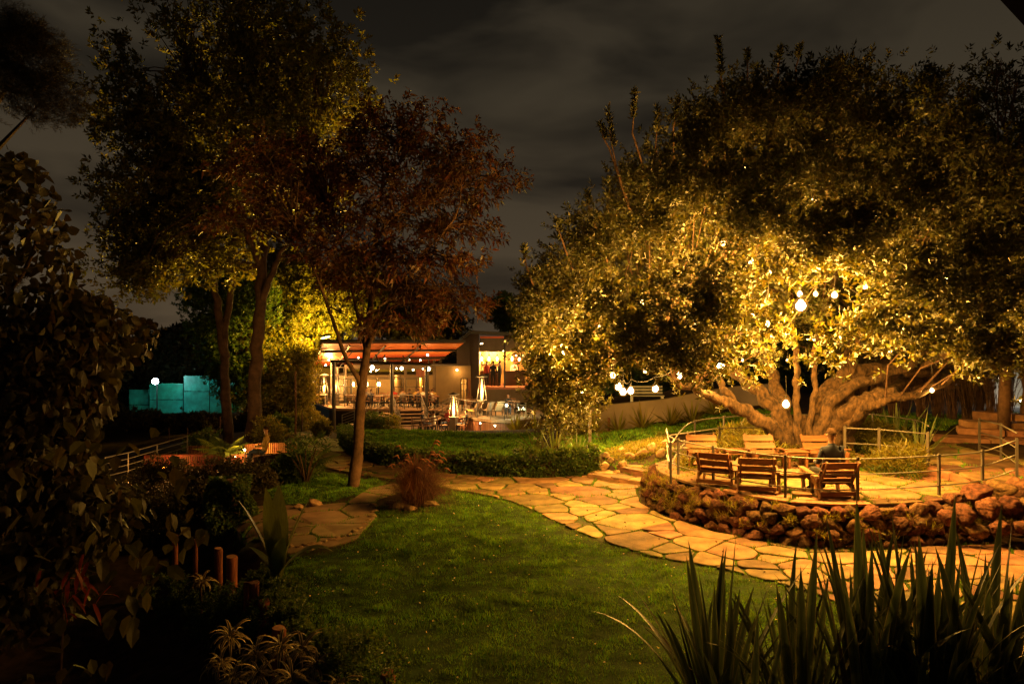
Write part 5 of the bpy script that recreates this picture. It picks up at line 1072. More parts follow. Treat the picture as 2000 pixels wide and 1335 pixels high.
# stairs -----------------------------------------------------------------
def stairs(label, top, bot, w, n, m=M_DECK, group='garden stairs of the restaurant deck'):
    top = Vector(top); bot = Vector(bot); r = thing('stairs', label, 'stairs', tuple(bot), math.atan2((bot-top).y,(bot-top).x)+math.pi/2, group); L = (top.xy-bot.xy).length; H = top.z-bot.z
    for i in range(n): MB().box((0,0,0),(w,L/n+.04,.06),bev=.008).build('tread', m, r, loc=(0,L*(i+.5)/n,H*(i+1)/n-.03)); MB().box((0,0,0),(w-.04,.02,H/n-.07)).build('riser', M_FASC, r, loc=(0,L*i/n+.03,H*(i+.5)/n-.03))
    return r
za = g(Xp(805,44),43.5)
stairs('short flight of wide steps from the round patio up to the deck', (Xp(810,45.6),45.6,za+.95), (Xp(812,43.4),43.4,za), 1.9, 5)
stairs('long shallow flight descending left from the deck behind the slim tree stem', (Xp(765,45.6),45.4,za+.75), (Xp(680,44.0),43.6,za-.1), 1.3, 7)
stairs('flight with lit treads rising right towards the bar deck', (Xp(878,45),44.6,DZ), (Xp(838,44),44.2,DZ-.75), 1.2, 5)
def hand(label, a, b, n=5, h=.9, posts=4):
    a = Vector(a); b = Vector(b); simple_rail(label, [a.lerp(b,k/(posts-1)) for k in range(posts)], h, n, rm=M_BRIGHT, m=M_BRIGHT, rr=.02)
hand('long slanting railing of the left flight, crossing behind the slim tree stem', (Xp(668,43.3),43.3,za-.05), (Xp(762,45),44.8,za+.85), posts=5)
hand('short steep railing left of the wide steps', (Xp(782,43.2),43.2,za-.05), (Xp(768,45.2),45.2,za+1.0), posts=3)
hand('short steep railing right of the wide steps', (Xp(834,43.4),43.4,za+.25), (Xp(823,45.3),45.3,za+1.0), posts=3)
hand('slanting railing rising right to the bar deck', (Xp(836,43.8),43.8,DZ-.7), (Xp(878,44.4),44.3,DZ+.02), posts=4)
# round patio at the foot of the stairs
pc = Vector((Xp(812,41.3),41.3,0)); pz = g(pc.x, pc.y)+.10
pt = MB().lathe([(2.7,-.35),(2.7,0)],(0,0,0),40).build('patio', M_SLAB, loc=(pc.x+.2,pc.y+.3,pz), scale=(1.15,.85,1), kind='structure')
# heaters ------------------------------------------------------------------
M_FLAME = mat('gas_flame', (1,.6,.2), .5, emit=((1,.50,.12), 6)); M_HG = glassmat()
def heater(px, d, z, lab, pw=160, s=1.0):
    t = thing('patio_heater', lab, 'patio heater', (Xp(px,d),d,z), .4, 'pyramid gas heaters'); t.scale = (s,s,s); N4 = 4
    MB().lathe([(.30,0),(.30,.06),(.26,.08),(.24,.75),(.30,.78),(.30,.82)],(0,0,0),4).build('base_cabinet', M_BRIGHT, t)
    for k in range(4):
        a = math.pi/2*k; MB().tube([(.29*math.cos(a),.29*math.sin(a),.82),(.10*math.cos(a),.10*math.sin(a),2.08)],.014,5).build('leg', M_BRIGHT, t)
    MB().lathe([(.05,.84),(.075,1.0),(.07,1.35),(.045,1.75),(.015,1.98)],(0,0,0),8).build('flame', M_FLAME, t, smooth=True)
    MB().lathe([(.10,.83),(.10,2.02)],(0,0,0),10).build('glass_tube', M_HG, t, smooth=True) if False else None
    MB().lathe([(.34,2.08),(.36,2.12),(.05,2.22)],(0,0,0),4).build('cap', M_BRIGHT, t)
    for zz in (1.05,): pass
    lamp('flame_light', (0,-.16,1.3), pw*1.5, (1,.52,.14), .1, t)
heater(633, 49.5, DZ, 'gas heater with a tall flame, leftmost on the deck', 110); heater(655, 49.0, DZ, 'second gas heater on the deck, partly behind a column', 100); heater(941, 42.5, DZ, 'tall gas heater on the right deck below the bar', 150, 1.12); heater(886, 41.0, pz, 'gas heater glowing on the round patio beside the people', 190, 1.05)
# tables, chairs and diners ---------------------------------------------------
def dining_table(lab, x, y, z, L, rz=0, wd=.8):
    t = thing('dining_table', lab, 'table', (x,y,z), rz, 'dining tables of the restaurant'); MB().box((0,0,.74),(L,wd,.05),bev=.01).build('top', M_WOODD, t)
    for sx in (-1,1):
        for sy in (-1,1): MB().box((sx*(L/2-.08),sy*(wd/2-.06),.36),(.05,.05,.71)).build('leg', M_BLACK, t)
dc = thing('dining_chair', 'dark slatted dining chair', 'chair', (0,0,0), 0, 'dining chairs of the restaurant')
MB().box((0,0,.45),(.44,.44,.04)).build('seat', M_WOODD, dc); 
for sx in (-1,1):
    for sy in (-1,1): MB().box((sx*.19,sy*.19,.22),(.035,.035,.44)).build('leg', M_BLACK, dc)
bk = MB(); bk.box((-.2,-.21,.68),(.035,.03,.46)).box((.2,-.21,.68),(.035,.03,.46)).box((0,-.21,.88),(.4,.03,.07)).box((0,-.21,.70),(.4,.02,.05)); bk.build('backrest', M_WOODD, dc)
firstc = [True]
def chair_at(x, y, z, rz, lab):
    o = dc if firstc[0] else copy_tree(dc); firstc[0] = False; o.location = (x,y,z); o.rotation_euler = (0,0,rz); o['label'] = lab
for px, d, L, lab in [(722,47.8,2.0,'long table behind the slim tree stem'),(795,47.6,2.4,'long table in the middle of the diners'),(835,47.4,1.6,'table at the right end of the diners'),(690,48.3,1.2,'small table left of the tree stem'),(625,48.8,.9,'small table between the heater and left railing'),(915,44.5,1.0,'low table by the door on the right deck'),(1000,43.0,1.0,'table beside the right deck light'),(758,48.6,1.0,'table beside the pavilion partition')]:
    x = Xp(px,d); dining_table(lab, x, d, DZ, L)
    k = max(1,int(L/.65)); 
    for i in range(k):
        xx = x-L/2+(i+.5)*L/k; chair_at(xx, d-.62, DZ, random.gauss(0,.12), 'dark dining chair, garden side of the '+lab); chair_at(xx, d+.62, DZ, math.pi+random.gauss(0,.12), 'dark dining chair, wall side of the '+lab)
tops = ['white','navy','black','red','grey','mustard','teal','tan']
for px, d, top, back, lab in [(715,48.3,'grey',1,'diner in grey behind the slim tree stem, facing the garden'),(724.5,47.1,'navy',0,'diner in navy with back to the garden at the left table'),(769,48.1,'red',1,'diner with red top beside the middle column'),(786,48.2,'tan',1,'fair diner in tan at the middle table'),(787,46.9,'grey',0,'diner in pale grey with back to the garden by the middle column'),
    (800,47.0,'black',0,'dark haired diner in black sitting upright at the middle table'),(812,48.1,'mustard',1,'diner in mustard yellow at the middle table'),(818,46.9,'navy',0,'diner in navy with back to the garden near the right column'),(826,48.0,'white',1,'diner in white left of the right column'),(836,46.8,'black',0,'diner in black right of the right column'),(846,47.9,'mustard',1,'diner with fair hat-like hair at the far right end of the table'),(845,46.9,'white',0,'diner in white at the head of the stairs'),
    (993,42.6,'black',1,'lone person in black sitting on the right deck')]:
    person(lab, (Xp(px,d),d,DZ+.02), math.pi if back else random.gauss(0,.3), top=top, group='restaurant guests', skin=random.choice((SKIN,SKIND)), long=random.random()<.4)
for px, d, top, lab in [(951,47.9,'red','bar guest in red top standing at the left'),(963,47.8,'black','bar guest in black, middle of three'),(976,48.0,'black','tall bar guest in black beside the post'),(1004,49.8,'white','bartender in white behind the right counter')]:
    person(lab, (Xp(px,d),d,fl), math.pi if px == 1004 else random.gauss(0,.4), pose='stand', top=top, legs='black', group='people at the bar', skin=SKIND)
for px, d, rz, top, lab in [(828,40.9,-1.4,'navy','patio guest in navy facing right towards the heater'),(846,40.4,.5,'white','patio guest in white with back to the lawn'),(873,41.9,2.6,'red','patio guest in red just left of the glowing heater'),(908,41.0,1.5,'black','patio guest in black right of the glowing heater')]:
    person(lab, (Xp(px,d),d,pz+.02), rz, top=top, group='people on the round patio', skin=SKIN, long=top in('white','black')); chair_at(Xp(px,d), d, pz, rz, 'patio chair under the '+lab.split(' facing')[0].split(' with')[0].split(' just')[0].split(' right')[0])
for px, d, lab in [(851,41.4,'round patio table among the seated guests'),(820,40.2,'empty patio table at the left of the group'),(893,41.9,'patio table tucked right of the glowing heater')]:
    t = thing('bistro_table', lab, 'table', (Xp(px,d),d,pz), 0, 'tables on the round patio'); MB().lathe([(.42,.72),(.42,.75)],(0,0,0),16).build('top', M_WOODD, t); MB().lathe([(.22,0),(.22,.03),(.03,.05),(.03,.72)],(0,0,0),8).build('pedestal', M_BLACK, t)
for px, d, rz, lab in [(812,40.4,-1.2,'empty patio chair at the left end of the group'),(826,39.8,.6,'empty patio chair nearest the lawn, second from the left'),(838,40.0,.2,'empty patio chair in front of the white topped guest'),(838,42,2.7,'empty patio chair against the steps behind the guests'),(900,40.4,1.2,'empty patio chair right of the heater base'),(866,40.3,.4,'empty patio chair just left of the heater base')]: chair_at(Xp(px,d), d, pz, rz, lab)
# slanted loungers on the right deck
for i, (px, lab) in enumerate([(956,'wooden deck lounger left of the pair beside the bar heater'),(968,'wooden deck lounger right of the pair beside the bar heater'),(925,'cushioned armchair with orange seat near the door')]):
    t = thing('lounge_chair', lab, 'chair', (Xp(px,42),42,DZ), .5+i*.3, 'lounge chairs on the right deck'); MB().box((0,.1,.32),(.6,.62,.10),bev=.03).build('seat', CL['tan'] if px != 925 else CL['mustard'], t); MB().box((0,-.32,.6),(.6,.10,.66),rot=(.5,0,0),bev=.03).build('backrest', CL['tan'], t)
    for sx in (-1,1):
        for sy in (-1,1): MB().box((sx*.28,sy*.3,.15),(.04,.04,.30)).build('leg', M_BLACK, t)
# deck and ground spotlights
def ground_spot(px, py, d, pw, col, lab, z=None, grp='low garden spotlights', r=.05, em=None):
    p = at(px,py,d); zz = g(p.x,d) if z is None else z; t = thing('ground_spotlight', lab, 'spotlight', (p.x,d,zz), 0, grp); h = max(.12, p.z-zz)
    MB().tube([(0,0,0),(0,0,h-.05)],.02,5).build('stake', M_BLACK, t); MB().lathe([(.05,-.06),(.07,.04),(.05,.05)],(0,0,h),8).build('housing', M_BLACK, t); MB().lathe([(.01,-r),(r*.8,-r*.5),(r,0),(r*.6,r*.7),(.01,r)],(0,-.07,h),8).build('lens', em or LITW, t, smooth=True); lamp('spot_light', (0,-.02,h+.14), pw, col, .05, t)
ground_spot(938,826,38.9,36,WARM,'left of two spotlights shining on the red timber under the deck'); ground_spot(967,831,38.6,28,(.95,1,.5),'right of two spotlights shining on the red timber under the deck'); ground_spot(989.5,791,41.0,45,(1,.95,.45),'bright spotlight standing on the right deck floor', z=DZ, r=.09)
for px in (1013,1022): ground_spot(px,796,41.5,10,(.8,1,.5),'low light by the pale frames %s the right deck' % ('inside' if px == 1013 else 'at the rim of'), z=DZ, r=.05)
wt = thing('wire_frame_chair', 'pale wire chair lit greenish on the right deck near the tree', 'chair', (Xp(1019,41),41,DZ)); fr = MB()
for sx in (-.25,.25): fr.tube([(sx,-.25,0),(sx,-.25,.9)],.02,5).tube([(sx,.25,0),(sx,.25,.45)],.02,5).tube([(sx,-.25,.45),(sx,.25,.45)],.02,5)
for zz in (.45,.6,.75,.88): fr.tube([(-.25,-.25,zz),(.25,-.25,zz)],.015,5)
fr.build('frame', mat('white_metal',(.7,.7,.62),.5), wt); MB().box((0,0,.46),(.48,.48,.03)).build('seat', MATS['white_metal'], wt)
# grey ramp wall behind the yuccas
M_RW = mat('grey_retaining_render', (.32,.26,.21), .9, noise=.22, nscale=.8, bump=.12, bscale=24)
gw = thing('ramp_wall', 'long plain grey rendered ramp wall rising to the right behind the yuccas', 'wall', (Xp(1200,29),29,0))
pts = [(1108,850,797,30.5),(1160,846,795,29.5),(1200,842,789,29),(1250,837,784,28.7),(1300,829,779,28.5),(1350,820,769,28.5),(1400,812,760,28.6),(1440,806,754,28.8),(1520,800,748,29.2)]
V = []; 
for px, pb, ptt, d in pts: x = Xp(px,d); V += [(x,d,g(x,d)-.3),(x,d,Zp(ptt,d)),(x,d+.28,Zp(ptt,d)),(x,d+.28,g(x,d)-.3)]
V = [(v[0]-gw.location.x, v[1]-29, v[2]) for v in V]
MB().add(V, [(i*4+k,i*4+4+k,i*4+5+k,i*4+1+k) for i in range(len(pts)-1) for k in range(3)]+[(0,1,2,3)]).build('wall_body', M_RW, gw)
# upper ground behind the ramp wall carries a white bench frame
wb = thing('garden_bench', 'pale slatted bench standing above the grey ramp wall', 'bench', tuple(at(1262,790,31.5)));
for k in range(3): MB().box((0,0,.45+k*.14+.1),(1.5,.03,.08)).build('slat', MATS['white_metal'], wb)
for k in range(3): MB().box((0,-.15-k*.14,.44),(1.5,.11,.03)).build('slat', MATS['white_metal'], wb)
for sx in (-.7,.7): MB().box((sx,-.2,.22),(.05,.45,.44)).build('leg', MATS['white_metal'], wb)
# posts
for px, pb, ptt, d, lab in [(1152,868,800,20.6,'square grey post standing on the lawn edge by the strap leaved plants'),(1189,842,815,27.5,'small dark stake in front of the grey wall')]:
    x = Xp(px,d); z0 = g(x,d); o = MB().box((0,0,0),(.09 if px==1152 else .10,.09,Zp(ptt,d)-z0),bev=.01).build('post', M_METAL if px == 1152 else M_WOODD, loc=(x,d,(z0+Zp(ptt,d))/2)); tag(o, lab, 'post')
# ================================================================== TREES ON THE LEFT
def VZ(px, py, d): return PD(px, py, d)
def gp(px, d): x = Xp(px,d); return Vector((x,d,g(x,d)-.1))
# slim reddish tree in front of the pavilion
b0 = gp(689, 16.8)
forest_tree('slim_tree', 'slim leaning tree with reddish layered foliage in front of the pavilion', b0, [b0, PD(698,880,16.9), PD(703,800,17.0), PD(708,740,17.1), PD(716,690,17.2), PD(722,620,17.3), PD(728,540,17.4), PD(735,450,17.5), PD(750,340,17.6)], .155, .035,
  [(tuple(PD(770,225,16.6)),(1.18,0.95,0.15),0,1.00,-9), (tuple(PD(725,262,17.5)),(1.00,0.81,0.16),0,1.00,-9), (tuple(PD(858,272,16.6)),(1.07,1.20,0.14),0,1.00,-9), (tuple(PD(690,318,18.0)),(1.16,1.06,0.12),0,1.00,-9), (tuple(PD(800,320,17.5)),(1.31,1.01,0.16),0,1.00,-9), (tuple(PD(900,305,17.6)),(1.00,1.10,0.15),0,1.00,-9), (tuple(PD(925,352,16.7)),(0.99,1.15,0.14),0,1.00,-9), (tuple(PD(640,350,17.7)),(1.31,1.09,0.17),0,1.00,-9), (tuple(PD(760,380,16.9)),(1.29,0.98,0.17),0,1.00,-9), (tuple(PD(868,392,18.1)),(1.01,0.85,0.12),0,1.00,-9), (tuple(PD(580,335,18.3)),(1.14,1.05,0.13),0,1.00,-9), (tuple(PD(540,395,17.2)),(1.13,0.94,0.15),0,1.00,-9), (tuple(PD(680,420,17.4)),(1.33,1.07,0.17),0,1.00,-9), (tuple(PD(820,440,18.1)),(1.37,1.07,0.12),0,1.00,-9), (tuple(PD(895,452,18.1)),(1.35,1.16,0.15),0,1.00,-9), (tuple(PD(600,445,17.7)),(1.05,1.13,0.15),0,1.00,-9), (tuple(PD(760,492,16.7)),(1.00,1.14,0.18),0,1.00,-9), (tuple(PD(850,512,16.2)),(1.29,0.96,0.12),0,1.00,-9), (tuple(PD(485,435,16.7)),(1.27,1.15,0.11),0,1.00,-9), (tuple(PD(700,545,17.5)),(0.99,1.09,0.13),0,1.00,-9), (tuple(PD(835,572,18.1)),(1.35,1.00,0.18),0,1.00,-9), (tuple(PD(885,592,16.7)),(1.00,1.04,0.11),0,1.00,-9), (tuple(PD(650,500,16.5)),(1.13,1.04,0.12),0,1.00,-9), (tuple(PD(790,632,16.1)),(1.31,0.93,0.18),0,1.00,-9), (tuple(PD(500,340,18.2)),(1.12,0.98,0.14),0,1.00,-9), (tuple(PD(560,290,17.5)),(1.21,1.02,0.15),0,1.00,-9), (tuple(PD(640,290,18.3)),(1.17,0.97,0.16),0,1.00,-9)],
  880, 4, 7, .24, .16, .34, M_LEAFR, gap=.22, spread=.13, tw=420, seed=31, droop=.25, jit=.006, bark=M_BARKR,
  extra=[([PD(706,760,17.1), PD(697,735,17.0), PD(676,700,16.9), PD(655,640,16.8), PD(630,570,16.7), PD(600,490,16.5), PD(570,430,16.4)], .07, .02), ([PD(718,680,17.2), PD(735,640,17.0), PD(760,590,16.9), PD(790,540,16.8), PD(830,490,16.8), PD(880,440,16.9)], .06, .015),
         ([PD(716,690,17.2), PD(700,620,17.6), PD(680,540,17.8), PD(660,460,18), PD(640,400,18.1)], .05, .015), ([PD(733,470,17.5), PD(770,420,17.3), PD(830,390,17.2), PD(900,370,17.2)], .04, .012), ([PD(728,560,17.4), PD(690,500,17.2), PD(640,470,16.9), PD(560,480,16.6)], .045, .012),
         ([PD(745,370,17.6), PD(780,320,17.6), PD(800,260,17.6)], .035, .01)])
# two tall trunks
M_TB = mat('tall_bark', (.085,.05,.033), .9, noise=.5, nscale=3, bump=.8, bscale=9)
b1 = gp(492, 28)
TT = [((PD(430,90,27)),(3.7,3.0,2.8),.25,1.0,-9), ((PD(560,150,28)),(3.2,3.0,2.6),.25,.8,-9), ((PD(300,200,27)),(2.4,2.4,2.2),.25,.6,-9), ((PD(430,280,27)),(4.1,3.0,2.0),.3,.8,-9), ((PD(640,190,28)),(1.8,2.4,2.2),.2,.4,-9), ((PD(310,380,27)),(2.2,2.2,1.8),.25,.5,-9), ((PD(520,400,27.5)),(3.4,2.6,1.5),.25,.5,-9), ((PD(260,500,27)),(1.5,1.8,1.4),.2,.3,-9),((PD(370,520,28)),(2.2,2.0,1.2),.2,.35,-9)]
forest_tree('tall_tree', 'tallest tree with a thick dark trunk and crown reaching above the view', b1, [b1, PD(497,800,28), PD(500,700,28), PD(508,600,28), PD(512,500,28), PD(516,400,28), PD(500,250,28), PD(480,120,28)], .31, .10, TT, 1500, 5, 8, .28, .20, .48, M_LEAFT, bark=M_TB, gap=.42, spread=.30, tw=330, seed=41,
  extra=[([PD(512,590,28), PD(530,540,27.6), PD(545,500,27.4), PD(570,470,27.2), PD(640,455,27)], .16, .04), ([PD(512,480,28), PD(540,420,28.3), PD(580,330,28.5), PD(620,230,28.5)], .16, .05), ([PD(510,520,28), PD(470,440,27.6), PD(400,350,27.3), PD(330,300,27)], .15, .04), ([PD(500,300,28), PD(430,220,27.5), PD(360,150,27)], .12, .03)])
b2 = gp(452, 29.5)
forest_tree('twin_stem_tree', 'second tall tree left of the thickest trunk, forking low into two stems', b2, [b2, PD(442,790,29.5), PD(438,720,29.5), PD(440,660,29.5), PD(450,560,29.5), PD(455,470,29.5), PD(450,330,29.5)], .23, .07, [((PD(380,440,29)),(2.8,2.2,1.6),.2,.7,-9), ((PD(440,330,30)),(3.0,2.4,2.0),.2,.6,-9), ((PD(300,450,29)),(1.6,1.6,1.6),.2,.4,-9)], 420, 5, 8, .28, .20, .48, M_LEAFT, bark=M_TB, gap=.36, spread=.36, tw=90, seed=43,
  extra=[([PD(440,700,29.5), PD(428,620,29.4), PD(418,540,29.3), PD(408,460,29.2), PD(400,380,29)], .20, .06)])
# flood-lit trees behind
def back_tree(lab, px, d, blobs, n, m=M_LEAFY, leaf=.20, r=.16, top=None, seed=50, gap=.38, wl=.5, name='background_tree', group='trees behind the pavilion', extra=(), tw=60, sp=8):
    b = gp(px, d); tp = PD(px+(0 if top is None else top[0]-px), 480 if top is None else top[1], d)
    return forest_tree(name, lab, b, [b, b.lerp(tp,.35)+Vector((.15,0,0)), b.lerp(tp,.7)-Vector((.1,0,0)), tp], r, .04, blobs, n, sp, 9, .25, leaf, wl, m, gap=gap, spread=.32, tw=tw, seed=seed, group=group, extra=extra, bark=M_BARK)
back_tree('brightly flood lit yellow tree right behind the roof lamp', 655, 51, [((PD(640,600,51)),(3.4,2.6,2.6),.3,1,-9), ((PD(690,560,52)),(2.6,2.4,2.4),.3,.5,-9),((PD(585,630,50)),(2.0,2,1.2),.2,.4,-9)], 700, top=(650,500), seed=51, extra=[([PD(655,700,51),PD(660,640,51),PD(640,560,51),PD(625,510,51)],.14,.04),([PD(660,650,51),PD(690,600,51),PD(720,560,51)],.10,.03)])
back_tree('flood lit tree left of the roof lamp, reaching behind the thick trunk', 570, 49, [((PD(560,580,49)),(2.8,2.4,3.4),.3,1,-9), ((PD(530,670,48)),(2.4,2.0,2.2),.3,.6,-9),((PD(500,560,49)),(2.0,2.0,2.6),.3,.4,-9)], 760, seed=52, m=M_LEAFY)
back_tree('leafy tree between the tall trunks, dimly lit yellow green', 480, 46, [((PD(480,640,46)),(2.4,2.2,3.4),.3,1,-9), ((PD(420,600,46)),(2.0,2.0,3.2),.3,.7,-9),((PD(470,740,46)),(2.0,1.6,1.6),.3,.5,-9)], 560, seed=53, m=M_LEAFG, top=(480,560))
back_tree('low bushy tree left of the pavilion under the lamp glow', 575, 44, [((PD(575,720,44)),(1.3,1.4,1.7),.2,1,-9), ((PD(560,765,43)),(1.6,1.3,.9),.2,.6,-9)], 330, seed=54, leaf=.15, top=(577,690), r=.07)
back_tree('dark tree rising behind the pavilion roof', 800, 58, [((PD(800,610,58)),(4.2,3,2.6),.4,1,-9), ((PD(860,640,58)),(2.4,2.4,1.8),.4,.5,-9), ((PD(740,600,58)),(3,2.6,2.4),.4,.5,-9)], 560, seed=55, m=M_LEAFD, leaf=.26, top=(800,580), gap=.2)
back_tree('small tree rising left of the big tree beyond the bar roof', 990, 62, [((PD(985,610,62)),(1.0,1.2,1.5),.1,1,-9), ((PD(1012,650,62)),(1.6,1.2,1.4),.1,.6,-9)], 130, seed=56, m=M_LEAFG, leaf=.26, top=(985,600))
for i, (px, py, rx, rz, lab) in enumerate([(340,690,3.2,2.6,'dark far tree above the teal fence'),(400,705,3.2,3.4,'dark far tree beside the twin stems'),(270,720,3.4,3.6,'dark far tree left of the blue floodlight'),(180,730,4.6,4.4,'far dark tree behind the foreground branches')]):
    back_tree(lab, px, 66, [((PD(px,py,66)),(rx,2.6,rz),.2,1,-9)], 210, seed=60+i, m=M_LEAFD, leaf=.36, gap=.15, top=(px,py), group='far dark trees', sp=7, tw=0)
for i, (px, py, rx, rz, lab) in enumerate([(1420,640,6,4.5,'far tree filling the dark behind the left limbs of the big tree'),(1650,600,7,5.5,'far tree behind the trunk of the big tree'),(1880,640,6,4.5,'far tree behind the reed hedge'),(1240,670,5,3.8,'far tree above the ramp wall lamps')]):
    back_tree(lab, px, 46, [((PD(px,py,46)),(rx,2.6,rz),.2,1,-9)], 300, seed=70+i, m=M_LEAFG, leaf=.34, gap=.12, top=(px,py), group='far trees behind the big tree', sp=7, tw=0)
# mid distance shrubs on the left, along the path
def bush(lab, px, py, d, r, n=120, m=M_LEAFG, leaf=.10, name='shrub', cat='shrub', group=None, seed=80, wl=.45, h=1.0, spread=.12):
    p = PD(px, py, d); p.z = g(p.x, d); t = thing(name, lab, cat, tuple(p), 0, group); P, A = shell_points([((0,0,r*h*.6),(r,r,r*h),.2,1,-.1)], n, seed=seed, gap=.2); A = unit(A+np.array([0,0,.5])); pts = np.repeat(P,6,0)+rng.normal(0,spread,(len(P)*6,3)); ax = unit(np.repeat(A,6,0)+rng.normal(0,.5,(len(P)*6,3)))
    b, dd, ln = sprigs(pts, ax, 8, spread*1.3, leaf); link('leaves', leaves_mesh('leaves', b, dd, ln, ln*wl, m), t, kind='stuff'); MB().tube([(0,0,-.1),(.02,0,r*.5),(0,.03,r*h)],[.03,.02,.01],5).build('stem', M_BARKR, t); return t
G1 = 'shrubs along the left part of the path'
for i, a in enumerate([('rounded shrub with lit top beside the far end of the path',625,846,31,.55),('low lit shrub at the bend of the path',548,850,31,.5),('added shrub at the dark left corner of the deck, screening floodlight spill',606,825,44,1.0),('leafy shrub between the path and slim tree',585,915,18.5,.35),('dark shrub at the foot of the tall trunks',520,862,27,.8),('dark shrub left of the tall trunks',400,868,29,.9),('shrub beneath the small lit tree',575,838,34,.8),('shrub under the left flight of stairs',728,835,40,.8),('second shrub under the flight of stairs',755,838,40.5,.6)]): bush(*a, group=G1, seed=81+i, m=M_LEAFG if i % 2 else M_LEAFY)  # deck corner shrub added to block the teal floodlight on the skirt
PK_ = mat('dark_red_board', (.12,.035,.02), .75, noise=.35, nscale=5, obj_rand=.25)
G2 = 'dark bushes in front of the teal fence'
for i, (px, d, r, lab) in enumerate([(215,46,2.2,'dark bush left of the floodlight'),(270,45,1.9,'dark bush below the floodlight'),(322,46,1.8,'dark bush below the left teal panels'),(372,44,1.7,'dark bush below the middle teal panels'),(420,45,1.8,'dark bush left of the twin stems'),(470,42,1.6,'dark bush between the tall trunks'),(525,42,1.7,'dark bush right of the thickest trunk'),(572,43,1.6,'dark bush left of the deck railing'),(150,42,2.2,'dark bush behind the heart leaved branches')]): bush(lab, px, 830, d, r*.8, n=130, group=G2, seed=140+i, m=M_LEAFD, leaf=.2, h=.42)
for i, (px, py, d, r, lab) in enumerate([(250,985,20,.8,'dark bush on the slope below the starry lamp'),(320,960,21.5,.7,'dark bush on the slope under the picket fence'),(380,970,19,.8,'dark bush left of the ivy column'),(330,1010,17,.7,'dark bush above the farthest log stake'),(410,1020,15.5,.55,'dark bush between the ivy column and the stakes'),(500,985,17,.55,'dark bush right of the ivy column by the round patio'),(430,930,21,.6,'dark bush behind the ivy column'),(260,1050,15,.8,'dark bush low in the gully'),(500,930,19,.5,'dark bush at the foot of the red board fence')]): bush(lab, px, py, d, r, n=170, group='dark bushes on the sunken slope', seed=160+i, m=M_LEAFD, leaf=.09, h=.75)
lf = thing('board_wall', 'low dark red board wall on the near side of the sunken deck', 'fence', tuple(PD(420,925,23.5))); o0 = Vector(lf.location)
for i in range(30):
    px = 352+i*4.6; d = 24.0-i*.05; z1 = Zp(911,d); z0 = Zp(952,d); MB().box((0,0,0),(.075,.025,z1-z0)).build('board', PK_, lf, loc=Vector((Xp(px,d),d,(z0+z1)/2))-o0)
# palms / cycads
FR = leafmeshes(4, 1.1, .20, 1.1, M_LEAFG, seg=7, belly=.5)
def frond_mesh(L, bend, m, n=22, wl=.028):
    V = []; F = []; S_ = []; x = z = 0; a = math.radians(80)
    for i in range(n):
        S_.append((x,0,z)); t = i/n; l = L*.32*math.sin(math.pi*min(1,t*1.05+.08))
        for s in (-1,1):
            o = len(V); V += [(x+l*.5*math.cos(a)+.02,s*l,z-l*.15)]; F.append((i,i+1,n+1+i*2+(s > 0)))
        x += math.cos(a)*L/n; z += math.sin(a)*L/n; a -= bend/n
    return MB().add(S_+[(x,0,z)]+V,F).mesh('frond', m)
FRD = [frond_mesh(1.25, 1.0+.35*k, M_LEAFG) for k in range(4)]
def palm(lab, px, d, n, s, m=None, stem=.4):
    p = gp(px, d); t = thing('palm_plant', lab, 'palm', tuple(p), 0, 'feathery palms left of the path'); MB().tube([(0,0,0),(.02,0,stem)],[.07,.05],7).build('trunk', M_BARKR, t)
    for i in range(n): az = i*2.4; ti = .3+.9*(i/n); o = link('frond', FRD[i%4], t); o.matrix_basis = Matrix.Translation((0,0,stem)) @ Matrix.Rotation(az,4,'Z') @ Matrix.Rotation(ti*.6,4,'Y') @ Matrix.Scale(s*random.uniform(.85,1.1),4)
palm('feathery palm with upright fronds behind the red fenced play area', 438, 24, 14, 1.0); palm('small feathery palm near the seated worker', 600, 18.5, 12, .9, stem=.3)
# leggy shrub with several bare stems
p = gp(597, 17.6); ls = thing('stemmed_shrub', 'shrub with several bare reddish stems beside the red fence end', 'shrub', tuple(p)); PP = []
for k in range(7):
    a = k*.9; top = Vector((math.cos(a)*.35, math.sin(a)*.25, random.uniform(.7,1.0))); MB().tube([(0,0,0),top*.5+Vector((0,0,.08)),top],[.028,.02,.012],6).build('stem', M_BARKR, ls)
    for _ in range(5): PP.append(top+Vector((random.gauss(0,.14),random.gauss(0,.14),random.uniform(0,.25))))
PP = np.array([tuple(v) for v in PP]); b, dd, ln = sprigs(PP, np.tile([[0,0,1.]],(len(PP),1)), 9, .15, .18); link('leaves', leaves_mesh('leaves', b, dd, ln, ln*.16, M_LEAFG), ls, kind='stuff')
# banana-like plant -------------------------------------------------------
p = gp(541, 9.9); bp = thing('banana_plant', 'young dark banana plant with broad upright and drooping leaves at the lawn edge', 'plant', tuple(p))
BM = [ribbon(1.15, .26, b, fold=.30, seg=9, belly=.5) for b in (.15,.35,.9,1.9)]; BM = [MB().add(*v).mesh('leaf', M_FLAX, True) for v in BM]
for az, ti, sc, k in [(1.8,.12,1.15,0),(3.5,.28,1.1,1),(.3,.25,1.05,1),(5.2,.3,.75,2),(.1,.55,.85,3),(2.9,.55,.55,2),(4.4,.1,1.2,0)]:
    o = link('leaf', BM[k], bp); o.matrix_basis = Matrix.Translation((0,0,.28)) @ Matrix.Rotation(az,4,'Z') @ Matrix.Rotation(ti,4,'Y') @ Matrix.Scale(sc,4)
MB().tube([(0,0,0),(.0,0,.35),(.02,0,.75)],[.07,.055,.03],8).build('stem', M_LEAFG, bp, smooth=True)
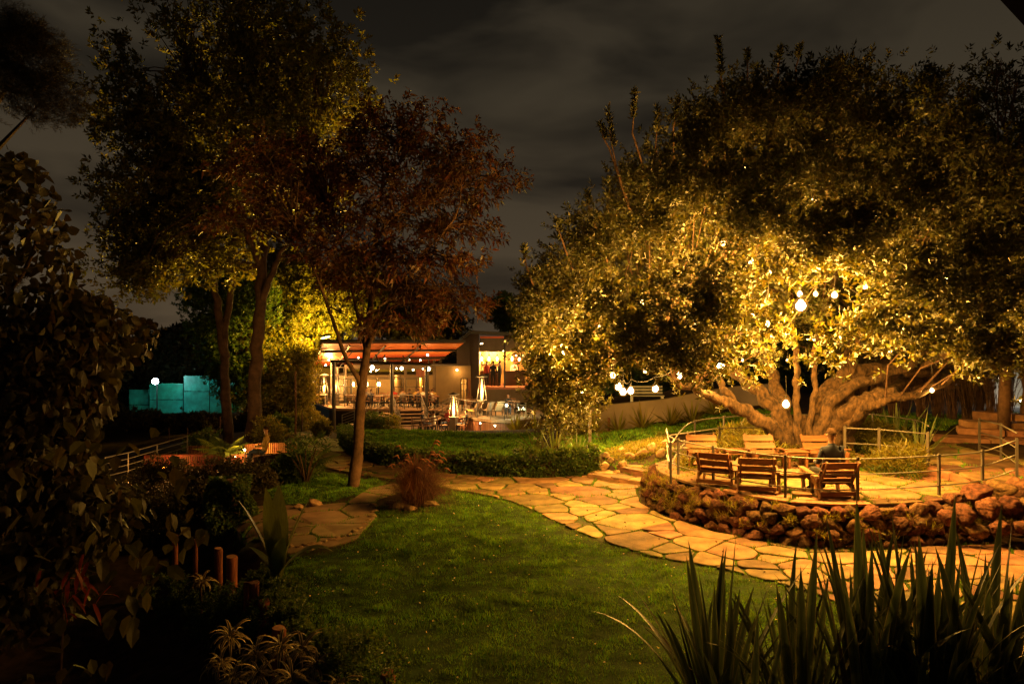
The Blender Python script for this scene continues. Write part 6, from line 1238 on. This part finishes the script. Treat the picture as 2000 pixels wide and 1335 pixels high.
# ================================================================== LOG STAKES ALONG THE BED
SK = [(342,1045,1085,12.3,.10),(382,1052,1092,12.0,.08),(427,1070,1100,11.3,.13),(452,1086,1125,10.8,.17),(484,1136,1160,9.8,.11),(497,1136,1215,9.6,.14),(516,1172,1250,8.95,.145),(545,1225,1290,8.1,.165),(612,1282,1360,7.35,.14),(758,1313,1370,6.95,.16)]
LBS = ['farthest thin log stake in the dark at the left','thin log stake second from the far end','short stake just behind the first thick one','thick pale topped stake below the ivy column','dark low stake hidden behind the taller one','tall log stake with lit right side','bright red brown stake in the middle of the row','stake with a pale flat cut top','tall stake among the drooping striped leaves','stake at the bottom edge of the lawn']
for (px, pt_, pb, d, w_), lb in zip(SK, LBS):
    x = Xp(px,d); zt = Zp(pt_,d); z0 = min(g(x,d)-.2, zt-.3); s = w_/2; t = thing('log_stake', lb, 'stake', (x,d,z0), random.random()*6, 'log stakes edging the lawn'); h = zt-z0
    k = 12; pr = []; V = []
    for zz, rr_ in ((0,1),(h*.3,1.02),(h*.7,.98),(h-.02,1),(h,.9)):
        for q_ in range(k): a = 6.283*q_/k; r_ = s*rr_*(1+.07*math.sin(a*3+lb.__len__())+random.gauss(0,.015)); V.append((r_*math.cos(a), r_*math.sin(a), zz+(.01*math.cos(a) if zz > h-.03 else 0)))
    MB().add(V, [(i*k+j,i*k+(j+1)%k,(i+1)*k+(j+1)%k,(i+1)*k+j) for i in range(4) for j in range(k)]).build('log', M_STAKE, t, smooth=True); MB().add([V[4*k+j] for j in range(k)], [tuple(range(k))]).build('cut_top', mat('sawn_wood',(.34,.17,.09),.8,noise=.3,nscale=20), t, loc=(0,0,.002))
# low green shrubs along the lawn edge right of the stakes
for i, (px, py, z, r, lab) in enumerate([(470,1120,.05,.16,'low dark bush behind the tall stake'),(560,1140,.12,.17,'small leaved bush below the banana plant'),(572,1180,.15,.18,'small leaved bush right of the bright red stake'),(600,1225,.15,.17,'glossy bush spilling onto the lawn'),(655,1275,.14,.16,'glossy bush at the bottom beside the striped plants'),(700,1310,.12,.14,'low bush at the bottom edge next to the last stake'),(515,1115,.1,.17,'small bush at the foot of the banana plant'),(405,1095,-.1,.2,'dark bush among the far stakes'),(330,1085,-.2,.25,'dark bush beside the farthest stake'),(540,1165,.12,.14,'dark bush just behind the bright red stake'),(640,1250,.12,.13,'glossy bush creeping farthest into the lawn'),(575,1210,.1,.12,'little bush between the red stake and the lawn'),(425,1120,-.15,.2,'dark bush in front of the short far stakes'),(462,1150,-.15,.2,'dark bush hiding the foot of the pale topped stake'),(350,1105,-.25,.24,'dark bush in front of the farthest stake'),(495,1190,-.1,.16,'dark bush hiding the foot of the tall stake'),(525,1235,-.1,.14,'dark bush in front of the bright red stake')]):
    d = (3.5-z)*FPX/(py-667.5); bush(lab, px, py, d, r, n=70, m=M_LEAFG, leaf=.045, name='low_bush', group='small leaved bushes along the stakes', seed=100+i, h=.7, spread=.05)
# drooping variegated rosettes
M_VAR = bpy.data.materials.new('striped_leaf'); M_VAR.use_nodes = True; nv = M_VAR.node_tree; bv = nv.nodes['Principled BSDF']; bv.inputs['Roughness'].default_value = .45
gi = nv.nodes.new('ShaderNodeNewGeometry'); rv = nv.nodes.new('ShaderNodeValToRGB'); rv.color_ramp.interpolation = 'CONSTANT'; rv.color_ramp.elements[0].color = (.055,.07,.02,1); rv.color_ramp.elements[1].color = (.42,.30,.12,1); rv.color_ramp.elements[1].position = .5; av = nv.nodes.new('ShaderNodeAttribute'); av.attribute_name = 'edge'; nv.links.new(av.outputs['Fac'], rv.inputs[0]); nv.links.new(rv.outputs[0], bv.inputs['Base Color'])
def varleaf(L, W, bend):
    W = W*.62
    V = []; F = []; E = []; x = z = 0; a = math.radians(60); seg = 5
    for i in range(seg+1):
        t = i/seg; wd = W*math.sin(math.pi*(.12+.86*t)); V += [(x,-wd/2,z),(x,-wd*.28,z+.004),(x,0,z-.006),(x,wd*.28,z+.004),(x,wd/2,z)]; E += [1,.8,0,.8,1]; x += math.cos(a)*L/seg; z += math.sin(a)*L/seg; a -= bend/seg
    for i in range(seg):
        for k in range(4): F.append((i*5+k,i*5+k+1,i*5+6+k,i*5+5+k))
    me = MB().add(V,F).mesh('leaf', M_VAR, True); at_ = me.attributes.new('edge','FLOAT','POINT'); at_.data.foreach_set('value', E); return me
VM = [varleaf(.30*s, .055, b) for s, b in ((1,2.2),(.9,2.7),(1.1,1.8),(.8,3.0))]
for i, (px, py, d, n, sc, lab) in enumerate([(548,1268,7.45,26,1.0,'striped rosette just left of the tall bottom stake'),(500,1285,7.4,22,.95,'striped rosette left of the larger one'),(590,1275,7.15,22,.95,'striped rosette arching over the tall bottom stake'),(618,1305,6.95,22,.9,'striped rosette hugging the right side of the bottom stake'),(505,1325,6.9,24,1.0,'striped rosette near the bottom edge, left of centre'),(450,1250,7.9,22,1.0,'striped rosette alone in the dark at the left'),(430,1300,7.5,20,.9,'dim striped rosette left near the bottom edge'),(570,1335,6.7,24,1.0,'striped rosette at the bottom edge between two stakes'),(455,1330,7.1,20,.9,'striped rosette in the bottom left dark'),(660,1345,6.6,20,.85,'striped rosette at the bottom edge right of the stake'),(395,1140,10.3,18,1.0,'pale drooping rosette in the black gully')]):
    x = Xp(px,d); z = Zp(py,d); t = thing('striped_plant', lab, 'plant', (x,d,z), random.random()*6, 'striped drooping plants at the bottom'); z0 = g(x,d)-z
    MB().tube([(0,0,min(z0,-.1)),(.03,0,-.05),(0,0,.02)],[.02,.015,.012],5).build('stem', M_BARKR, t)
    for k in range(int(n*1.5)): o = link('leaf', VM[k%4], t); o.matrix_basis = Matrix.Rotation(k*2.4,4,'Z') @ Matrix.Rotation(-.5+.9*(k/n),4,'Y') @ Matrix.Scale(sc*random.uniform(.75,1.15),4)
# ivy column
ic = gp(452, 14.5); iv = thing('ivy_column', 'dark ivy covered stump standing left of the round patio', 'ivy', tuple(ic)); hh_ = Zp(930,14.5)-ic.z
n = 3400; az = rng.uniform(0,6.28,n); zz = rng.uniform(0,1,n); rr_ = .42+.12*np.sin(az*3+zz*5)-.15*zz**2; p = np.stack([np.cos(az)*rr_, np.sin(az)*rr_, zz*hh_],-1); dd = np.stack([np.cos(az),np.sin(az),-.6+0*az],-1)+rng.normal(0,.4,(n,3)); link('ivy_leaves', leaves_mesh('ivy_leaves', p, dd, rng.uniform(.06,.12,n), .075, M_LEAFG, fold=.1), iv, kind='stuff'); MB().tube([(0,0,0),(0,0,hh_*.95)],[.2,.12],9).build('stump', M_BARKR, iv)
# ================================================================== SUNKEN PLAY DECK WITH RAILINGS
PK = mat('red_picket', (.22,.065,.035), .75, noise=.35, nscale=5, obj_rand=.25); PKO = mat('orange_log_wall', (.42,.18,.06), .8, noise=.3, nscale=8, obj_rand=.2)
M_PALEB = mat('pale_board', (.5,.42,.25), .7)
simple_rail('sloping steel handrail going down into the sunken garden at the left', [PD(205,942,23.0), PD(250,930,24.0), PD(307,912,25.2), PD(366,893,26.6)], .85, 4, group=None, m=M_BRIGHT)
pk = thing('picket_fence', 'dark red picket fence of the sunken deck with light showing through', 'fence', tuple(PD(300,930,25)))
o0 = Vector(pk.location)
for i in range(46):
    t = i/45; px = 283+t*(480-283); d = 25.2-t*1.5; p = PD(px, 0, d); z1 = Zp(890-t*2 if px < 400 else 888, d); z0 = Zp(908, d); MB().box((0,0,0),(.058,.02,z1-z0)).build('picket', PK, pk, loc=Vector((p.x,d,(z0+z1)/2))-o0)
for py in (889,908): MB().tube([PD(283,py,25.25)-o0, PD(480,py-1,23.75)-o0], .035, 4).build('rail', PK, pk)
lg = thing('log_palisade', 'row of orange lit upright logs behind the picket fence', 'fence', tuple(PD(400,875,28))); o0 = Vector(lg.location)
for i in range(58):
    px = 366+i*4.05; d = 27.5-i*.09; 
    if 408 < px < 478: continue
    if px > 578: break
    MB().tube([(0,0,0),(0,0,.36)],.038,6).build('log', PKO, lg, loc=PD(px,888-(px-366)*.02,d)-o0)
rp_ = thing('plank_fence', 'low fence of dark red boards in front of the crouching person', 'fence', tuple(PD(540,920,20))); o0 = Vector(rp_.location)
for i in range(30):
    t = i/29; px = 497+t*80; d = 21.5-t*2.6; z1 = Zp(892-t*11, d); z0 = Zp(948-t*16, d); MB().box((0,0,0),(.085,.025,z1-z0)).build('board', PK, rp_, loc=Vector((Xp(px,d),d,(z0+z1)/2))-o0, rot=(0,0,-.6))
dk2 = MB(); z2 = Zp(915,26); D2 = [(Xp(300,25),25,z2-.5),(Xp(380,25),24.8,z2-.5),(Xp(480,23.5),23.5,z2-.5),(Xp(500,29),29,z2-.5),(Xp(300,29),29,z2-.5)]
t = dk2.add(D2+[(x,y,z-.1) for x,y,z in D2], [(0,1,2,3,4),(9,8,7,6,5)]+[(k,5+k,5+(k+1)%5,(k+1)%5) for k in range(5)]).build('sunken_deck', M_DECK); tag(t, 'sunken timber deck below the picket fence, lit by small lamps', 'deck')
for px, py, d, pw, lab, r in [(268,958,22.0,14,'small star bright lamp among the leaves by the sunken deck',.055),(288,941,23.0,12,'little lamp above the starry one at the sunken deck',.04),(323,913,24.3,16,'orange glowing lamp against the red picket fence',.07),(208,976,20,3,'tiny lamp in the leaves left of the starry one',.04),(478,878,23.6,44,'small yellow lamp under the dark bush near the palm',.045),(460,892,22,3,'tiny lamp at the left foot of the dark bush',.03)]:
    p = PD(px,py,d); zg = min(g(p.x,d), p.z-.2); tt = thing('garden_lamp', lab, 'lamp', tuple(p), 0, 'small lamps of the sunken garden'); MB().lathe([(.2*r,-r),(r,0),(.2*r,r)],(0,0,0),8).build('globe', LIT if px != 323 else mat('lit_orange',(1,.5,.1),.5,emit=((1,.4,.06),14)), tt, smooth=True); MB().tube([(0,0,-r),(0,0,zg-p.z)],.015,4).build('stake', M_BLACK, tt); lamp('lamp_light', (0,-r-.03,.03), pw*2.2, WARM if px != 323 else (1,.42,.08), .05, tt)
cp_ = PD(515,878,23.0); person('crouching person in a mustard jacket behind the red board fence', (cp_.x,23.0,Zp(900,23)-.1), 1.6, top='mustard', legs='jeans')
cr_ = tag(MB().box((0,0,0),(1.1,1.0,.5),bev=.03).build('play_crate', M_WOODD, loc=(cp_.x,23.0,Zp(900,23)-.36)), 'dark timber seat box under the crouching person', 'box')
for i, (px, d) in enumerate([(500,33),(540,34),(590,33),(430,36),(366,38),(330,38),(520,35)]):
    x = Xp(px,d); o = MB().tube([(0,0,-.2),(0,0,.95)],.03,6).build('fence_post', M_WOODD, loc=(x,d,g(x,d))); tag(o, 'thin wooden post in the dark rear garden, '+('right of the thickest trunk','midway from trunk to pavilion','nearest the pavilion','between the tall trunks','left of the twin stems','farthest left','just right of the thickest trunk')[i], 'post', 'posts in the dark rear garden')
tp_ = gp(577, 30); o = MB().tube([(0,0,0),(.02,0,1.5),(0,0,3.1)],.045,7).build('pole', M_WOODD, loc=tuple(tp_)); tag(o, 'tall thin brown pole left of the pavilion', 'pole')
# ================================================================== TEAL FENCE AND FLOODLIGHT
M_TEAL = mat('teal_sheet', (.02,.30,.22), .4, noise=.5, nscale=1.4, spec=.5, bump=.3, bscale=3)
tf = thing('teal_fence', 'tall teal sheet fence lit by the blue white floodlight', 'fence', tuple(PD(340,800,60))); o0 = Vector(tf.location)
for a, b, pt_, d, split in [(292,358,748,60,780),(252,291,760,60.5,790),(359,409,733,59.5,764),(410,436,730,59.5,757),(437,475,730,60,757)]:
    for (y0, y1) in ((pt_,split),(split,815)):
        z1, z0 = Zp(y0,d), Zp(y1,d); x0, x1 = Xp(a,d), Xp(b,d); MB().box((0,0,0),(x1-x0-.04,.05,z1-z0-.05)).build('panel', M_TEAL, tf, loc=Vector(((x0+x1)/2,d,(z0+z1)/2))-o0)
    MB().box((0,0,0),(.08,.08,Zp(pt_,d)-Zp(820,d)+.1)).build('post', M_BLACK, tf, loc=Vector((Xp(b,d)+.02,d+.1,(Zp(pt_,d)+Zp(820,d))/2))-o0)
ff = thing('floodlight', 'blue white floodlight on a post at the left end of the teal fence', 'lamp', tuple(PD(303,744,57.5))); MB().lathe([(.01,-.26),(.19,-.17),(.27,0),(.19,.17),(.01,.26)],(0,0,0),14).build('lens', mat('lit_blue_lens',(.8,.95,1),.4,emit=((.65,.92,1),60)), ff, smooth=True); MB().box((0,.25,0),(.36,.14,.30),bev=.03).build('housing', M_BLACK, ff); MB().tube([(0,.3,0),(0,.3,-4)],.05,6).build('post', M_BLACK, ff)
lamp('flood_light', (.5,1.1,.45), 38, (.40,.95,.78), .12, ff); lamp('flood_light', (.1,-.3,0), 120, (.45,.85,1.0), .12, ff)
lamp('flood_light', (4.6,1.3,-.3), 8, (.5,.95,1.0), .1, ff)
# ================================================================== REED HEDGE AT THE RIGHT
rh = [(1660,22.6,'left thin'),(1690,22.8,'slender'),(1716,23,'fan shaped'),(1745,22.6,'broad fan shaped'),(1768,23,'short'),(1800,22.4,'wide spread'),(1832,22.8,'leaning'),(1862,22.4,'bristly'),(1888,21.5,'thickest pale'),(1915,22.6,'dark'),(1940,22.2,'tall straight'),(1965,22.6,'last')]
for i, (px, d, adj) in enumerate(rh):
    x = Xp(px,d); z = g(x,d); t = thing('reed_clump', '%s clump of dry stems, number %s along the hedge from the trunk' % (adj, ('one','two','three','four','five','six','seven','eight','nine','ten','eleven','twelve')[i]), 'shrub', (x,d,z-.05), 0, 'clumps of the dry stemmed hedge'); mb = MB()
    for k in range(46 if i != 8 else 60):
        a = random.random()*6.28; r = random.uniform(0,.16); sp_ = random.gauss(0,.26); h = random.uniform(1.5,2.6); w0 = .014 if i != 8 else .02; mb.tube([(math.cos(a)*r,math.sin(a)*r,0),(math.cos(a)*r+sp_*.5,math.sin(a)*r+.1*sp_,h*.5),(math.cos(a)*r+sp_*1.1+random.gauss(0,.08),math.sin(a)*r,h)],[w0,w0*.7,.006],4,cap=False)
    mb.build('stems', M_BARKR if i != 8 else M_BARK, t, kind='stuff')
    P = rng.normal(0,1,(170,3))*np.array([.42,.3,.42])+np.array([0,0,2.35]); b, dd, ln = sprigs(P, unit(rng.normal(size=P.shape)+np.array([0,-.2,-.4])), 7, .2, .14); link('leaves', leaves_mesh('leaves', b, dd, ln, ln*.3, M_LEAFD), t, kind='stuff')
# small wall lamp and white house corner at the far right
hc_ = thing('brick_outbuilding', 'grey brick outbuilding corner with a lit lamp at the right border', 'building', tuple(PD(1990,790,28))); o0 = Vector(hc_.location); M_GB = mat('grey_brick', (.30,.27,.23), .9, noise=.3, nscale=14, bump=.5, bscale=30)
bpart(hc_, o0, 'wall', (Xp(1982,28),28,o0.z-.6), (Xp(2150,28),28.3,Zp(722,28)), M_GB); bpart(hc_, o0, 'roof', (Xp(1975,28),27.4,Zp(722,28)), (Xp(2150,28),29,Zp(717,28)), M_ROOFT); bpart(hc_, o0, 'corner_post', (Xp(1977,27.9),27.9,o0.z-.6), (Xp(1980,27.9),28,Zp(722,28)), M_FASC); bpart(hc_, o0, 'wall', (Xp(1935,29.6),29.6,o0.z-.6), (Xp(1976,29.6),29.8,Zp(725,29.6)), M_GB)
tt = thing('wall_lamp', 'bright low lamp by the brick outbuilding at the right border', 'lamp', tuple(PD(1996,781,26.5))); MB().lathe([(.01,-.1),(.09,-.05),(.10,.02),(.04,.1)],(0,0,0),10).build('globe', LITW, tt, smooth=True); MB().tube([(0,0,-.1),(0,0,-.8)],.025,5).build('post', M_BLACK, tt); lamp('lamp_light', (-.02,-.05,.2), 60, (1,.95,.75), .06, tt)
tt = thing('wall_lamp', 'white lamp glowing through the twigs above the reed hedge', 'lamp', tuple(PD(1956,736,28.8))); MB().lathe([(.01,-.1),(.12,-.05),(.13,.02),(.04,.1)],(0,0,0),10).build('globe', LITW, tt, smooth=True); MB().box((0,.2,0),(.06,.4,.06)).build('bracket', M_BLACK, tt); lamp('lamp_light', (0,-.16,-.05), 60, (1,.9,.75), .06, tt)
# ================================================================== FOREGROUND BRANCHES AT THE LEFT
def round_leaves(name, base, d, L, W, m):
    n = len(base); d = unit(d); side = unit(np.cross(d, rng.normal(size=(n,3)))); nor = np.cross(side, d); L = L[:,None]; W = W[:,None]; cu = rng.uniform(.05,.3,(n,1))
    pt = lambda t, w_, h: base+d*L*t+side*W*w_+nor*W*h-np.array([0,0,1])*L*cu*t*t
    V = np.stack([pt(0,0,0), pt(.16,.42,.16), pt(.48,.50,.20), pt(.80,.26,.10), pt(1,0,0), pt(.80,-.26,.10), pt(.48,-.50,.20), pt(.16,-.42,.16), pt(.5,0,-.02)],1).reshape(-1,3); o = np.arange(n)[:,None]*9
    F = np.concatenate([o+np.array([[0,1,2,8]]), o+np.array([[8,2,3,4]]), o+np.array([[8,4,5,6]]), o+np.array([[0,8,6,7]])]); return mesh_np(name, V, F, m, True)
def big_leaves(n, blobs, seed, ln, m, org, gap=.2, wl=.85):
    P, A = shell_points(blobs, n, seed=seed, gap=gap, gs=.9); d = unit(A*.6+np.array([0,-.2,-.55])+rng.normal(0,.5,A.shape)); px_ = 1000+P[:,0]/P[:,1]*FPX; py_ = 667.5-(P[:,2]-CZ)/P[:,1]*FPX; kk = px_ < np.interp(py_, [300,400,480,560,600,640,690,715,800,850,900,950,1000,1100], [55,120,145,160,235,320,290,235,215,185,180,245,280,215]); P = P[kk]; A = A[kk]; d = d[kk]
    L = ln*rng.uniform(.6,1.3,len(P)); return round_leaves('foliage', P-np.array(org), d, L, L*wl, m)
b3 = Vector((-8.2, 9.5, g(-8.2,9.5)-.1))
ft = thing('broad_leaved_tree', 'near dark tree with large heart shaped leaves filling the left border', 'tree', tuple(b3)); nd = []
for pts, r0, r1 in [([b3, b3+Vector((.3,.1,2.5)), b3+Vector((.6,0,5)), b3+Vector((.3,0,8))], .2, .06), ([b3+Vector((.3,.1,2.2)), PD(60,1080,9), PD(130,1000,8.8), PD(220,960,8.8)], .06, .015), ([b3+Vector((.4,.1,2.8)), PD(80,920,9), PD(180,800,9.2)], .06, .015), ([b3+Vector((.5,0,4)), PD(60,700,9.2), PD(160,640,9.6), PD(230,620,10)], .07, .015), ([b3+Vector((.5,0,5)), PD(40,540,9.2), PD(80,440,9.4)], .05, .012), ([b3+Vector((.3,.1,1.8)), PD(40,1130,8.6), PD(130,1090,8.4)], .05, .012)]:
    W = catmull(pts, 5); MB().tube([q-b3 for q in W], [r0*(1-i/(len(W)-1))+r1*i/(len(W)-1) for i in range(len(W))], 7).build('branch' if nd else 'trunk', M_BARKR, ft, smooth=True); nd += W
LB = [((PD(30,620,9.4)),(1.0,1.3,1.9),.15,1,-9), ((PD(70,480,9.4)),(.62,.9,.9),.1,.35,-9), ((PD(150,720,10)),(1.1,1.3,.9),.15,.6,-9), ((PD(235,660,10.6)),(.65,.9,.45),.1,.22,-9), ((PD(120,860,9.6)),(1.2,1.3,1.0),.15,.8,-9), ((PD(40,1000,9)),(1.1,1.2,.8),.15,.5,-9), ((PD(200,900,10)),(.65,.9,.7),.1,.3,-9), ((PD(215,1000,9)),(.65,.6,.35),.1,.16,-9), ((PD(60,1140,8.6)),(.75,.8,.5),.1,.25,-9)]
link('foliage', big_leaves(9500, LB, 91, .15, M_LEAFD, b3), ft, kind='stuff')
M_LEAFB = mat('broad_leaf', (.055,.052,.016), .5, obj_rand=.4, trans=.35, noise=.3, nscale=9)
LM = [MB().add([(0,0,0),(.05,-.05,.0),(.11,-.045,-.01),(.17,0,-.04),(.11,.045,-.01),(.05,.05,.0),(.07,0,-.012)],[(0,1,6),(1,2,6),(2,3,6),(3,4,6),(4,5,6),(5,0,6)]).mesh('leaf', M_LEAFB) ]
Pn, An = shell_points([((PD(90,1110,7.6)),(.8,.5,.75),.0,1,-9), ((PD(200,1010,8)),(.55,.4,.35),.0,.5,-9), ((PD(270,960,8.2)),(.16,.3,.28),.0,.12,-9),((PD(60,950,8)),(.5,.4,.4),0,.3,-9)], 190, seed=92, gap=.1)
for q_, a_n in zip(Pn, An): o = link('leaf', LM[0], ft, loc=Vector(q_)-b3, rot=(random.gauss(0,.5),random.uniform(.2,1.3),random.random()*6.28), scale=random.uniform(.9,1.5))
# red drooping leaves
rl = PD(150,1150,7.9); t = thing('red_leaved_plant', 'drooping dark red leaves hanging in the lower left shadows', 'plant', tuple(rl)); RLM = [MB().add(*ribbon(.28,.05,.8,seg=4)).mesh('leaf', mat('dark_red_leaf',(.22,.035,.02),.5,trans=.3), True)]
for k in range(22): o = link('leaf', RLM[0], t); o.matrix_basis = Matrix.Translation((random.gauss(0,.16),random.gauss(0,.08),random.gauss(0,.16))) @ Matrix.Rotation(random.random()*6.28,4,'Z') @ Matrix.Rotation(random.uniform(1.6,2.8),4,'Y')
MB().tube([(0,0,.3),(-.2,.1,0),(-.3,.1,g(rl.x,rl.y)-rl.z)],.012,5).build('stem', M_BARKR, t)
# feathery conifer branches at the top left corner
cf = Vector((-9.6, 12.5, g(-9.6,12.5))); ct = thing('conifer', 'conifer whose dark feathery branch ends hang into the top left corner', 'tree', tuple(cf)); MB().tube([(0,0,-.1),(0,0,6),(.1,0,11.5)],[.28,.18,.06],9).build('trunk', M_BARKR, ct, smooth=True)
bl = [((PD(45,100,11)),(.55,.4,.36),.0,1,-9), ((PD(15,60,11)),(.4,.4,.32),.0,.6,-9), ((PD(85,190,11)),(.52,.35,.28),.0,.8,-9), ((PD(15,150,11)),(.36,.4,.2),.0,.4,-9),((PD(-120,120,11.5)),(1.0,1,1.4),0,.8,-9),((PD(-40,520,12)),(.9,.6,2.0),0,.8,-9)]
P, A = shell_points(bl, 1500, seed=95, gap=.05); P = np.repeat(P,5,0)+rng.normal(0,.05,(len(P)*5,3)); b, dd, ln = sprigs(P, unit(rng.normal(size=P.shape)*.5+np.array([.8,0,-.1])), 10, .12, .07, ang=.6); link('crown', leaves_mesh('crown', b-np.array(cf), dd, ln, .007, M_LEAFD), ct, kind='stuff')
for tgt in (PD(80,200,11),PD(50,110,11),PD(10,60,11)): s0 = cf+Vector((0,0,tgt.z-cf.z-.5)); MB().tube([s0-cf,(s0.lerp(tgt,.6))-cf,tgt-cf],[.06,.03,.01],5).build('branch', M_BARKR, ct)
# eave corner poking in at the top right, roof on the house the photograph was taken from
ev = MB(); a = PD(1940,-14,3.4); b_ = PD(2020,72,3.4); V = [a, b_, b_+Vector((2.2,-.5,.1)), a+Vector((2.2,-1.4,.4))]; V += [v+Vector((0,.02,.09)) for v in V]
o = ev.add(V, [(0,3,2,1),(4,5,6,7),(0,1,5,4),(1,2,6,5),(2,3,7,6),(3,0,4,7)]).build('eave', M_WOODD); tag(o, 'dark corner of a roof eave poking into the top right corner', 'eave')
